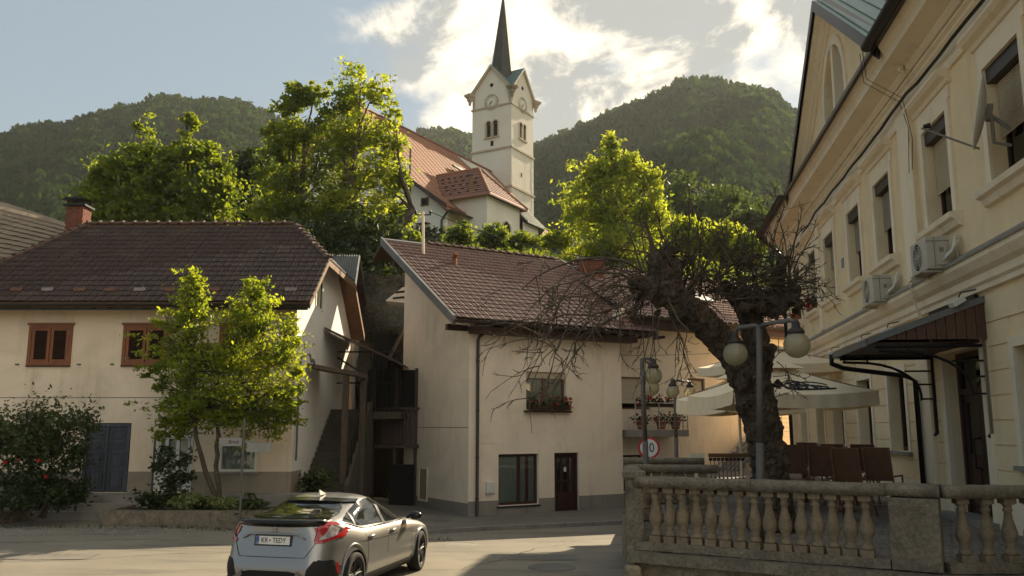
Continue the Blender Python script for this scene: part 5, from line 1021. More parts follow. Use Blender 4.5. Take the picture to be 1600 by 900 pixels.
# spotlights beneath the string course
def spot(t, label):
    e = empty('floodlight', label, 'floodlight', RF(t, .3, 4.5)); m_ = MB(); m_.tube([RF(t - .3, .3, 4.56), RF(t, .42, 4.56), RF(t + .1, .42, 4.50)], .012, 5); m_.build('bracket', M['black'], e); m_ = MB(); c = RF(t + .1, .45, 4.42); m_.obox(c, RF.u * .11, RN * .09 + Vector((0, 0, -.05)), Vector((0, 0, .035)) + RN * .02); m_.build('lamp_head', M['white'], e)
spot(13.3, 'small white floodlight at the near end of the black awning'); spot(17.4, 'small floodlight on the moulding just left of the awning pipe'); spot(19.6, 'small floodlight on the moulding between two ground floor windows'); spot(22.8, 'small floodlight on the moulding farthest left above the parasol')
# flower boxes at far windows, house number plate
geranium('geranium box on the sill of the second farthest upper window', RF, 26.5, 27.3, .12, 6.14, 'terracotta', n=40, seed=12); geranium('geranium box on the sill of the farthest upper window', RF, 29.2, 30.1, .12, 6.14, 'terracotta', n=30, seed=13)
m_ = MB(); m_.fbox(RF, 22.7, 22.95, 0, .02, 6.75, 7.0); tag(m_.build('number_plate', pm('blue_plate', (.25, .28, .36), None, 4)), 'tiny bluish plate on the wall between two upper windows', 'plate')
# ================================================================== TERRACE and BALUSTRADE
tp = [Vector((1.55, 11.15, 0)), Vector((4.22, 9.62, 0)), Vector((4.72, 9.38, 0)), Vector((9, 9.6, 0)), Vector((6.7, 5.0, 0)), Vector((20, 5, 0)), Vector((20, 40, 0)), Vector((4.4, 29, 0)), Vector((2.6, 17.9, 0)), Vector((2.1, 14.6, 0))]
tp = [tp[0], tp[1], tp[2], Vector((7.4, 9.55, 0)), Vector((12, 9.55, 0)), Vector((12, 33, 0)), Vector((4.9, 30, 0)), tp[8], tp[9]]
mb = MB(); mb.prism([Vector((p.x, p.y, -.6)) for p in tp], (0, 0, .6 + TZ)); trr = mb.build('terrace', M['terrace']); struct(trr)
# paving setts close to the balustrade, where they can be told apart
me_s = None
def inpoly(x, y, P_):
    r = False; j = len(P_) - 1
    for i in range(len(P_)):
        if (P_[i].y > y) != (P_[j].y > y) and x < (P_[j].x - P_[i].x) * (y - P_[i].y) / (P_[j].y - P_[i].y) + P_[i].x: r = not r
        j = i
    return r
V = []; Fc = []; k = 0
for j in range(70):
    for i in range(80):
        x, y = 1.4 + i * .13 + (.065 if j % 2 else 0), 9.5 + j * .13
        if not inpoly(x, y, tp) or x > 5.2 + .156 * y: continue
        h = TZ + .004 + random.uniform(0, .008); a = .06; V += [(x - a, y - a, h), (x + a, y - a, h), (x + a, y + a, h), (x - a, y + a, h), (x - a, y - a, TZ - .01), (x + a, y - a, TZ - .01)]; Fc += [(k, k + 1, k + 2, k + 3), (k + 4, k + 5, k + 1, k)]; k += 6
o = npmesh('paving_setts', V, Fc, M['terrace'], trr); o['kind'] = 'stuff'
bal = empty('balustrade', 'long weathered stone balustrade with bulging balusters along the front of the terrace', 'balustrade', (4.2, 9.7, .9))
P0, P1, P2, P3 = Vector((1.62, 11.25, 0)), Vector((4.17, 9.72, 0)), Vector((4.62, 9.45, 0)), Vector((9.0, 9.5, 0))
prof = [(.050, .076), (.070, .084), (.072, .100), (.060, .125), (.046, .150), (.056, .168), (.048, .185), (.070, .225), (.083, .275), (.081, .315), (.064, .38), (.044, .455), (.038, .52), (.050, .535), (.050, .552), (.038, .565), (.045, .59), (.064, .61)]
mb = MB(); mb.lathe(prof, (0, 0, 0), 14); mb.box((-.068, -.068, 0), (.068, .068, .078)); mb.box((-.066, -.066, .61), (.066, .066, .67))
bme = bpy.data.meshes.new('baluster'); bme.from_pydata(mb.v, [], mb.f); bme.materials.append(M['baluster'])
for p_ in bme.polygons: p_.use_smooth = len(p_.vertices) == 4 and p_.index < 14 * 17
def baluster(parent, p, z, ang, sc=1.0):
    o = bpy.data.objects.new('baluster', bme); COL.objects.link(o); o.parent = parent; o.location = Vector((p.x, p.y, z)) - wl(parent); o.rotation_euler = (random.uniform(-.015, .015), random.uniform(-.015, .015), ang + random.uniform(-.08, .08)); o.scale = (random.uniform(.95, 1.05) * sc, random.uniform(.95, 1.05) * sc, 1)
ZB, ZR = 1.03, 1.67
def beam(mb, a, b, hw, z0, z1, prof=None):
    a, b = Vector(a), Vector(b); d = (b - a).normalized(); s = Vector((-d.y, d.x, 0)); 
    if prof is None: prof = [(-hw, z0), (hw, z0), (hw, z1), (-hw, z1)]
    n = len(prof); N_ = max(2, int((b - a).length / .12)); vs = []
    for i in range(N_ + 1):
        c = a.lerp(b, i / N_)
        for (u, z) in prof: vs.append(c + s * (u + random.uniform(-.004, .004)) + Vector((0, 0, z + random.uniform(-.004, .004))))
    fs = [tuple(range(n))[::-1], tuple(N_ * n + k for k in range(n))] + [(i * n + k, i * n + (k + 1) % n, (i + 1) * n + (k + 1) % n, (i + 1) * n + k) for i in range(N_) for k in range(n)]
    mb.add(vs, fs)
RP = [(u, z + .03) for u, z in ((-.11, 1.67), (.11, 1.67), (.125, 1.70), (.14, 1.72), (.14, 1.755), (.11, 1.79), (.05, 1.805), (-.05, 1.805), (-.11, 1.79), (-.14, 1.755), (-.14, 1.72), (-.125, 1.70))]
def run_bal(parent, a, b, n, rail=True, sc=1.0, pad=.16):
    a, b = Vector(a), Vector(b); d = (b - a); L_ = d.length; d.normalize(); ang = atan2(d.y, d.x)
    for i in range(n): t = pad + (L_ - 2 * pad) * (i + .5) / n; baluster(parent, a + d * t, ZB, ang, sc)
    if rail: 
        seg = max(1, round(L_ / 1.45))
        for k in range(seg): m_ = MB(); beam(m_, a + d * (L_ * k / seg + .004), a + d * (L_ * (k + 1) / seg - .004), 0, 0, 0, RP); m_.build('rail', M['stone'], parent, True)
    m_ = MB(); beam(m_, a, b, .115, .93, 1.03); m_.build('base_course', M['stone'], parent)
run_bal(bal, P0, P1, 15, pad=.15); run_bal(bal, P2, P3 , 17, pad=.10)
def post(parent, c, w, d_, ang, z0, z1, cap=True, name='post'):
    u = Vector((cos(ang), sin(ang), 0)); s = Vector((-u.y, u.x, 0)); m_ = MB(); m_.obox(Vector((c.x, c.y, (z0 + z1) / 2)), u * w / 2, s * d_ / 2, Vector((0, 0, (z1 - z0) / 2))); o = bevel(m_.build(name, M['stone'], parent), .012)
    if cap: m_ = MB(); m_.obox(Vector((c.x, c.y, z1 + .05)), u * (w / 2 + .035), s * (d_ / 2 + .035), Vector((0, 0, .05))); bevel(m_.build('post_cap', M['stone'], parent), .02)
post(bal, P0 + Vector((-.04, .05, 0)), .22, .24, -.1, .9, 1.80); post(bal, (P1 + P2) / 2, .50, .28, atan2((P2 - P1).y, (P2 - P1).x), .93, 1.695, False, 'pier')
m_ = MB(); beam(m_, P1, P2, 0, 0, 0, [(u * 1.06, z + .008) for u, z in RP]); m_.build('rail', M['stone'], bal, True)
# ledge and retaining wall
rw = empty('retaining_wall', 'stained rendered retaining wall beneath the stone balustrade', 'wall', (3, 10.4, 0)); out = [Vector((1.50, 11.13, 0)), Vector((4.12, 9.56, 0)), Vector((4.66, 9.26, 0)), Vector((9, 9.3, 0))]
for a, b in zip(out, out[1:]):
    m_ = MB(); beam(m_, a, b, .13, .80, .92); m_.build('ledge', M['stone'], rw); 
LD = [Vector((2.2, 17.9, 0)), Vector((1.95, 14.6, 0)), Vector((1.48, 11.1, 0)), Vector((4.10, 9.52, 0)), Vector((4.66, 9.20, 0)), Vector((9, 9.25, 0))]
for a, b in zip(LD, LD[1:]):
    d = (b - a).normalized(); s = Vector((-d.y, d.x, 0)); n = max(3, int((b - a).length / .1)); rows = 9; vs = []; m_ = MB()
    for j in range(rows + 1):
        for i in range(n + 1): c = a.lerp(b, i / n); vs.append(c - s * (-.05 + .03 * sin(i * .7 + j) * sin(j * 1.3 + i * .31) + random.uniform(-.006, .006)) + Vector((0, 0, -.3 + 1.1 * j / rows)))
    m_.add(vs, [(j * (n + 1) + i, j * (n + 1) + i + 1, (j + 1) * (n + 1) + i + 1, (j + 1) * (n + 1) + i) for j in range(rows) for i in range(n)]); m_.build('wall_face', M['stonewall'], rw, True)
m_ = MB(); m_.obox(Vector((1.50, 11.0, .25)), Vector((.10, 0, 0)), Vector((0, .11, 0)), Vector((0, 0, .52))); bevel(m_.build('corner_buttress', M['stonewall'], rw), .05, 3)
# rear stretches of balustrade
b2 = empty('balustrade', 'short middle stretch of stone balustrade behind the corner post', 'balustrade', (2.6, 14.6, .9)); run_bal(b2, (2.0, 14.75, 0), (3.42, 14.5, 0), 6); b3 = empty('balustrade', 'farthest short stretch of stone balustrade left of the gnarled tree', 'balustrade', (3, 17.9, .9)); run_bal(b3, (2.32, 18.1, 0), (3.95, 17.9, 0), 7)
run_bal(bal, P0 + Vector((0, .2, 0)), (2.0, 14.6, 0), 13)
# lit wooden barrier further back
wf = empty('wooden_fence', 'dark wooden fence panel with cut out holes left of the gnarled trunk', 'fence', at(1138, 750, 20.5)); a, b = at(1108, 712, 20.5), at(1164, 707, 20.5); zt, zbm = a.z, TZ; W_ = b.x - a.x
m_ = MB(); m_.box((a.x, 20.5, zt - .04), (b.x + .1, 20.6, zt + .05)); m_.build('top_rail', M['wood_br'], wf); n = 9
for i in range(n):
    x0, x1 = a.x + W_ * i / n, a.x + W_ * (i + 1) / n; m_ = MB(); g = .18 if i % 2 == 0 else 0; m_.box((x0, 20.52, zbm), (x1 - .015, 20.55, zbm + .28)); m_.box((x0 + (.03 if i > 1 else 0), 20.52, zbm + .36), (x1 - .03, 20.55, zt - .5)); m_.box((x0, 20.52, zt - .12), (x1 - .015, 20.55, zt - .05)); m_.box((x0 + .035, 20.52, zt - .5), (x1 - .05, 20.55, zt - .12)); m_.box((x0, 20.521, zbm + .28), (x0 + .06, 20.551, zbm + .36)); m_.build('fence_board', M['wood_dk'], wf)
m_ = MB(); m_.box((a.x - .5, 20.3, zt - .55), (a.x - .15, 20.34, zt + .06)); tag(m_.build('menu_board', M['trim']), 'small pale tilted board standing left of the wooden fence', 'board').rotation_euler = (0, 0, 0)
# ================================================================== LAMP POSTS
globem, nt, N, L = newmat('lamp_globe'); o_ = N('ShaderNodeOutputMaterial'); gl = N('ShaderNodeBsdfGlossy'); gl.inputs['Roughness'].default_value = .12; gl.inputs[0].default_value = (.9, .9, .85, 1); tr = N('ShaderNodeBsdfTranslucent'); tr.inputs[0].default_value = (.92, .82, .55, 1); df = N('ShaderNodeBsdfDiffuse'); df.inputs[0].default_value = (.66, .60, .43, 1); tp_ = N('ShaderNodeBsdfTransparent'); tp_.inputs[0].default_value = (.8, .75, .6, 1)
x1 = N('ShaderNodeMixShader'); x1.inputs[0].default_value = .6; L(df.outputs[0], x1.inputs[1]); L(tr.outputs[0], x1.inputs[2]); x2 = N('ShaderNodeMixShader'); x2.inputs[0].default_value = .30; L(x1.outputs[0], x2.inputs[1]); L(tp_.outputs[0], x2.inputs[2]); fr = N('ShaderNodeFresnel'); fr.inputs[0].default_value = 1.45; x3 = N('ShaderNodeMixShader'); L(fr.outputs[0], x3.inputs[0]); L(x2.outputs[0], x3.inputs[1]); L(gl.outputs[0], x3.inputs[2]); L(x3.outputs[0], o_.inputs[0])
def lamp(base, hz, g1, g2, R, label, top=None, r=.045):
    base = Vector(base); e = empty('street_lamp', label, 'street lamp', base, 'twin globe lamps on the terrace'); m_ = MB(); topz = hz; t_ = Vector((base.x, base.y, topz)) if top is None else Vector(top)
    m_.tube([base - Vector((0, 0, .05)), base.lerp(t_, .45)], r * 1.25, 10); m_.tube([base.lerp(t_, .44), t_], r, 10); m_.build('pole', M['galv'], e, True)
    for g_ in (g1, g2):
        g_ = Vector(g_); d = Vector((g_.x - t_.x, g_.y - t_.y, 0)); l = d.length; d.normalize(); za = t_.z - .02; zg = g_.z + R + .1; m_ = MB(); pts = [t_ + Vector((0, 0, -.03)), t_ + d * (l * .15) + Vector((0, 0, 0)), t_ + d * (l - .12)]
        for k in range(6): q = pi / 2 * k / 5; pts.append(t_ + d * (l - .12 + .12 * sin(q)) + Vector((0, 0, -.12 * (1 - cos(q)))))
        pts.append(Vector((g_.x, g_.y, zg))); m_.tube(pts, r * .68, 8); m_.build('arm', M['galv'], e, True)
        m_ = MB(); m_.lathe([(.03, R + .16), (.05, R + .13), (.06, R + .06), (.10, R + .03), (.115, R - .01), (.10, R - .03)], g_, 16); m_.build('collar', M['gutter'], e, True)
        m_ = MB(); m_.lathe([(max(.004, R * sin(pi * k / 16)), -R * cos(pi * k / 16)) for k in range(17)], g_, 28); m_.build('globe', globem, e, True)
        m_ = MB(); m_.lathe([(.02, -.05), (.03, -.02), (.03, .08), (.02, R)], g_, 8); m_.build('bulb', M['white'], e, True)
Y = 12.0; b_ = at(1188, 835, Y); b_.z = TZ; t_ = at(1186, 508, Y); lamp(b_, t_.z, at(1149, 553, 12.35), at(1245, 539, 11.35), .175, 'tall nearest twin globe street lamp in front of the gnarled trunk', t_)
Y = 16.6; b_ = at(1012, 790, Y); b_.z = TZ; t_ = at(1003, 560, Y); lamp(b_, t_.z, at(1021, 587, 16.5), at(1018, 606, 18.3), .17, 'middle twin globe lamp whose globes overlap, left of the bare branches', t_)
Y = 23.5; b_ = at(1058, 750, Y); b_.z = TZ; t_ = at(1054, 594, Y); lamp(b_, t_.z, at(1051, 612, 22.8), at(1078, 613, 24.4), .17, 'farthest small twin globe lamp beside the balcony', t_)
# ================================================================== SPEED SIGN
sg = at(1014, 700, 21); e = empty('speed_sign', 'round red rimmed 30 speed limit sign behind the middle lamp post', 'traffic sign', (sg.x, 21, 0)); R = .265
tilt = Vector((-.25, -1, 0)).normalized()
def face_M(c, n, up=Vector((0, 0, 1))): 
    r = up.cross(n).normalized(); m = Matrix((r, n.cross(r), n)).transposed().to_4x4(); m.translation = c; return m
def disk(mb, c, n, r, th): mb.tube([c - n * th, c], [r, r], 32)
m_ = MB(); disk(m_, sg, tilt, R, .01); m_.build('red_rim', M['sign_red'], e); m_ = MB(); disk(m_, sg + tilt * .004, tilt, R * .80, .004); m_.build('white_face', M['sign_white'], e); text_mesh('30', .32, M['ink'], e, face_M(sg + tilt * .007, tilt), 'number', .001, sx=.85); m_ = MB(); m_.tube([(sg.x, 21.06, -.4), (sg.x, 21.06, sg.z + .3)], .03, 8); m_.build('post', M['galv'], e)
# ================================================================== PARASOLS
def parasol(c, half, z_e, rise, val, ang, label, logo=False):
    c = Vector(c); e = empty('parasol', label, 'parasol', (c.x, c.y, TZ), 'cream parasols'); m_ = MB(); m_.tube([(c.x, c.y, TZ), (c.x, c.y, z_e + rise)], .035, 10); m_.build('pole', M['trim'], e); u = Vector((cos(ang), sin(ang), 0)); v = Vector((-sin(ang), cos(ang), 0)); ap = Vector((c.x, c.y, z_e + rise)); cor = [c + u * sx * half + v * sy * half for sx, sy in ((-1, -1), (1, -1), (1, 1), (-1, 1))]
    for i in range(4):
        a, b = cor[i], cor[(i + 1) % 4]; vs = []; n = 14; rows = 10
        for j in range(rows + 1):
            t = j / rows
            for k in range(n + 1):
                p = a.lerp(b, k / n); q = Vector((p.x, p.y, z_e)) * (1 - t) + ap * t; q.z -= .10 * sin(pi * k / n) * (1 - t) * .8 + .05 * sin(pi * t); vs.append(q)
        m_ = MB(); m_.add(vs, [(j * (n + 1) + k, j * (n + 1) + k + 1, (j + 1) * (n + 1) + k + 1, (j + 1) * (n + 1) + k) for j in range(rows) for k in range(n)]); m_.build('canopy_panel', M['canvas'], e, True)
        vs = []; out_ = ((a + b) / 2 - c).normalized()
        for k in range(n * 3 + 1):
            f_ = k / (n * 3); p = a.lerp(b, f_); zt_ = z_e - .08 * sin(pi * f_); w_ = .018 * sin(k * 1.1); vs += [Vector((p.x, p.y, zt_)), Vector((p.x, p.y, zt_ - val)) + out_ * (w_ + .02)]
        m_ = MB(); m_.add(vs, [(2 * k, 2 * k + 2, 2 * k + 3, 2 * k + 1) for k in range(n * 3)]); m_.build('valance', M['canvas'], e, True)
        m_ = MB(); m_.tube([Vector((a.x, a.y, z_e - .02)), ap - Vector((0, 0, .08))], .015, 6); mid = (a + c) / 2; m_.tube([Vector((mid.x, mid.y, (z_e + ap.z) / 2 - .04)), Vector((c.x, c.y, z_e - .25))], .013, 6); m_.build('rib', M['wood_br'], e)
    m_ = MB(); vs = [ap + Vector((0, 0, .12))] + [ap + (q - c).normalized() * .62 + Vector((0, 0, -.13)) for q in cor]; m_.add(vs, [(0, 1, 2), (0, 2, 3), (0, 3, 4), (0, 4, 1)]); m_.build('top_cap', M['canvas'], e)
    if logo:   # black scribbled emblem printed on the slope facing the camera
        a, b = cor[0], cor[1]; mid = a.lerp(b, .55); 
        def on(s, t): 
            p = a.lerp(b, .5 + s); q = Vector((p.x, p.y, z_e)) * (1 - t) + ap * t; q.z -= .08 * cos(pi * s) * (1 - t) + .05 * sin(pi * t) - .012; return q
        m_ = MB(); rg = random.Random(5)
        for cx_, cy_, rx, ry, rot in ((-.02, .30, .10, .14, .3), (.03, .33, .09, .13, -.3), (-.08, .28, .05, .10, 0), (.0, .42, .07, .08, .5), (.15, .30, .16, .13, -.12)):
            m_.tube([on(cx_ + rx * cos(q) * cos(rot) - ry * .4 * sin(q) * sin(rot), cy_ + ry * sin(q)) for q in [2 * pi * k / 20 for k in range(21 if cx_ < .1 else 13)]], .012, 4)
        for k in range(6): m_.tube([on(-.1 + .06 * k, .18 + .05 * rg.random()), on(-.04 + .05 * k, .30 + .1 * rg.random()), on(.02 + .05 * k, .2 + .1 * rg.random())], .014, 4)
        m_.tube([on(-.02, .17), on(.3, .17)], .016, 4); m_.build('printed_emblem', M['ink'], e)
pz = at(1300, 606, 16.2).z
parasol((at(1214, 640, 17.6).x, 17.6, 0), 1.42, at(1228, 610, 16.2).z, .62, .26, .10, 'large cream parasol with a black printed emblem behind the gnarled trunk', True)
parasol((at(1155, 640, 21.5).x, 21.5, 0), 1.12, at(1130, 622, 21.0).z, .62, .34, .35, 'smaller cream parasol to the left of the gnarled trunk')
parasol((at(1205, 640, 25.0).x, 25.0, 0), 1.6, at(1205, 566, 24.0).z, .55, .25, .15, 'pale farthest parasol whose top peeps above the large one')
# ================================================================== CHAIRS
def chair(x, y, ang, label, lean=.36, back=1.0):
    ang -= .62
    e = empty('folding_chair', label, 'chair', (x, y, TZ), 'brown folding chairs on the terrace'); u = Vector((cos(ang), sin(ang), 0)); f_ = Vector((-sin(ang), cos(ang), 0)); o_ = Vector((x, y, TZ)); Z = Vector((0, 0, 1)); w = .212
    def P(a, b, c): return o_ + u * a + f_ * b + Z * c
    # backrest panel leaning; f_ points away from the camera side, the back faces the camera
    m_ = MB(); z0, z1 = .66, 1.22; m_.hexa([P(-w, -lean * .52, z0), P(w, -lean * .52, z0), P(w, -lean * .52 + .025, z0), P(-w, -lean * .52 + .025, z0), P(-w - .015, -lean, z1), P(w + .015, -lean, z1), P(w + .015, -lean + .025, z1), P(-w - .015, -lean + .025, z1)]); bevel(m_.build('backrest', M['plastic_br'], e), .01)
    m_ = MB(); m_.hexa([P(-w, -.12, .50), P(w, -.12, .50), P(w, .30, .52), P(-w, .30, .52), P(-w, -.12, .53), P(w, -.12, .53), P(w, .30, .55), P(-w, .30, .55)]); m_.build('seat', M['plastic_br'], e)
    for s in (-1, 1):
        m_ = MB(); m_.tube([P(s * w, -lean, 1.20), P(s * (w + .0), -lean * .5, .60), P(s * (w - .0), .30, .0)], .017, 6); m_.build('leg', M['wood_br'], e); m_ = MB(); m_.tube([P(s * (w + .02), -.34, .0), P(s * (w + .02), .28, .52)], .017, 6); m_.build('leg', M['wood_br'], e)
        m_ = MB(); m_.tube([P(s * (w + .03), -lean * .6, .74), P(s * (w + .03), .25, .74), P(s * (w + .03), .27, .5)], .016, 6); m_.build('armrest', M['wood_br'], e)
    m_ = MB(); m_.tube([P(-w, -.2, .25), P(w, -.2, .25)], .014, 6); m_.build('stretcher', M['wood_br'], e)
def cpos(px, Y): return at(px, 700, Y).x
chair(cpos(1327, 14.6), 14.6, .02, 'nearest brown folding chair, right beside the second one by the window'); chair(cpos(1377, 14.9), 14.9, -.05, 'brown folding chair closest to the yellow wall, rightmost of all'); chair(cpos(1283, 16.2), 16.2, .25, 'brown folding chair with its light legs showing, third from the right'); chair(cpos(1245, 17.2), 17.2, .1, 'leftmost brown folding chair beside the gnarled trunk')
chair(cpos(1310, 17.8), 17.8, -.1, 'brown folding chair half hidden behind the nearest one'); chair(cpos(1350, 17.6), 17.6, .15, 'brown folding chair hidden between the two nearest ones'); chair(cpos(1268, 19.6), 19.6, 0, 'far brown folding chair in the back row near the trunk')
for px, Y in ((1318, 16.3), (1258, 18.5)):
    p = at(px, 750, Y); e = empty('table', 'round brown cafe table %s' % ('behind the two nearest folding chairs' if px > 1300 else 'between the back row chairs by the trunk'), 'table', (p.x, Y, TZ)); m_ = MB(); m_.lathe([(.36, .72), (.37, .735), (.36, .75)], (p.x, Y, TZ), 20); m_.build('tabletop', M['plastic_br'], e); m_ = MB(); m_.lathe([(.22, 0), (.2, .03), (.035, .06), (.03, .71)], (p.x, Y, TZ), 10); m_.build('pedestal', M['black'], e)
# ================================================================== GNARLED TREE (one remeshed trunk, many whip branches)
GY = 13.3
def G(px, py, dy=0): return at(px, py, GY + dy)
gt = empty('tree', 'dark gnarled pollarded tree with bare drooping branches in front of the parasol', 'tree', (G(1205, 800).x, GY, TZ))
def lump(pts, seed, nz=.10):
    """(px, py, radius, dy) stations to a knobbly tube"""
    mb = MB(); rg = random.Random(seed); P = []; R_ = []
    for (a, b) in zip(pts, pts[1:]):
        for k in range(5): t = k / 5; P.append(G(a[0] + (b[0] - a[0]) * t, a[1] + (b[1] - a[1]) * t, a[3] + (b[3] - a[3]) * t)); R_.append((a[2] + (b[2] - a[2]) * t) * (1 + rg.uniform(-nz, nz)))
    P.append(G(pts[-1][0], pts[-1][1], pts[-1][3])); R_.append(pts[-1][2]); mb.tube(P, R_, 12); return mb
parts = MB()
for pts, sd_ in (([(1208, 830, .38, 0), (1205, 780, .31, 0), (1203, 725, .28, 0), (1192, 665, .28, 0), (1172, 600, .29, 0), (1150, 558, .25, 0), (1122, 527, .24, -.1), (1098, 502, .24, -.2), (1070, 482, .23, -.3), (1045, 455, .22, -.35), (1035, 420, .20, -.3), (1026, 398, .16, -.2)], 1),
    ([(1184, 620, .22, .1), (1184, 560, .22, .2), (1178, 520, .20, .25), (1168, 480, .18, .2), (1178, 470, .2, .1), (1205, 478, .18, 0), (1238, 462, .15, -.1)], 2), ([(1172, 490, .17, .2), (1150, 465, .13, .3), (1130, 440, .08, .3)], 3), ([(1210, 472, .14, 0), (1218, 430, .09, 0), (1222, 398, .05, 0)], 4),
    ([(1045, 450, .18, -.3), (1015, 452, .16, -.3), (1003, 440, .12, -.4)], 5), ([(1050, 430, .15, -.3), (1062, 408, .10, -.2)], 6), ([(1100, 500, .15, -.2), (1084, 470, .09, -.5)], 7)):
    m_ = lump(pts, sd_); parts.add(m_.v, m_.f)
rg = random.Random(9)
def ball(c, r):
    m_ = MB(); m_.lathe([(max(.002, r * sin(pi * k / 8)), -r * cos(pi * k / 8)) for k in range(9)], c, 10); parts.add(m_.v, m_.f)
knobs = [(1010, 455, .16), (1000, 440, .13), (1022, 463, .15), (1030, 430, .16), (1040, 402, .14), (1022, 408, .12), (1050, 470, .15), (1235, 466, .14), (1222, 482, .13), (1205, 488, .14), (1190, 480, .15), (1240, 452, .10), (1160, 480, .12), (1092, 486, .13), (1120, 520, .12), (1150, 575, .13), (1206, 660, .13), (1196, 600, .12), (1178, 640, .15), (1188, 700, .17), (1212, 740, .14), (1156, 600, .14), (1205, 545, .12), (1065, 460, .12), (1185, 770, .16), (1225, 790, .17), (1200, 560, .1), (1160, 690, .0)]
for (x, y, r) in knobs:
    if r: ball(G(x + rg.uniform(-3, 3), y, rg.uniform(-.25, 0)), r * rg.uniform(.6, .9))
for i in range(70):
    a = rg.choice(knobs[:-1]); ball(G(a[0] + rg.gauss(0, 9), a[1] + rg.gauss(0, 10), rg.uniform(-.35, .1)), rg.uniform(.04, .09))
tk = parts.build('trunk', M['barkdark'], gt)
m = tk.modifiers.new('r', 'REMESH'); m.mode = 'VOXEL'; m.voxel_size = .027
tex = bpy.data.textures.new('bark_lumps', 'CLOUDS'); tex.noise_scale = .075; tex.noise_depth = 3
d_ = tk.modifiers.new('d', 'DISPLACE'); d_.texture = tex; d_.strength = .11; d_.mid_level = .5
tk.data.polygons.foreach_set('use_smooth', [True] * len(tk.data.polygons))
br = MB(); tw = MB()
def whip(a, d, L_, r, droop, seed, kids=3, curl=.3, depth=0):
    rg = random.Random(seed); a = Vector(a); d = Vector(d).normalized(); pts = [a]; n = 9; p = a.copy(); bx = Vector((rg.uniform(-1, 1), rg.uniform(-1, 1), rg.uniform(-1, 1))) * curl
    for i in range(n):
        d = (d + Vector((0, 0, -1)) * droop / n + bx / n + Vector((rg.uniform(-1, 1), rg.uniform(-1, 1), rg.uniform(-1, 1))) * .13).normalized(); p = p + d * L_ / n; pts.append(p.copy())
        if depth < 2 and i > 1 and rg.random() < kids / n:
            kd = (d + Vector((rg.uniform(-1, 1), rg.uniform(-1, 1), rg.uniform(-.8, .8))) * .9).normalized(); whip(p, kd, L_ * rg.uniform(.2, .45), r * (1 - i / n) * .55 + .003, rg.uniform(-.9, 1.2), rg.random(), kids * .7, .5, depth + 1)
    (br if depth == 0 else tw).tube(pts, [r * (1 - .85 * i / n) + .0025 for i in range(n + 1)], 6 if depth == 0 else 4, False)
rg = random.Random(21)
# arching limbs and drooping bundles on the left, from the left head
def along(pts, r0, r1, n=5): P_ = [G(*q) for q in pts]; br.tube(P_, [r0 + (r1 - r0) * k / (len(P_) - 1) for k in range(len(P_))], 7, False)
arcs = [[(1005, 425, -.3), (975, 408, -.6), (940, 402, -.8), (900, 406, -.9), (862, 420, -1.), (838, 432, -1.), (815, 452, -1.)], [(1002, 445, -.3), (970, 428, -.5), (930, 425, -.6), (895, 440, -.7), (875, 470, -.8), (865, 505, -.8)],
        [(1000, 455, -.4), (965, 480, -.8), (925, 492, -1.), (880, 492, -1.), (850, 500, -1.)], [(1008, 465, -.3), (980, 488, -.2), (950, 500, -.2), (920, 520, -.2)], [(998, 435, -.3), (960, 418, 0), (920, 430, .2), (893, 458, .3), (884, 500, .3)],
        [(1045, 470, -.5), (1060, 500, -.9), (1080, 520, -1.)], [(1000, 450, -.3), (955, 445, -.9), (915, 462, -1.1), (890, 500, -1.2), (872, 545, -1.2)]]
for k, a in enumerate(arcs): along(a, .024 - .0015 * k, .008)
for i in range(40):
    a = rg.choice(arcs[:5] + [arcs[6]]); k = rg.randrange(1, len(a)); s = G(a[k][0] + rg.uniform(-6, 6), a[k][1] + rg.uniform(-3, 3), a[k][2]); el = rg.uniform(-.5, .45); whip(s, (rg.uniform(-1, .15), rg.uniform(-.6, .6), el), rg.uniform(.5, 1.5), rg.uniform(.0045, .010), 1.1 + el + rg.uniform(0, .7), i, 4, .7)
for i in range(14): whip(G(rg.uniform(995, 1040), rg.uniform(420, 470), rg.uniform(-.5, .2)), (-1, rg.uniform(-.6, .6), rg.uniform(-.6, .4)), rg.uniform(.7, 1.6), rg.uniform(.008, .014), rg.uniform(.8, 1.8), 150 + i, 4, .6)
for i in range(8): whip(G(rg.uniform(1000, 1100), rg.uniform(470, 510), -.3), (rg.uniform(-.4, .4), -.2, -.6), rg.uniform(.7, 1.3), .008, .8, 260 + i, 4, .6)
# upright shoots
for i in range(64): whip(G(rg.uniform(1000, 1240), rg.uniform(400, 480), rg.uniform(-.4, .4)), (rg.uniform(-.45, .45), rg.uniform(-.4, .4), 1), rg.uniform(.5, 1.45), rg.uniform(.007, .016), rg.uniform(-.2, .3), 300 + i, 3, .15)
for i in range(42): whip(G(rg.uniform(1125, 1235), rg.uniform(400, 475), rg.uniform(-.3, .3)), (rg.uniform(-1, 1), rg.uniform(-.6, .6), rg.uniform(-.3, .8)), rg.uniform(.3, .8), rg.uniform(.008, .016), rg.uniform(-.4, .6), 500 + i, 6, .6)
for i in range(34): whip(G(rg.uniform(995, 1075), rg.uniform(395, 470), rg.uniform(-.4, .3)), (rg.uniform(-1, 1), rg.uniform(-.6, .6), rg.uniform(-.5, .9)), rg.uniform(.3, .9), rg.uniform(.008, .018), rg.uniform(-.2, 1), 600 + i, 6, .6)
for i in range(70): whip(G(rg.uniform(1065, 1235), rg.uniform(425, 485), rg.uniform(-.4, .3)), (rg.uniform(-1, 1), rg.uniform(-.6, .6), rg.uniform(-.15, .5)), rg.uniform(.35, .8), rg.uniform(.007, .014), rg.uniform(-.3, .5), 1000 + i, 6, .7)
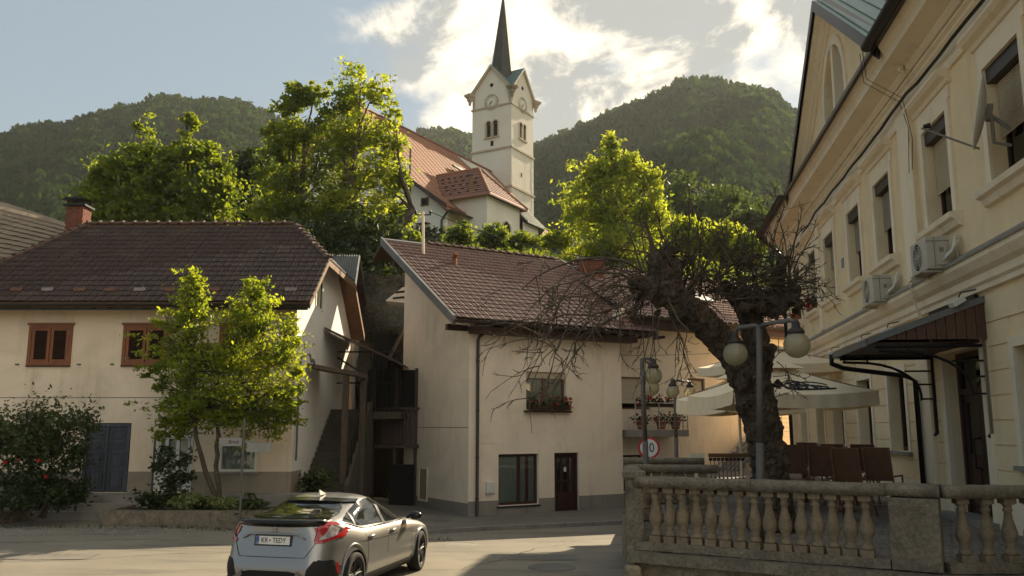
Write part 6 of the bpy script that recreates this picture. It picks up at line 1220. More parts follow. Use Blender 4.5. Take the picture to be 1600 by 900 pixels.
for i in range(12): whip(G(rg.uniform(1215, 1240), rg.uniform(440, 480), 0), (1, rg.uniform(-.6, .6), rg.uniform(-.3, .9)), rg.uniform(.4, .9), .010, rg.uniform(-.4, .4), 700 + i, 5, .4)
for i in range(10): whip(G(rg.uniform(1190, 1225), rg.uniform(560, 640), -.2), (rg.uniform(-.3, 1), rg.uniform(-.6, .1), rg.uniform(-.3, .5)), rg.uniform(.3, .6), .006, .3, 800 + i, 4, .6)
whip(G(1068, 460, -.3), (.6, -.3, .9), 1.0, .03, -.1, 901, 2, .1); whip(G(1022, 410, -.2), (-.02, -.1, 1), .75, .055, 0, 902, 3, .05)
br.build('branches', M['twig'], gt, True)['kind'] = 'stuff'; tw.build('twigs', M['twig'], gt, False)['kind'] = 'stuff'
# ================================================================== CHURCH
T = Vector((at(799, 300, 106).x, 106, 0)); DR = Vector((.494, .8695, 0)).normalized(); DL = Vector((-.8695, .494, 0)).normalized(); TW = 6.0
FLt = Fr((T.x, T.y), (DL.x, DL.y), (-DR.x, -DR.y)); FRt = Fr((T.x, T.y), (DR.x, DR.y), (-DL.x, -DL.y))
def zT(py): return at(799, py, 106).z
chu = empty('church', 'white church with clock tower, dark spire and long orange tiled roof on the hill', 'church', (T.x, T.y, 20))
z0, zs1, zs2, zs3, ze = 17.0, zT(291), zT(229), zT(161), zT(138)
def tower_wall(F, ops, zt):
    mb = MB(); wall_cells(mb, F, 0, TW, z0, zt, ops, .35); return mb
wl_L = [(2.05, 2.75, zT(208), zT(187)), (3.1, 3.8, zT(208), zT(187)), (2.65, 3.15, zT(234) + .6, zT(228) + 1.1)]; wl_L[2] = (2.7, 3.25, zs2 + .55, zs2 + 1.3)
for F in (FLt, FRt):
    mb = tower_wall(F, wl_L if F is FLt else wl_L[:2], zs3); mb.build('tower_wall', M['church_wall'], chu)
FB1 = Fr(FLt(TW, 0, 0), (DR.x, DR.y), (DL.x, DL.y)); FB2 = Fr(FRt(TW, 0, 0), (DL.x, DL.y), (DR.x, DR.y)); mb = MB()
for F in (FB1, FB2): mb.poly([F(0, 0, z0), F(TW, 0, z0), F(TW, 0, zs3), F(0, 0, zs3)])
mb.build('tower_wall', M['church_wall'], chu)
cen = T + DR * TW / 2 + DL * TW / 2; zap = zT(98)
for F in (FLt, FRt, FB1, FB2):
    mb = MB(); mb.prism([F(0, 0, zs3), F(TW, 0, zs3), F(TW, 0, ze), F(TW / 2, 0, zap), F(0, 0, ze)], F.n * -.4); mb.build('gable_wall', M['church_wall'], chu)
    mb = MB()
    for s in (0, 1):
        a = F(0 if not s else TW, 0, ze); b = F(TW / 2, 0, zap); mb.hexa([a - F.n * .1, a + F.n * .35, b + F.n * .35, b - F.n * .1, a - F.n * .1 + Vector((0, 0, .34)), a + F.n * .35 + Vector((0, 0, .34)), b + F.n * .35 + Vector((0, 0, .34)), b - F.n * .1 + Vector((0, 0, .34))])
    mb.build('gable_cornice', M['church_trim'], chu)
    mb = MB(); mb.fbox(F, -.12, TW + .12, 0, .14, zs3 - .08, zs3 + .14); mb.build('string_course', M['church_trim'], chu)
    mb = MB(); mb.fbox(F, -.14, TW + .14, 0, .16, zs2 - .1, zs2 + .14); mb.build('string_course', M['church_trim'], chu)
    mb = MB(); mb.fbox(F, -.16, TW + .16, 0, .18, zs1 - .1, zs1 + .16); mb.build('string_course', M['church_trim'], chu)
    # cross gable roofs
    mb = MB(); top = cen + Vector((0, 0, zap + .35)); ridge_f = F(TW / 2, .36, zap + .36)
    for s in (0, 1): e_ = F(-.35 if not s else TW + .35, .36, ze + .05); mb.prism([ridge_f, Vector((cen.x, cen.y, zap + .36)), e_], (0, 0, -.06))
    mb.build('gable_roof', M['copper'], chu)
    mb = MB()
    for k in range(13): zq = z0 + 1 + k * 1.9
    # clock
    cc = F(TW / 2, .06, zT(153)); r_ = 1.02; nrm = F.n; clk = MB(); clk.tube([cc - nrm * .05, cc], [r_, r_], 32); ck_ = clk.build('clock_face', M['church_wall'], chu)
    m_ = MB(); U_, Zv = F.u, Vector((0, 0, 1)); m_.tube([cc + U_ * r_ * cos(q * pi / 18) + Zv * r_ * sin(q * pi / 18) for q in range(37)], .07, 6); m_.tube([cc + U_ * r_ * .62 * cos(q * pi / 18) + Zv * r_ * .62 * sin(q * pi / 18) for q in range(37)], .02, 4); m_.build('clock_rim', M['church_trim'], ck_)
    rt_ = Zv.cross(nrm).normalized()
    for k, num in enumerate(('XII', 'I', 'II', 'III', 'IIII', 'V', 'VI', 'VII', 'VIII', 'IX', 'X', 'XI')):
        q = pi / 2 - k * pi / 6; d0 = rt_ * cos(q) + Zv * sin(q); text_mesh(num, .34, M['ink'], ck_, face_M(cc + nrm * .012 + d0 * r_ * .80, nrm, d0), 'numeral', .004)
    m_ = MB()
    for ang, l, w in ((-pi / 2 - .9, .50, .08), (-pi / 2 - .55, .80, .06)): d0 = rt_ * cos(ang) + Zv * sin(ang); s0 = nrm.cross(d0); m_.prism([cc + nrm * .03 - s0 * w - d0 * .1, cc + nrm * .03 + s0 * w - d0 * .1, cc + nrm * .03 + d0 * l], nrm * .02)
    m_.build('clock_hands', M['ink'], ck_)
    m_ = MB(); oc = F(TW / 2, .02, zT(126)); m_.tube([oc - nrm * .02, oc + nrm * .02], [.26, .26], 16); m_.build('oculus', M['dark'], chu)
    if F in (FLt, FRt):
        for (a, b, c, d) in wl_L[:2]:
            m_ = MB(); arcp = [F((a + b) / 2 + .35 * cos(q * pi / 8), .004, d + .35 * sin(q * pi / 8)) for q in range(9)]; m_.prism(arcp, nrm * .02); m_.build('arch_opening', M['dark'], chu)
            m_ = MB(); m_.fbox(F, a, b, -.34, -.3, c, d); m_.build('belfry_dark', M['dark'], chu); m_ = MB()
            for k in range(9): zz = c + .05 + k * (d - c) / 9; m_.hexa([F(a, -.2, zz + .12), F(b, -.2, zz + .12), F(b, -.22, zz + .12), F(a, -.22, zz + .12), F(a, -.02, zz), F(b, -.02, zz), F(b, -.04, zz), F(a, -.04, zz)])
            m_.build('louvre', M['wood_dk'], chu)
            m_ = MB(); m_.tube([F((a + b) / 2 + .42 * cos(q * pi / 8), .05, d + .42 * sin(q * pi / 8)) for q in range(9)], .09, 6); m_.fbox(F, a - .14, a - .0, 0, .1, c, d); m_.fbox(F, b, b + .14, 0, .1, c, d); m_.build('arch_surround', M['church_trim'], chu)
        m_ = MB(); m_.fbox(F, 1.8, 4.05, 0, .2, zT(208) - .2, zT(208)); m_.build('sill', M['church_trim'], chu)
    # quoins up the corners
    for k in range(22):
        zq = z0 + 1.6 + k * .92
        if zq > zs3 - .9: break
        w = .62 if k % 2 else .42; m_ = MB(); m_.fbox(F, .0, w, .0, .035, zq, zq + .86); m_.fbox(F, TW - w, TW, .0, .035, zq, zq + .86); m_.build('quoin', M['church_trim'] if False else M['church_wall'], chu)
m_ = MB(); m_.fbox(FRt, 2.6, 2.85, 0, .03, zT(268), zT(262)); m_.fbox(FLt, 2.7, 3.25, -.3, -.28, zs2 + .5, zs2 + 1.4); m_.build('slit_window', M['dark'], chu)
for F in (FLt, FRt, FB1, FB2):   # corner consoles under the gables
    c = F(0, 0, ze) + (F.n - F.u) * .25; m_ = MB(); m_.lathe([(.12, -1.3), (.2, -1.1), (.22, -.8), (.4, -.6), (.45, -.3), (.62, -.2), (.78, 0), (.82, .2), (.3, .3)], c, 4); o = m_.build('corner_console', M['church_trim'], chu)
# spire: octagon broached from a square
sp_b, sp_t = zT(120), at(783, -9, 110).z; m_ = MB(); K = 8; vs = []; lv = [(0, 2.75), (.04, 2.15), (.10, 1.85), (1.0, .04)]
for f_, r_ in lv:
    for k in range(K): q = 2 * pi * (k + .5) / K; vs.append(cen + (DR * cos(q) + DL * sin(q)) * r_ + Vector((0, 0, sp_b + (sp_t - sp_b) * f_)))
m_.add(vs, [(j * K + k, j * K + (k + 1) % K, (j + 1) * K + (k + 1) % K, (j + 1) * K + k) for j in range(len(lv) - 1) for k in range(K)]); spo = m_.build('spire', M['spire'], chu)
for j in range(34):    # slate courses
    f_ = .10 + .9 * j / 34; r_ = 1.85 + (.04 - 1.85) * (f_ - .10) / .9 + .02; z = sp_b + (sp_t - sp_b) * f_; m_ = MB(); vs = []
    for (rr, zz) in ((r_ + .02, z), (r_ - .045, z + .42)):
        for k in range(K): q = 2 * pi * (k + .5) / K; vs.append(cen + (DR * cos(q) + DL * sin(q)) * max(.01, rr) + Vector((0, 0, zz)))
    m_.add(vs, [(k, (k + 1) % K, K + (k + 1) % K, K + k) for k in range(K)]); m_.build('slate_course', M['spire'], spo)
m_ = MB(); m_.lathe([(.03, 0), (.18, .2), (.03, .4), (.03, 1.6)], (cen.x, cen.y, sp_t), 8); m_.build('finial', M['church_trim'], chu)
# nave
NA = T + DL * 3.0 - DR * 29.0; ND = DR; NB = -DL    # NB towards the visible side
def nv(s, b, z): return NA + ND * s + NB * b + Vector((0, 0, z))
zA = at(538, 154, 82.2).z; HB = 12.6; zEa = at(703, 322, 76).z; GZ0 = 14.0; NLn = 29.2
def prof_n(k):   # roof profile, slightly sprocketed
    pts = [(0, 0), (.75, .80), (1.0, 1.0)]
    for (x0, y0), (x1, y1) in zip(pts, pts[1:]):
        if k <= x1: return zA + (zEa - zA) * (y0 + (y1 - y0) * (k - x0) / (x1 - x0))
gp = [(-HB, prof_n(1)), (-HB * .75, prof_n(.75)), (0, zA), (HB * .75, prof_n(.75)), (HB, prof_n(1))]
mb = MB(); mb.prism([nv(.3, -HB + .6, GZ0), nv(.3, HB - .6, GZ0)] + [nv(.3, b * .985, z - .35) for b, z in gp[::-1]], ND * .4)
mb.poly([nv(.7, HB - .8, GZ0), nv(NLn, HB - .8, GZ0), nv(NLn, HB - .8, zEa - .1), nv(.7, HB - .8, zEa - .1)]); mb.poly([nv(.7, -HB + .8, GZ0), nv(NLn, -HB + .8, GZ0), nv(NLn, -HB + .8, zEa - .1), nv(.7, -HB + .8, zEa - .1)]); mb.build('nave_wall', M['church_wall'], chu)
mb = MB(); 
for sgn in (1, -1):
    n = 8; ks = [j / n for j in range(n + 1)] + [1.05]
    for k0_, k1_ in zip(ks, ks[1:]):
        z_0, z_1 = prof_n(min(1, k0_)), prof_n(min(1, k1_)) - (.35 if k1_ > 1 else 0); mb.prism([nv(-.5, sgn * HB * k0_, z_0), nv(NLn, sgn * HB * k0_, z_0), nv(NLn, sgn * HB * k1_, z_1), nv(-.5, sgn * HB * k1_, z_1)], (0, 0, -.25))
nr_ = mb.build('nave_roof', M['church_roof'], chu)
# course lines: thin proud tile bands running down the slope as in the photo, and verge
for j in range(26):
    s = .4 + j * 1.12; m_ = MB(); pp = [nv(s, HB * k, prof_n(min(1, k)) + .04) for k in (0.02, .25, .5, .75, .9, 1.0)]; m_.tube(pp, .055, 4); m_.build('roof_seam', M['church_roof2'], nr_)
for j in range(40):
    k = (j + .5) / 40; m_ = MB(); z = prof_n(k) + .0; h = HB / 40; zz2 = prof_n(min(1, k + 1 / 40)); m_.prism([nv(-.5, HB * k, z + .02), nv(NLn - .1, HB * k, z + .02), nv(NLn - .1, HB * (k + 1 / 40), zz2 + .07), nv(-.5, HB * (k + 1 / 40), zz2 + .07)], (0, 0, -.03)); m_.build('tile_course', M['church_roof'], nr_)
mb = MB(); mb.tube([nv(-.5, 0, zA + .08), nv(NLn, 0, zA + .08)], .16, 6); mb.build('ridge', M['church_roof2'], nr_)
mb = MB()
for k0_, k1_ in ((0, .75), (.75, 1.03)): mb.prism([nv(-.55, HB * k0_, prof_n(k0_) + .1), nv(-.55, HB * k1_, prof_n(min(1, k1_)) + .1), nv(-.55, HB * k1_, prof_n(min(1, k1_)) - .35), nv(-.55, HB * k0_, prof_n(k0_) - .35)], ND * .12)
mb.build('verge_board', M['wood_dk'], nr_); gutter(nr_, nv(-.5, HB * 1.06, zEa - .45), nv(NLn, HB * 1.06, zEa - .45), M['gutter'], .12)
NF = Fr(nv(.3, 0, 0), (NB.x, NB.y), (-ND.x, -ND.y))
def nb(px, py): # nave gable plane coordinate
    a = at(px, py, 1.0); o = NF.o; t = (a.x * o.y - o.x) / (NF.u.x - a.x * NF.u.y); Y = o.y + NF.u.y * t; return t, at(px, py, Y).z
t0, zz0 = nb(659, 323); t1, zz1 = nb(669, 308); m_ = MB(); frame_rect(m_, NF, t0 - .1, t1 + .1, zz0, zz1, .12, 0, .06); w_ = m_.build('window', M['wood_br'], chu); m_ = MB(); m_.fbox(NF, t0, t1, 0, .03, zz0 + .1, zz1 - .1); m_.build('pane', M['dark'], w_)
t0, zz0 = nb(655, 352); t1, zz1 = nb(673, 349); m_ = MB(); m_.fbox(NF, t0, t1, 0, .7, zz0, zz1); m_.build('door_canopy', M['wood_dk'], chu); t0, zz0 = nb(661, 372); t1, zz1 = nb(669, 355); m_ = MB(); m_.fbox(NF, t0, t1, 0, .05, zz0, zz1); m_.build('side_door', M['wood_dk'], chu)
t0, zz0 = nb(640, 360); m_ = MB(); m_.tube([NF(t0, .1, GZ0), NF(t0, .1, zz0 + 8)], .1, 6); m_.tube([nv(.2, HB, zEa - .5), nv(.2, HB - .6, zEa - 1.2), nv(.2, HB - .6, GZ0)], .1, 6); m_.build('downpipe', M['gutter'], chu); m_ = MB(); m_.fbox(NF, -6, t0 - .1, 0.02, .5, GZ0, zz0 + 6.5); m_.build('entrance_wall', M['white'], chu)
# side chapel with hipped roof
s0, s1, bb = 3.3, 9.6, 15.0; ez = at(762, 304, 77.6).z; rz = at(748, 262, 81.5).z
mb = MB(); 
for (p, q_) in ((nv(s0, 9, 0), nv(s0, bb, 0)), (nv(s0, bb, 0), nv(s1, bb, 0)), (nv(s1, bb, 0), nv(s1, 9, 0))): mb.poly([p + Vector((0, 0, GZ0)), q_ + Vector((0, 0, GZ0)), q_ + Vector((0, 0, ez)), p + Vector((0, 0, ez))])
mb.build('chapel_wall', M['church_wall'], chu); ov = .6; A_, B_, C2, D2 = nv(s0 - ov, bb + ov, ez), nv(s1 + ov, bb + ov, ez), nv(s1 + ov, 8, ez), nv(s0 - ov, 8, ez); R1 = nv((s0 + s1) / 2, bb - 2.9, rz); R2 = nv((s0 + s1) / 2, 7, rz); mb = MB()
for pl_ in ([A_, B_, R1], [B_, nv(s1 + ov, 7, ez), R2, R1], [nv(s0 - ov, 7, ez), A_, R1, R2]): mb.prism(pl_, (0, 0, -.15))
cr2 = mb.build('chapel_roof', M['church_roof2'], chu)
for a, b in ((A_, R1), (B_, R1), (R1, R2)): m_ = MB(); m_.tube([a + Vector((0, 0, .05)), b + Vector((0, 0, .05))], .13, 6); m_.build('hip_ridge', M['church_roof'], cr2)
for j in range(1, 12):
    k = j / 12; m_ = MB(); up = Vector((0, 0, .05)); m_.tube([A_.lerp(R1, k) + up, B_.lerp(R1, k) + up], .035, 4); m_.tube([A_.lerp(R1, k) + up, nv(s0 - ov, 7, ez).lerp(R2, k) + up], .035, 4); m_.build('tile_course', M['church_roof2'], cr2)
for r_ in range(5):
    for k in range(6):
        p = nv(s0 - ov, 7, ez).lerp(R2, .15 + .15 * r_); q_ = A_.lerp(R1, .15 + .15 * r_); c = p.lerp(q_, .25 + .12 * k + .04 * (r_ % 2)); m_ = MB(); m_.obox(c + Vector((0, 0, .08)), NB * .13, ND * .1, Vector((0, 0, .05))); m_.build('snow_guard', M['gutter'], cr2)
chn = nv(s0 + .6, bb - 2.2, 0); m_ = MB(); m_.box((chn.x - .22, chn.y - .2, ez), (chn.x + .22, chn.y + .2, ez + 2.3)); m_.build('chimney', M['wood_br'], chu); m_ = MB(); m_.box((chn.x - .3, chn.y - .28, ez + 2.3), (chn.x + .3, chn.y + .28, ez + 2.42)); m_.build('chimney_cap', M['gutter'], chu)
CF = Fr(nv(0, bb, 0), (ND.x, ND.y), (NB.x, NB.y)); m_ = MB(); m_.prism([CF(6.2, .0, ez - 4)] + [CF(6.9 + .7 * -cos(q * pi / 8), .0, ez - 2.6 + .7 * sin(q * pi / 8)) for q in range(9)] + [CF(7.6, .0, ez - 4)], NB * .03); m_.build('arched_window', M['dark'], chu); m_ = MB(); m_.tube([CF(6.1, .05, ez - 4)] + [CF(6.9 + .8 * -cos(q * pi / 8), .05, ez - 2.6 + .8 * sin(q * pi / 8)) for q in range(9)] + [CF(7.7, .05, ez - 4)], .09, 5); m_.build('arch_surround', M['church_trim'], chu)
# lean-to with pale metal roof and low aisle beneath the tower
ls0, ls1, lb = 9.7, 13.0, 15.9; lz = at(847, 355, 85.5).z; mb = MB()
mb.poly([nv(ls0, lb - .6, GZ0), nv(ls1, lb - .6, GZ0), nv(ls1, lb - .6, lz), nv(ls0, lb - .6, lz)]); mb.poly([nv(ls1, lb - .6, GZ0), nv(ls1, 5, GZ0), nv(ls1, 5, lz), nv(ls1, lb - .6, lz)]); mb.build('aisle_wall', M['church_wall'], chu)
Q0, Q1, Q2, Q3 = nv(ls0, lb, lz), nv(ls1 + .4, lb, lz), nv(ls1 + 2, 7.5, lz + 8.0), nv(ls0, 7.5, lz + 8.0); mb = MB(); mb.prism([Q0, Q1, Q2, Q3], (0, 0, -.15)); mb.prism([Q1, nv(ls1 + 9, 9, lz), Q2], (0, 0, -.15)); lr = mb.build('metal_roof', M['metalroof'], chu)
for j in range(9): k = j / 8; m_ = MB(); m_.tube([Q0.lerp(Q1, k) + Vector((0, 0, .04)), Q3.lerp(Q2, k) + Vector((0, 0, .04))], .05, 4); m_.build('standing_seam', M['metalroof'], lr)
mb = MB(); mb.prism([nv(13, 4.5, lz + 8.6), nv(13.0, 9.5, lz + 5.0), nv(26, 6.5, lz + 5.0), nv(26, 2.5, lz + 10)], (0, 0, -.2)); mb.build('dark_slate_roof', M['spire'], chu)
# churchyard wall with clipped cypresses
cw = empty('stone_wall', 'rubble stone churchyard wall below the church', 'wall', at(690, 375, 69)); me_v, me_f = [], []; kk = 0; stones = []
wa, wb = at(632, 369, 69), at(895, 369, 73); n = 64
shp = MB(); shp.hexa([(-.46, -.1, -.44), (.48, -.1, -.46), (.45, .1, -.42), (-.5, .1, -.46), (-.44, -.07, .46), (.44, -.08, .40), (.5, .1, .46), (-.46, .1, .42)])
sme = bpy.data.meshes.new('stone'); sme.from_pydata(shp.v, [], shp.f); sme.materials.append(M['rubble'])
m_ = MB(); dw = (wb - wa).normalized(); m_.prism([wa + Vector((0, .15, -2.2)), wb + Vector((0, .15, -2.2)), wb + Vector((0, .15, .0)), wa + Vector((0, .15, .0))], (0, .4, 0)); m_.build('wall_core', M['rubble'], cw)
for r in range(4):
    x = 0; Lw = (wb - wa).length
    while x < Lw - .3:
        w = random.uniform(.35, .75); p = wa + dw * (x + w / 2) + Vector((0, random.uniform(-.03, .03), -.2 - r * .38)); o = bpy.data.objects.new('stone', sme); COL.objects.link(o); o.parent = cw; o.location = p - wl(cw); o.scale = (w * .95, 1, .37); o.rotation_euler = (0, random.uniform(-.05, .05), atan2(dw.y, dw.x)); x += w
for i, px in enumerate((644, 652, 661, 670, 679, 690)):
    p = at(px, 371, 68.8); e = empty('cypress', 'small clipped cypress, %s from the left on the churchyard wall' % ('first', 'second', 'third', 'fourth', 'fifth', 'sixth')[i], 'shrub', p, 'clipped cypresses on the churchyard wall'); h = random.uniform(.8, 1.0); V, F, C = leaves_np([(p.x, p.y, p.z + h * .25, .30, .3, .32), (p.x, p.y, p.z + h * .55, .22, .22, .3), (p.x, p.y, p.z + h * .85, .12, .12, .22)], 60, 8, .12, 40 + i, .25); npmesh('foliage', V, F, M['leafD'], e); m_ = MB(); m_.tube([p - Vector((0, 0, .3)), p + Vector((0, 0, h * .9))], .04, 5); m_.build('stem', M['bark'], e)
# ================================================================== CAR
paint = pm('silver_paint', (.31, .30, .28), (.29, .28, .265), .5, .32, 0, 20, metal=.65, grain=0, coat=.7)
M['carblk'] = pm('gloss_black_trim', (.012, .012, .012), None, 3, .22, 0, grain=0); M['carmat'] = pm('matt_black_plastic', (.012, .011, .010), None, 9, .75, .05, 60)
M['tyre'] = pm('tyre', (.016, .015, .014), None, 9, .85, .2, 60); M['rim'] = pm('dark_alloy', (.10, .10, .10), None, 9, .35, 0, metal=.8)
M['redlens'] = pm('red_lens', (.38, .012, .015), None, 9, .12, 0, grain=0, coat=1); M['clearlens'] = pm('clear_lens', (.50, .44, .42), (.22, .18, .17), 14, .15, .1, 50, grain=.2, coat=1)
M['carglass'] = pm('car_glass', (.012, .014, .015), None, 9, .05, 0, grain=0, spec=.45, coat=0); M['chrome'] = pm('chrome', (.6, .58, .55), None, 9, .15, 0, metal=1, grain=0); M['platew'] = pm('plate_white', (.72, .69, .62), None, 9, .4, 0, grain=0); M['plateb'] = pm('plate_blue', (.05, .09, .30), None, 9, .4, 0, grain=0)
CH = math.atan2(.248, .969); CO = Vector((-3.12, 13.05, 0))     # rear axle centre; heading
fx = Vector((sin(CH), cos(CH), 0)); fy = Vector((-cos(CH), sin(CH), 0)); XO = 1.33
def rise(x, z):   # the belt and tail of the body climb towards the rear
    return .135 * ss(-.9, -1.8, x) * ss(.40, .74, z) * (1 - ss(1.02, 1.40, z)) if x < -.9 else 0.0
def C3(x, y, z):
    z = z + rise(x, z)
    return CO + fx * (x + XO) + fy * y + Vector((0, 0, z))
car = empty('parked_car', 'silver five door hatchback driving away on the road, seen from behind', 'car', CO)
import bisect
def itp(tab, z):
    xs = [a for a, _ in tab]; 
    if z <= xs[0]: return tab[0][1]
    if z >= xs[-1]: return tab[-1][1]
    i = bisect.bisect(xs, z) - 1; t = (z - xs[i]) / (xs[i + 1] - xs[i]); t = t * t * (3 - 2 * t) * .35 + t * .65; return tab[i][1] + (tab[i + 1][1] - tab[i][1]) * t
XR = [(.18, -2.02), (.26, -2.10), (.36, -2.20), (.50, -2.23), (.62, -2.17), (.72, -2.13), (.86, -2.10), (.96, -2.10), (1.00, -2.02), (1.03, -1.93), (1.10, -1.72), (1.18, -1.50), (1.26, -1.27), (1.33, -1.05), (1.38, -.88), (1.415, -.66), (1.43, -.35)]
XF = [(.18, 2.15), (.30, 2.24), (.45, 2.28), (.60, 2.24), (.70, 2.12), (.78, 1.92), (.85, 1.68), (.90, 1.42), (.94, 1.15), (.98, .98), (1.10, .70), (1.22, .42), (1.32, .16), (1.38, -.05), (1.415, -.22), (1.43, -.35)]
WW = [(.18, .80), (.26, .865), (.36, .895), (.50, .905), (.62, .90), (.74, .905), (.82, .90), (.90, .868), (.95, .835), (1.0, .80), (1.10, .745), (1.20, .69), (1.30, .62), (1.37, .55), (1.41, .42), (1.43, .12)]
NN = [(.18, 5.5), (.7, 5.2), (.9, 4.2), (1.0, 3.6), (1.2, 3.2), (1.4, 2.6), (1.43, 2)]
zs_c = [.18, .22, .26, .31, .36, .43, .50, .56, .62, .67, .70, .74, .78, .82, .86, .90, .93, .96, .98, 1.0, 1.03, 1.07, 1.12, 1.17, 1.22, 1.27, 1.32, 1.36, 1.39, 1.41, 1.422, 1.43]
mb = MB(); K = 96
for z in zs_c:
    xr, xf, w, n = itp(XR, z), itp(XF, z), itp(WW, z), itp(NN, z); xc, a = (xr + xf) / 2, (xf - xr) / 2
    for k in range(K):
        q = 2 * pi * k / K; c, s = cos(q), sin(q); mb.v.append(tuple(C3(xc + a * math.copysign(abs(c) ** (2 / n), c), w * math.copysign(abs(s) ** (2 / n), s), z)))
mb.f += [(j * K + k, j * K + (k + 1) % K, (j + 1) * K + (k + 1) % K, (j + 1) * K + k) for j in range(len(zs_c) - 1) for k in range(K)] + [tuple(range(K))[::-1], tuple((len(zs_c) - 1) * K + k for k in range(K))]
body = mb.build('body', paint, car, True)
def cutter(x, s):
    m_ = MB(); c0 = C3(x, s * .62, .335); c1 = C3(x, s * 1.0, .335); m_.tube([c0, c1], [.365, .365], 40); return m_
cm = MB()
for x in (-1.33, 1.37):
    for s in (1, -1): m_ = cutter(x, s); cm.add(m_.v, m_.f)
co = cm.build('wheel_well_cut', M['carmat'], car); bo = body.modifiers.new('b', 'BOOLEAN'); bo.object = co; bo.solver = 'EXACT'; bo.material_mode = 'TRANSFER'
dg = bpy.context.evaluated_depsgraph_get(); dg.update(); nm = bpy.data.meshes.new_from_object(body.evaluated_get(dg)); body.modifiers.clear(); body.data = nm; bpy.data.objects.remove(co)
nm.polygons.foreach_set('use_smooth', [True] * len(nm.polygons))
try: nm.set_sharp_from_angle(angle=radians(38))
except Exception: pass
def side_y(x, z):
    xr, xf, w, n = itp(XR, z), itp(XF, z), itp(WW, z), itp(NN, z); xc, a = (xr + xf) / 2, (xf - xr) / 2; u = min(.999, abs((x - xc) / a)); return w * (1 - u ** n) ** (1 / n)
def rear_x(y, z):
    xr, xf, w, n = itp(XR, z), itp(XF, z), itp(WW, z), itp(NN, z); xc, a = (xr + xf) / 2, (xf - xr) / 2; u = min(.999, abs(y / w)); return xc - a * (1 - u ** n) ** (1 / n)
def patch(name, poly, mode, mat, off_=.006, parent=None, cuts=3, side=-1, th=0):
    bm = bmesh.new(); vs = [bm.verts.new((a, b, 0)) for a, b in poly]; bm.faces.new(vs); bmesh.ops.triangulate(bm, faces=bm.faces[:]); bmesh.ops.subdivide_edges(bm, edges=bm.edges[:], cuts=cuts, use_grid_fill=True); bmesh.ops.recalc_face_normals(bm, faces=bm.faces[:])
    for v in bm.verts:
        a, b = v.co.x, v.co.y
        if mode == 'side':
            y = side_y(a, b); e = .01; gx = (side_y(a + e, b) - side_y(a - e, b)) / (2 * e); gz_ = (side_y(a, b + e) - side_y(a, b - e)) / (2 * e); nl = sqrt(1 + gx * gx + gz_ * gz_); p = C3(a - gx / nl * off_, side * (y + off_ / nl), b - gz_ / nl * off_)
        else:
            x = rear_x(a, b); e = .01; gy = (rear_x(a + e, b) - rear_x(a - e, b)) / (2 * e); gz_ = (rear_x(a, b + e) - rear_x(a, b - e)) / (2 * e); nl = sqrt(1 + gy * gy + gz_ * gz_); p = C3(x - off_ / nl, a + gy / nl * off_, b + gz_ / nl * off_)
        v.co = p - wl(parent or car)
    me = bpy.data.meshes.new(name); bm.to_mesh(me); bm.free(); me.materials.append(mat); me.polygons.foreach_set('use_smooth', [True] * len(me.polygons)); o = link(name, me, parent or car)
    if th: m = o.modifiers.new('s', 'SOLIDIFY'); m.thickness = th; m.offset = 0
    return o
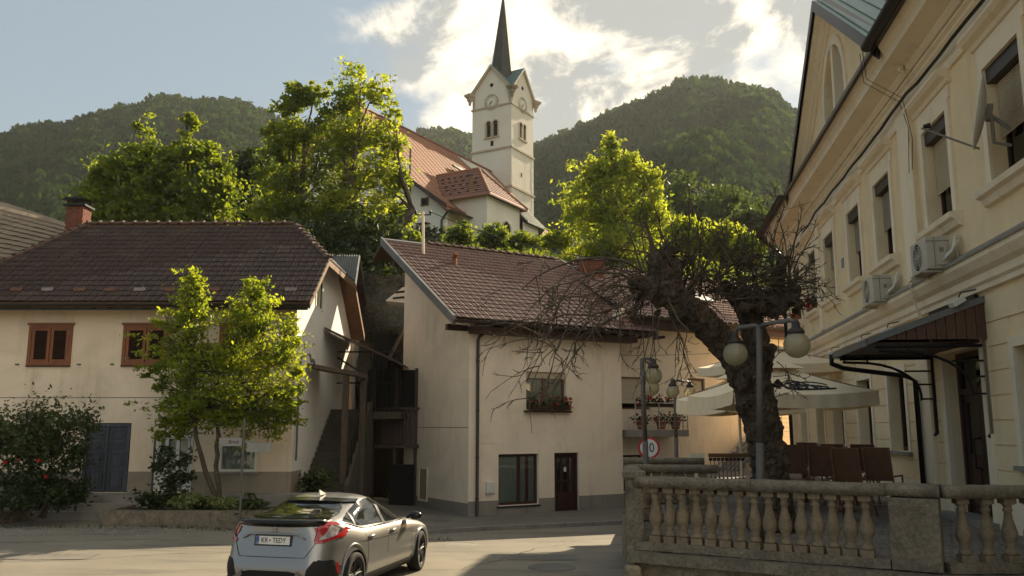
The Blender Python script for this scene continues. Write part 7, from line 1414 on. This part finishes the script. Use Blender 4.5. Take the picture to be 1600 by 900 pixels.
# glass
DLO = [(-1.52, 1.005), (-1.30, 1.12), (-1.05, 1.225), (-.80, 1.30), (-.45, 1.345), (-.10, 1.335), (.20, 1.25), (.50, 1.13), (.80, .99), (.86, .955), (.4, .950), (-.3, .965), (-1.0, .985)]
BP = [(-.20, 1.33), (-.10, 1.325), (-.13, .965), (-.21, .965)]
for s in (-1, 1):
    gl_ = patch('side_window', [(x * 1.0, z) for x, z in DLO], 'side', M['carglass'], .009, cuts=6, side=s)
    patch('window_trim', [(-1.60, .985), (-1.0, .965), (-.3, .945), (.4, .930), (.92, .935), (.88, .953), (.4, .952), (-.3, .967), (-1.0, .987), (-1.5, 1.003)], 'side', M['carblk'], .013, gl_, 2, s)
    patch('pillar', [(-.22, 1.345), (-.13, 1.345), (-.15, .96), (-.25, .96)], 'side', M['carblk'], .013, gl_, 2, s); patch('pillar', [(-1.17, 1.185), (-1.12, 1.20), (-1.17, .985), (-1.22, .985)], 'side', M['carblk'], .013, gl_, 2, s)
    # door shut lines, handles
    for ln in ([(-1.00, .96), (-.985, .96), (-.90, .62), (-.93, .42), (-.945, .42), (-.915, .62)], [(-.17, .955), (-.158, .955), (-.150, .32), (-.162, .32)], [(.84, .93), (.852, .93), (.90, .60), (.86, .32), (.848, .32), (.888, .60)], [(-.93, .30), (.85, .30), (.85, .288), (-.93, .288)]): patch('door_gap', ln, 'side', M['carmat'], .003, body, 2, s)
    patch('body_crease', [(-1.8, .795), (1.5, .77), (1.5, .758), (-1.8, .78)], 'side', paint, .008, body, 4, s)
    for x in (-.82, .02):
        y = side_y(x, .83); m_ = MB(); m_.tube([C3(x - .09, s * (y + .004), .835), C3(x - .07, s * (y + .03), .84), C3(x + .07, s * (y + .03), .84), C3(x + .09, s * (y + .004), .835)], .014, 8); m_.build('door_handle', paint, car, True); patch('handle_recess', [(x - .07, .815), (x + .07, .815), (x + .08, .855), (x - .08, .855)], 'side', M['carmat'], .003, body, 2, s)
    patch('sill_trim', [(-.95, .30), (.95, .30), (.95, .19), (-.95, .19)], 'side', M['carmat'], .012, cuts=3, side=s)
    # wheel arch trims
    for x in (-1.33, 1.37):
        pts = []; 
        for k in range(17):
            q = pi * (k - .5) / 15; xx, zz = x + .385 * cos(q), .335 + .385 * sin(q); pts.append(C3(xx, s * (side_y(xx, max(.2, zz)) + .002), zz))
        m_ = MB(); m_.tube(pts, .016, 6); m_.build('arch_lip', paint, body, True)
    # mirror
    m_ = MB(); vs = []; c = (.78, s * .99, .985)
    m_.lathe([(max(.004, .5 * sin(pi * k / 8)), -.5 * cos(pi * k / 8)) for k in range(9)], (0, 0, 0), 14); mv = [C3(c[0] + v[0] * .17, c[1] + v[1] * .24, c[2] + v[2] * .15) for v in m_.v]; m2_ = MB(); m2_.add(mv, m_.f); m2_.tube([C3(.80, s * .84, .95), C3(.79, s * .93, .965)], .035, 8); m2_.build('wing_mirror', M['carblk'], car, True)
rw_ = patch('rear_window', [(-.62, 1.045), (.62, 1.045), (.60, 1.15), (.53, 1.26), (.44, 1.335), (-.44, 1.335), (-.53, 1.26), (-.60, 1.15)], 'rear', M['carglass'], .012, cuts=7)
m_ = MB(); m_.tube([C3(rear_x(-.02, 1.06) - .03, -.02, 1.06), C3(rear_x(.1, 1.09) - .03, .1, 1.085), C3(rear_x(.36, 1.085) - .03, .36, 1.08)], .012, 6); m_.build('wiper', M['carmat'], rw_)
# spoilers
m_ = MB(); vs = []; n = 16
for i in range(n + 1):
    y = -.60 + 1.2 * i / n; e_ = 1 - (abs(y) / .60) ** 4 * .5; x0 = rear_x(y * .8, 1.385); vs += [C3(x0 + .02, y * .96, 1.395 - .03 * (y / .6) ** 2), C3(x0 - .20 * e_ - .03, y, 1.365 - .035 * (y / .6) ** 2), C3(x0 - .18 * e_ - .03, y, 1.335 - .035 * (y / .6) ** 2), C3(x0 + .0, y * .94, 1.34 - .03 * (y / .6) ** 2)]
m_.add(vs, [(4 * i + a, 4 * i + 4 + a, 4 * i + 4 + (a + 1) % 4, 4 * i + (a + 1) % 4) for i in range(n) for a in range(4)] + [(0, 1, 2, 3), (4 * n + 3, 4 * n + 2, 4 * n + 1, 4 * n)]); m_.build('roof_spoiler', M['carblk'], car)
m_ = MB(); vs = []
for i in range(n + 1):
    y = -.66 + 1.32 * i / n; x0 = rear_x(y, .96); k = (abs(y) / .66) ** 3; vs += [C3(rear_x(y, 1.04) + .02, y, 1.045), C3(x0 - .045 + .02 * k, y, 1.045 - .01 * k), C3(x0 - .075 + .03 * k, y, 1.02 - .01 * k), C3(x0 - .015, y, .945 + .02 * k), C3(x0 + .06, y, .95 + .02 * k)]
m_.add(vs, [(5 * i + a, 5 * i + 5 + a, 5 * i + 5 + (a + 1) % 5, 5 * i + (a + 1) % 5) for i in range(n) for a in range(5)] + [(0, 1, 2, 3, 4), tuple(5 * n + a for a in (4, 3, 2, 1, 0))]); m_.build('tailgate_spoiler', M['carblk'], car, True)
# tail lights: C-shaped red outline round a pale centre, black trim running onto the flank
for s in (-1, 1):
    o1 = patch('tail_light', [(s * .60, 1.00), (s * .72, .985), (s * .83, .92), (s * .845, .80), (s * .70, .735), (s * .60, .73), (s * .585, .765), (s * .66, .80), (s * .70, .90)], 'rear', M['redlens'], .014, cuts=4)
    patch('clear_lens', [(s * .71, .955), (s * .785, .90), (s * .79, .82), (s * .70, .775), (s * .64, .775), (s * .69, .85)], 'rear', M['clearlens'], .020, o1, 3)
    patch('reflector_strip', [(-2.02, .93), (-1.90, .955), (-1.74, .95), (-1.62, .935), (-1.74, .87), (-1.86, .80), (-1.98, .74), (-2.02, .76)], 'side', M['redlens'], .010, o1, 3, s); patch('black_trim', [(-1.86, .955), (-1.55, .945), (-1.66, .87), (-1.80, .82), (-1.83, .90)], 'side', M['carblk'], .014, o1, 2, s)
    patch('bumper_vent', [(s * .55, .50), (s * .62, .57), (s * .80, .57), (s * .855, .50), (s * .83, .40), (s * .62, .39), (s * .53, .44)], 'rear', M['carmat'], .010, cuts=3); patch('reflector', [(s * .820, .545), (s * .832, .54), (s * .842, .45), (s * .828, .44)], 'rear', M['redlens'], .018, cuts=2)
    patch('side_vent', [(-2.10, .58), (-2.0, .56), (-1.97, .44), (-2.08, .41)], 'side', M['carmat'], .010, cuts=2, side=s)
    patch('vent_frame', [(s * .42, .50), (s * .46, .47), (s * .60, .375), (s * .84, .385), (s * .86, .345), (s * .58, .325), (s * .50, .36), (s * .40, .45)], 'rear', paint, .022, cuts=3)
    m_ = MB(); m_.tube([C3(-2.17, s * .50, .50), C3(-2.25, s * .52, .49)], .004, 4)
patch('bumper_insert', [(-.44, .47), (-.30, .49), (.30, .49), (.44, .47), (.52, .36), (.80, .33), (.80, .22), (-.80, .22), (-.80, .33), (-.52, .36)], 'rear', M['carmat'], .012, cuts=4)
m_ = MB(); vs = []; n = 20
for i in range(n + 1):
    y = -.88 + 1.76 * i / n; x0 = rear_x(y * .95, .28); vs += [C3(x0 - .07, y, .245 + .05 * (abs(y) / .88) ** 2), C3(x0 - .06, y, .22 + .05 * (abs(y) / .88) ** 2), C3(x0 + .12, y, .20), C3(x0 + .12, y, .24)]
m_.add(vs, [(4 * i + a, 4 * i + 4 + a, 4 * i + 4 + (a + 1) % 4, 4 * i + (a + 1) % 4) for i in range(n) for a in range(4)]); m_.build('diffuser_lip', M['carblk'], car)
for y in (-.055, .055):
    m_ = MB(); c0, c1 = C3(-2.12, y, .295), C3(-2.27, y, .295); m_.tube([c0, c1], [.048, .050], 20, False); m_.tube([c1, c0.lerp(c1, .4)], [.040, .036], 20, True); m_.build('exhaust_pipe', M['chrome'], car, True)
# tailgate seam, badge, plate
seam = [(-.62, .93), (-.66, .80), (-.56, .66), (-.50, .60), (.50, .60), (.56, .66), (.66, .80), (.62, .93)]
m_ = MB(); pts = []
for (a, b) in zip(seam, seam[1:]):
    for k in range(6): y = a[0] + (b[0] - a[0]) * k / 6; z = a[1] + (b[1] - a[1]) * k / 6; pts.append(C3(rear_x(y, z) - .003, y, z))
m_.tube(pts, .005, 4); m_.build('tailgate_seam', M['carmat'], body)
pr_ = MB(); pr_.hexa([C3(-2.145, -.285, .700), C3(-2.145, .285, .700), C3(-2.115, .285, .70), C3(-2.115, -.285, .70), C3(-2.125, -.285, .835), C3(-2.125, .285, .835), C3(-2.09, .285, .835), C3(-2.09, -.285, .835)]); pf = pr_.build('plate_holder', M['carblk'], car)
n_ = (-fx * 1.0 + Vector((0, 0, .13))).normalized(); pc_ = C3(-2.142, 0, .768); PM = face_M(pc_, n_); rt = Vector(PM.col[0][:3]); upv = Vector(PM.col[1][:3])
m_ = MB(); m_.obox(pc_, rt * .26, upv * .055, n_ * .004); plt = m_.build('number_plate', M['platew'], pf)
m_ = MB(); m_.obox(pc_ - rt * .235 + n_ * .003, rt * .022, upv * .052, n_ * .003); m_.build('blue_band', M['plateb'], plt)
PMt = face_M(pc_ + n_ * .007, n_); text_mesh('KR', .098, M['ink'], plt, PMt @ Matrix.Translation((-.125, -.002, 0)), 'lettering', .001, sx=.85); text_mesh('TEDY', .098, M['ink'], plt, PMt @ Matrix.Translation((.10, -.002, 0)), 'lettering', .001, sx=.85)
m_ = MB(); cpl = pc_ - rt * .045 + n_ * .006; m_.tube([cpl, cpl + n_ * .002], [.014, .012], 6); m_.build('plate_crest', M['redlens'], plt)
text_mesh('SLO', .026, M['platew'], plt, face_M(pc_ - rt * .235 + n_ * .0072 - upv * .033, n_), 'lettering', .0005)
m_ = MB()
for a, b in ((-.1, -.012), (.1, .012)): pass
bc_ = C3(rear_x(0, .90) - .012, 0, .90); BMx = face_M(bc_, (-fx + Vector((0, 0, .05))).normalized()); 
def bm_(x, y): return BMx @ Vector((x, y, 0))
m_.tube([bm_(-.045, .035), bm_(-.04, -.03), bm_(-.03, -.04), bm_(.03, -.04), bm_(.04, -.03), bm_(.045, .035), bm_(.035, .042), bm_(-.035, .042), bm_(-.045, .035)], .003, 5); m_.tube([bm_(-.019, .032), bm_(-.015, -.032)], .005, 5); m_.tube([bm_(.019, .032), bm_(.015, -.032)], .005, 5); m_.tube([bm_(-.022, 0), bm_(.022, 0)], .006, 5); m_.build('badge', M['chrome'], car)
m_ = MB(); m_.tube([C3(rear_x(.48, .80) - .012, .48, .785), C3(rear_x(.36, .85) - .03, .38, .848), C3(rear_x(0, .86) - .035, 0, .858), C3(rear_x(.36, .85) - .03, -.38, .848), C3(rear_x(.48, .80) - .012, -.48, .785)], .012, 6); m_.build('plate_garnish', paint, body, True)
m_ = MB(); vs = [C3(-.78, 0, 1.42), C3(-.62, .03, 1.425), C3(-.62, -.03, 1.425), C3(-.80, .022, 1.415), C3(-.80, -.022, 1.415), C3(-.79, 0, 1.50)]; m_.add(vs, [(1, 2, 5), (1, 5, 3), (2, 4, 5), (3, 5, 4)]); m_.build('antenna_fin', M['white'], car)
# wheels
def wheel(x, s, steer=0):
    c = C3(x, s * .80, .335); ax = (fy * s * cos(steer) + fx * sin(steer) * s).normalized(); up = Vector((0, 0, 1)); fr_ = up.cross(ax).normalized(); e = MB()
    def ring(prof_, nn=40):
        m_ = MB(); vs = []; m = len(prof_)
        for r, d in prof_:
            for k in range(nn): q = 2 * pi * k / nn; vs.append(c + (fr_ * cos(q) + up * sin(q)) * r + ax * d)
        m_.add(vs, [(i * nn + k, i * nn + (k + 1) % nn, (i + 1) * nn + (k + 1) % nn, (i + 1) * nn + k) for i in range(m - 1) for k in range(nn)]); return m_
    w = ring([(.235, -.11), (.30, -.115), (.325, -.10), (.333, -.06), (.333, .06), (.325, .095), (.30, .108), (.24, .10), (.228, .07), (.228, -.11)]).build('wheel', M['tyre'], car, True)
    ring([(.225, .085), (.235, .095), (.222, .075), (.20, .0), (.20, -.08), (.02, -.08)]).build('rim', M['rim'], w, True); ring([(.17, -.02), (.05, -.02), (.05, -.04), (.17, -.04), (.17, -.02)]).build('brake_disc', M['plinth'], w)
    for k in range(5):
        for dq in (-.14, .14): q = 2 * pi * k / 5 + .3; m_ = MB(); d1 = fr_ * cos(q + dq) + up * sin(q + dq); d0 = fr_ * cos(q + dq * .5) + up * sin(q + dq * .5); m_.tube([c + d0 * .03 + ax * .055, c + d0 * .10 + ax * .06, c + d1 * .225 + ax * .08], [.022, .017, .014], 5); m_.build('spoke', M['rim'], w)
    ring([(.06, .05), (.055, .07), (.03, .075), (.001, .076)], 16).build('hub_cap', M['rim'], w)
for x, s, st_ in ((-1.33, -1, 0), (-1.33, 1, 0), (1.37, -1, -.12), (1.37, 1, -.12)): wheel(x, s, st_)
m_ = MB(); m_.obox(C3(0, 0, .24), fx * 1.9, fy * .55, Vector((0, 0, .07))); m_.build('underbody', M['carmat'], car)
for i, (cx_, cy_, w_, h_, lab) in enumerate(((-4.6, 19.2, 2.2, .9, 'long darker repair patch'), (.6, 17.3, 1.3, 1.0, 'small square repair patch'), (-9.0, 17.0, 1.8, .7, 'repair patch'))):
    g = random.Random(i); pts = [Vector((cx_ + sx * w_ / 2 + g.uniform(-.1, .1), cy_ + sy * h_ / 2 + g.uniform(-.08, .08), 0)) for sx, sy in ((-1, -1), (0, -1.05), (1, -1), (1.02, 0), (1, 1), (0, .97), (-1, 1))]
    m_ = MB(); m_.poly([Vector((p.x, p.y, groundz(p.x, p.y) + .008)) for p in pts]); struct(m_.build('asphalt_patch', M['pave']))
# ================================================================== VEGETATION IN PLACE
LA, LB_, LC, LD_, LE_ = M['leafA'], M['leafB'], M['leafC'], M['leafD'], M['leafE']
Y = 22.9
tree('young_maple', 'young maple tree with bright sunlit double crown in front of the cream house', at(347, 783, Y) , [bl(300, 490, Y, 26, 55), bl(302, 455, Y, 18, 28), bl(280, 560, Y + .2, 48, 45), bl(395, 490, Y, 36, 48), bl(412, 545, Y - .2, 52, 50), bl(260, 520, Y, 26, 36), bl(330, 600, Y, 60, 46), bl(290, 640, Y + .2, 44, 36), bl(410, 620, Y, 56, 46), bl(350, 555, Y + .3, 36, 50), bl(265, 668, Y, 28, 20), bl(400, 668, Y - .2, 34, 20), bl(450, 535, Y, 18, 34), bl(440, 650, Y, 24, 20), bl(245, 590, Y, 20, 22), bl(340, 655, Y, 40, 22), bl(400, 450, Y, 17, 22), bl(462, 600, Y, 14, 26)],
     LA, 1500, 16, .085, .075, 31, .17, 2, twigs=.3, flat=.4, fork=.15)
Y = 48
tree('slope_tree', 'left leafy tree with a pointed top on the slope behind the dark roof', at(215, 400, Y), [bl(225, 225, Y, 20, 34), bl(205, 262, Y, 42, 32), bl(235, 300, Y, 52, 40), bl(165, 310, Y, 40, 36), bl(180, 270, Y, 26, 24), bl(215, 345, Y, 70, 40), bl(150, 345, Y, 36, 28), bl(212, 205, Y, 9, 16), bl(150, 280, Y, 18, 14)], LB_, 820, 16, .24, .25, 32, .17, 1, 'trees on the slope behind the houses', twigs=.12)
tree('slope_tree', 'second leafy tree on the slope, tallest of the two left of the big ash', at(302, 400, Y + 2), [bl(298, 215, Y, 16, 34), bl(295, 260, Y, 40, 32), bl(325, 255, Y, 26, 34), bl(268, 250, Y, 18, 28), bl(310, 305, Y, 56, 42), bl(345, 290, Y, 24, 30), bl(300, 350, Y, 64, 40), bl(296, 190, Y, 8, 16), bl(258, 300, Y, 24, 28), bl(350, 325, Y, 20, 30)], LB_, 880, 16, .23, .25, 33, .17, 1, 'trees on the slope behind the houses', twigs=.12)
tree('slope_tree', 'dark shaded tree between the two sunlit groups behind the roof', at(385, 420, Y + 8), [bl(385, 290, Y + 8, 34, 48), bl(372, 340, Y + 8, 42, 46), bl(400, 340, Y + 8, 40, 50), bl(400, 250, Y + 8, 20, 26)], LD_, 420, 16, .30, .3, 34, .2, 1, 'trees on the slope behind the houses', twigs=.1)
Y = 46
tree('ash_tree', 'left ash tree of the tall pair screening the church gable', at(470, 420, Y), [bl(425, 200, Y, 16, 20), bl(415, 270, Y, 18, 26), bl(468, 150, Y, 26, 22), bl(495, 142, Y, 18, 18), bl(450, 170, Y, 26, 16), bl(500, 185, Y, 34, 30), bl(460, 215, Y, 36, 34), bl(430, 240, Y, 22, 26), bl(500, 245, Y, 40, 38), bl(440, 290, Y, 44, 34), bl(495, 310, Y, 44, 44), bl(430, 335, Y, 42, 30), bl(470, 360, Y, 50, 34)], LB_, 780, 16, .21, .26, 35, .17, 1, 'trees on the slope behind the houses', twigs=.15)
tree('ash_tree', 'right and tallest ash tree rising in front of the church roof', at(560, 430, Y - 1), [bl(565, 125, Y, 36, 24), bl(590, 150, Y, 24, 24), bl(545, 160, Y, 24, 28), bl(580, 200, Y, 38, 32), bl(545, 230, Y, 36, 34), bl(618, 185, Y, 14, 14), bl(610, 235, Y, 28, 28), bl(575, 275, Y, 50, 36), bl(545, 320, Y, 46, 38), bl(605, 315, Y, 34, 34), bl(570, 360, Y, 60, 30), bl(625, 280, Y, 16, 22), bl(627, 340, Y, 22, 24), bl(600, 375, Y - 1, 36, 22)], LC, 920, 16, .20, .26, 36, .17, 2, 'trees on the slope behind the houses', twigs=.15)
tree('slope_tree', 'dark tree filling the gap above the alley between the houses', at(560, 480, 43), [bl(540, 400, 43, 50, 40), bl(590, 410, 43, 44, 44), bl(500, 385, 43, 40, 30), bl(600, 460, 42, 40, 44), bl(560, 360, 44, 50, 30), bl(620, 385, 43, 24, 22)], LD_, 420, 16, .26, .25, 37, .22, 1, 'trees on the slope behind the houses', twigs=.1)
Y = 62
tree('sunlit_tree', 'bright yellow green tree right of the church tower', at(955, 420, Y), [bl(955, 228, Y, 14, 22), bl(925, 262, Y, 18, 22), bl(958, 262, Y, 30, 28), bl(985, 262, Y, 26, 28), bl(920, 300, Y, 34, 30), bl(1015, 290, Y, 20, 24), bl(965, 300, Y, 42, 36), bl(1008, 305, Y, 28, 28), bl(910, 345, Y, 32, 34), bl(960, 350, Y, 52, 36), bl(1015, 345, Y, 28, 34), bl(950, 385, Y, 60, 26)], LC, 1150, 16, .24, .28, 38, .17, 1, 'trees behind the gnarled tree', twigs=.1)
for i, (cx_, cy_, rx, ry, Yd, mt_, lab) in enumerate(((1075, 360, 30, 26, 58, LC, 'bright round tree just above the gnarled left head'), (1130, 372, 34, 26, 56, LC, 'bright low tree between the two gnarled heads'), (1170, 380, 26, 22, 54, LC, 'bright low tree near the corner of the yellow building'), (1070, 310, 46, 44, 120, M['leafF'], 'hazy round tree at the foot of the right mountain'), (1130, 320, 46, 42, 125, M['leafF'], 'hazy broad tree right of the round one at the mountain foot'), (1175, 345, 34, 30, 110, M['leafF'], 'hazy tree nearest to the yellow eaves'), (1040, 350, 26, 30, 75, M['leafF'], 'middle distance green tree right of the bright one'))):
    k = Yd / 55; tree('distant_tree', lab, at(cx_, cy_ + ry * 1.7, Yd), [bl(cx_, cy_, Yd, rx * .75, ry * .8), bl(cx_ - rx * .5, cy_ + ry * .3, Yd, rx * .55, ry * .65), bl(cx_ + rx * .5, cy_ + ry * .25, Yd, rx * .55, ry * .7), bl(cx_, cy_ + ry * .7, Yd, rx * .9, ry * .6)], mt_, 260, 14, .28 * k, .2 * k, 60 + i, .22, 1, 'trees behind the gnarled tree', twigs=.08)
# bushes on the slope below the church
for i, (cx_, cy_, rx, ry, Yd, mt_, lab) in enumerate(((720, 366, 24, 20, 60, LB_, 'sunlit bush left of the others before the churchyard wall'), (772, 368, 24, 22, 60, LB_, 'sunlit bush in the middle before the churchyard wall'), (868, 375, 24, 14, 62, LC, 'low bush at the right end of the churchyard wall'), (815, 376, 26, 14, 62, LB_, 'low dull green bush between two sunlit bushes'), (640, 372, 20, 16, 58, LB_, 'bush at the left end of the churchyard wall'))):
    k = Yd / 55; tree('bush', lab, at(cx_, cy_ + ry, Yd), [bl(cx_, cy_, Yd, rx * .8, ry * .8), bl(cx_ - rx * .4, cy_ + ry * .3, Yd, rx * .5, ry * .6), bl(cx_ + rx * .45, cy_ + ry * .3, Yd, rx * .5, ry * .6), bl(cx_ + rx * .1, cy_ - ry * .6, Yd, rx * .3, ry * .45)], mt_, 160, 12, .22, .08, 80 + i, .24, 2, 'bushes below the church', 'bush', twigs=.2)
def tuft(name, cx, cy, cz, n, h, w, seed, mat, lean=.35, spread=(1, 1)):
    g = np.random.default_rng(seed); V = []; F = []
    for i in range(n):
        x = cx + g.uniform(-1, 1) * spread[0]; y = cy + g.uniform(-1, 1) * spread[1]; z = cz(x, y); hh = h * g.uniform(.5, 1.2); a = g.uniform(0, 6.28); dx, dy = cos(a) * w, sin(a) * w; lx, ly = g.normal() * lean * hh, g.normal() * lean * hh; k = len(V); V += [(x - dx, y - dy, z), (x + dx, y + dy, z), (x + lx * .5 + dx * .6, y + ly * .5 + dy * .6, z + hh * .6), (x + lx, y + ly, z + hh)]; F.append((k, k + 1, k + 2, k + 3))
    return npmesh(name, V, F, mat)
gr_ = tuft('tall_grass', 9, 57, hillz, 26000, .75, .045, 5, LB_, .3, (22, 10.5)); tag(gr_, 'tall sunlit grass on the slope below the church', 'grass', kind='stuff')
wd = tuft('undergrowth', -8, 40, hillz, 9000, .8, .12, 6, LD_, .5, (16, 6)); tag(wd, 'dark undergrowth on the slope behind the houses', 'undergrowth', kind='stuff')
# shrubs beside the road
Y = 22.4
tree('feathery_shrub', 'feathery dark shrub at the far left standing over the roses', at(70, 800, Y), [bl(55, 665, Y, 46, 20), bl(115, 658, Y, 30, 12), bl(20, 690, Y, 36, 22), bl(75, 695, Y, 36, 18), bl(-20, 670, Y, 26, 26), bl(140, 668, Y, 14, 8)], LE_, 380, 20, .085, .05, 90, .30, 3, cat='shrub', twigs=.25, flat=1.3)
rs = tree('rose_bush', 'rose bush with a few red blooms under the feathery shrub', at(50, 805, Y - .3), [bl(35, 750, Y, 40, 34), bl(90, 745, Y, 30, 30), bl(120, 715, Y, 12, 36), bl(70, 775, Y, 50, 18), bl(15, 785, Y, 30, 14), bl(110, 770, Y, 22, 20)], LD_, 420, 14, .09, .03, 91, .24, 3, cat='shrub', twigs=.3)
V, Fc = [], []; g = np.random.default_rng(4)
for (px, py) in ((28, 719), (60, 720), (72, 745), (8, 722)):
    c0 = np.array(at(px, py, Y - .45))
    for j in range(30):
        nn = g.normal(size=3); nn /= np.linalg.norm(nn); c = c0 + nn * .045; a = np.cross(nn, g.normal(size=3)); a /= np.linalg.norm(a); b = np.cross(nn, a); s = .035; k = len(V); V += [c - a * s, c - b * s, c + a * s, c + b * s]; Fc.append((k, k + 1, k + 2, k + 3))
npmesh('rose_blooms', V, Fc, M['petal'], rs)
Y = 22.7
tree('garden_shrub', 'thin upright shrub in front of the cream glazed door', at(268, 790, Y), [bl(266, 745, Y, 16, 26), bl(258, 710, Y, 14, 18), bl(285, 722, Y, 12, 16), bl(270, 770, Y, 24, 16), bl(245, 730, Y, 10, 8), bl(288, 745, Y, 10, 12)], LD_, 150, 9, .09, .02, 92, .3, 3, cat='shrub', twigs=.5)
for i, (cx_, cy_, rx, mt_, lab) in enumerate(((240, 783, 26, LD_, 'dark low bush at the left end of the planter'), (296, 783, 22, M['leafV'], 'pale variegated plant left of the maple trunk'), (348, 788, 20, M['leafV'], 'pale variegated plant at the foot of the maple trunk'), (320, 790, 14, LD_, 'small dark plant between the two variegated plants'), (395, 790, 20, LE_, 'low green ground plant right of the maple trunk'))):
    tree('garden_plant', lab, at(cx_, 795, Y - .2), [bl(cx_, cy_, Y - .2, rx, 10), bl(cx_ - rx * .3, cy_ - 3, Y - .2, rx * .5, 8), bl(cx_ + rx * .4, cy_ - 1, Y - .2, rx * .5, 8)], mt_, 70, 9, .10, .015, 100 + i, .25, 3, cat='plant', twigs=.3)
tree('garden_plant', 'grassy green tuft at the foot of the alley stairs', at(500, 765, 25.6), [bl(497, 748, 25.6, 20, 12), bl(485, 755, 25.6, 14, 8)], LE_, 90, 12, .11, .015, 110, .3, 3, cat='plant', twigs=.2)
mt_ = tag(tuft('verge_weeds', -7.5, 21.9, lambda x, y: groundz(x, y) - .01, 500, .09, .012, 8, LE_, .5, (6, .25)), 'sparse weeds along the foot of the planter wall', 'weeds', kind='stuff')
g = np.random.default_rng(12); V = []; F = []
for i in range(1600):
    x = g.uniform(-16, -4); y = 21.6 - abs(g.normal()) * .8; s = g.uniform(.008, .022); z = groundz(x, y); k = len(V); V += [(x - s, y, z), (x, y - s, z), (x + s, y, z), (x, y + s, z), (x, y, z + s)]; F += [(k, k + 1, k + 4, k + 4), (k + 1, k + 2, k + 4, k + 4)]
F3 = np.array([(a, b, c) for a, b, c, d in F]); tag(npmesh('gravel', V, F3, M['kerb']), 'loose gravel scattered along the edge of the road by the planter', 'gravel', kind='stuff')
# direction signs on a post beside the maple
Y = 22.0; e = empty('direction_sign', 'grey sign post with two small white boards behind the maple trunk', 'sign', (at(380, 780, Y).x, Y, .3)); m_ = MB(); p = at(380, 700, Y); m_.tube([(p.x, Y, .0), (p.x, Y, at(380, 655, Y).z)], .03, 8); m_.build('post', M['galv'], e)
a, b = at(343, 697, Y), at(379, 684, Y); m_ = MB(); m_.box((a.x, Y - .05, a.z), (b.x, Y - .03, b.z)); bd = m_.build('sign_board', M['signgrey'], e); text_mesh('Brod', .13, M['ink'], bd, face_M(Vector(((a.x + b.x) / 2 + .08, Y - .052, (a.z + b.z) / 2)), Vector((0, -1, 0))), 'lettering', .001)
a, b = at(386, 706, Y), at(425, 692, Y); m_ = MB(); m_.box((a.x, Y - .05, a.z), (b.x, Y - .03, b.z)); bd = m_.build('sign_board', M['signgrey'], e)
# ================================================================== HAZE
if HAZE > 0:
    m, nt, N, L = newmat('haze'); o_ = N('ShaderNodeOutputMaterial'); pv = N('ShaderNodeVolumePrincipled'); pv.inputs['Color'].default_value = (.90, .93, .93, 1); pv.inputs['Density'].default_value = HAZE; pv.inputs['Anisotropy'].default_value = .3; L(pv.outputs[0], o_.inputs['Volume'])
    mb = MB(); mb.box((-1120, -60, -2.3), (1120, 1180, 330)); h = mb.build('haze', m); h['kind'] = 'stuff'; h['label'] = 'pale evening haze filling the valley'; h['category'] = 'haze'
S.cycles.max_bounces = 6; S.cycles.volume_bounces = 0; S.cycles.transparent_max_bounces = 12
print('objects', len(bpy.data.objects))
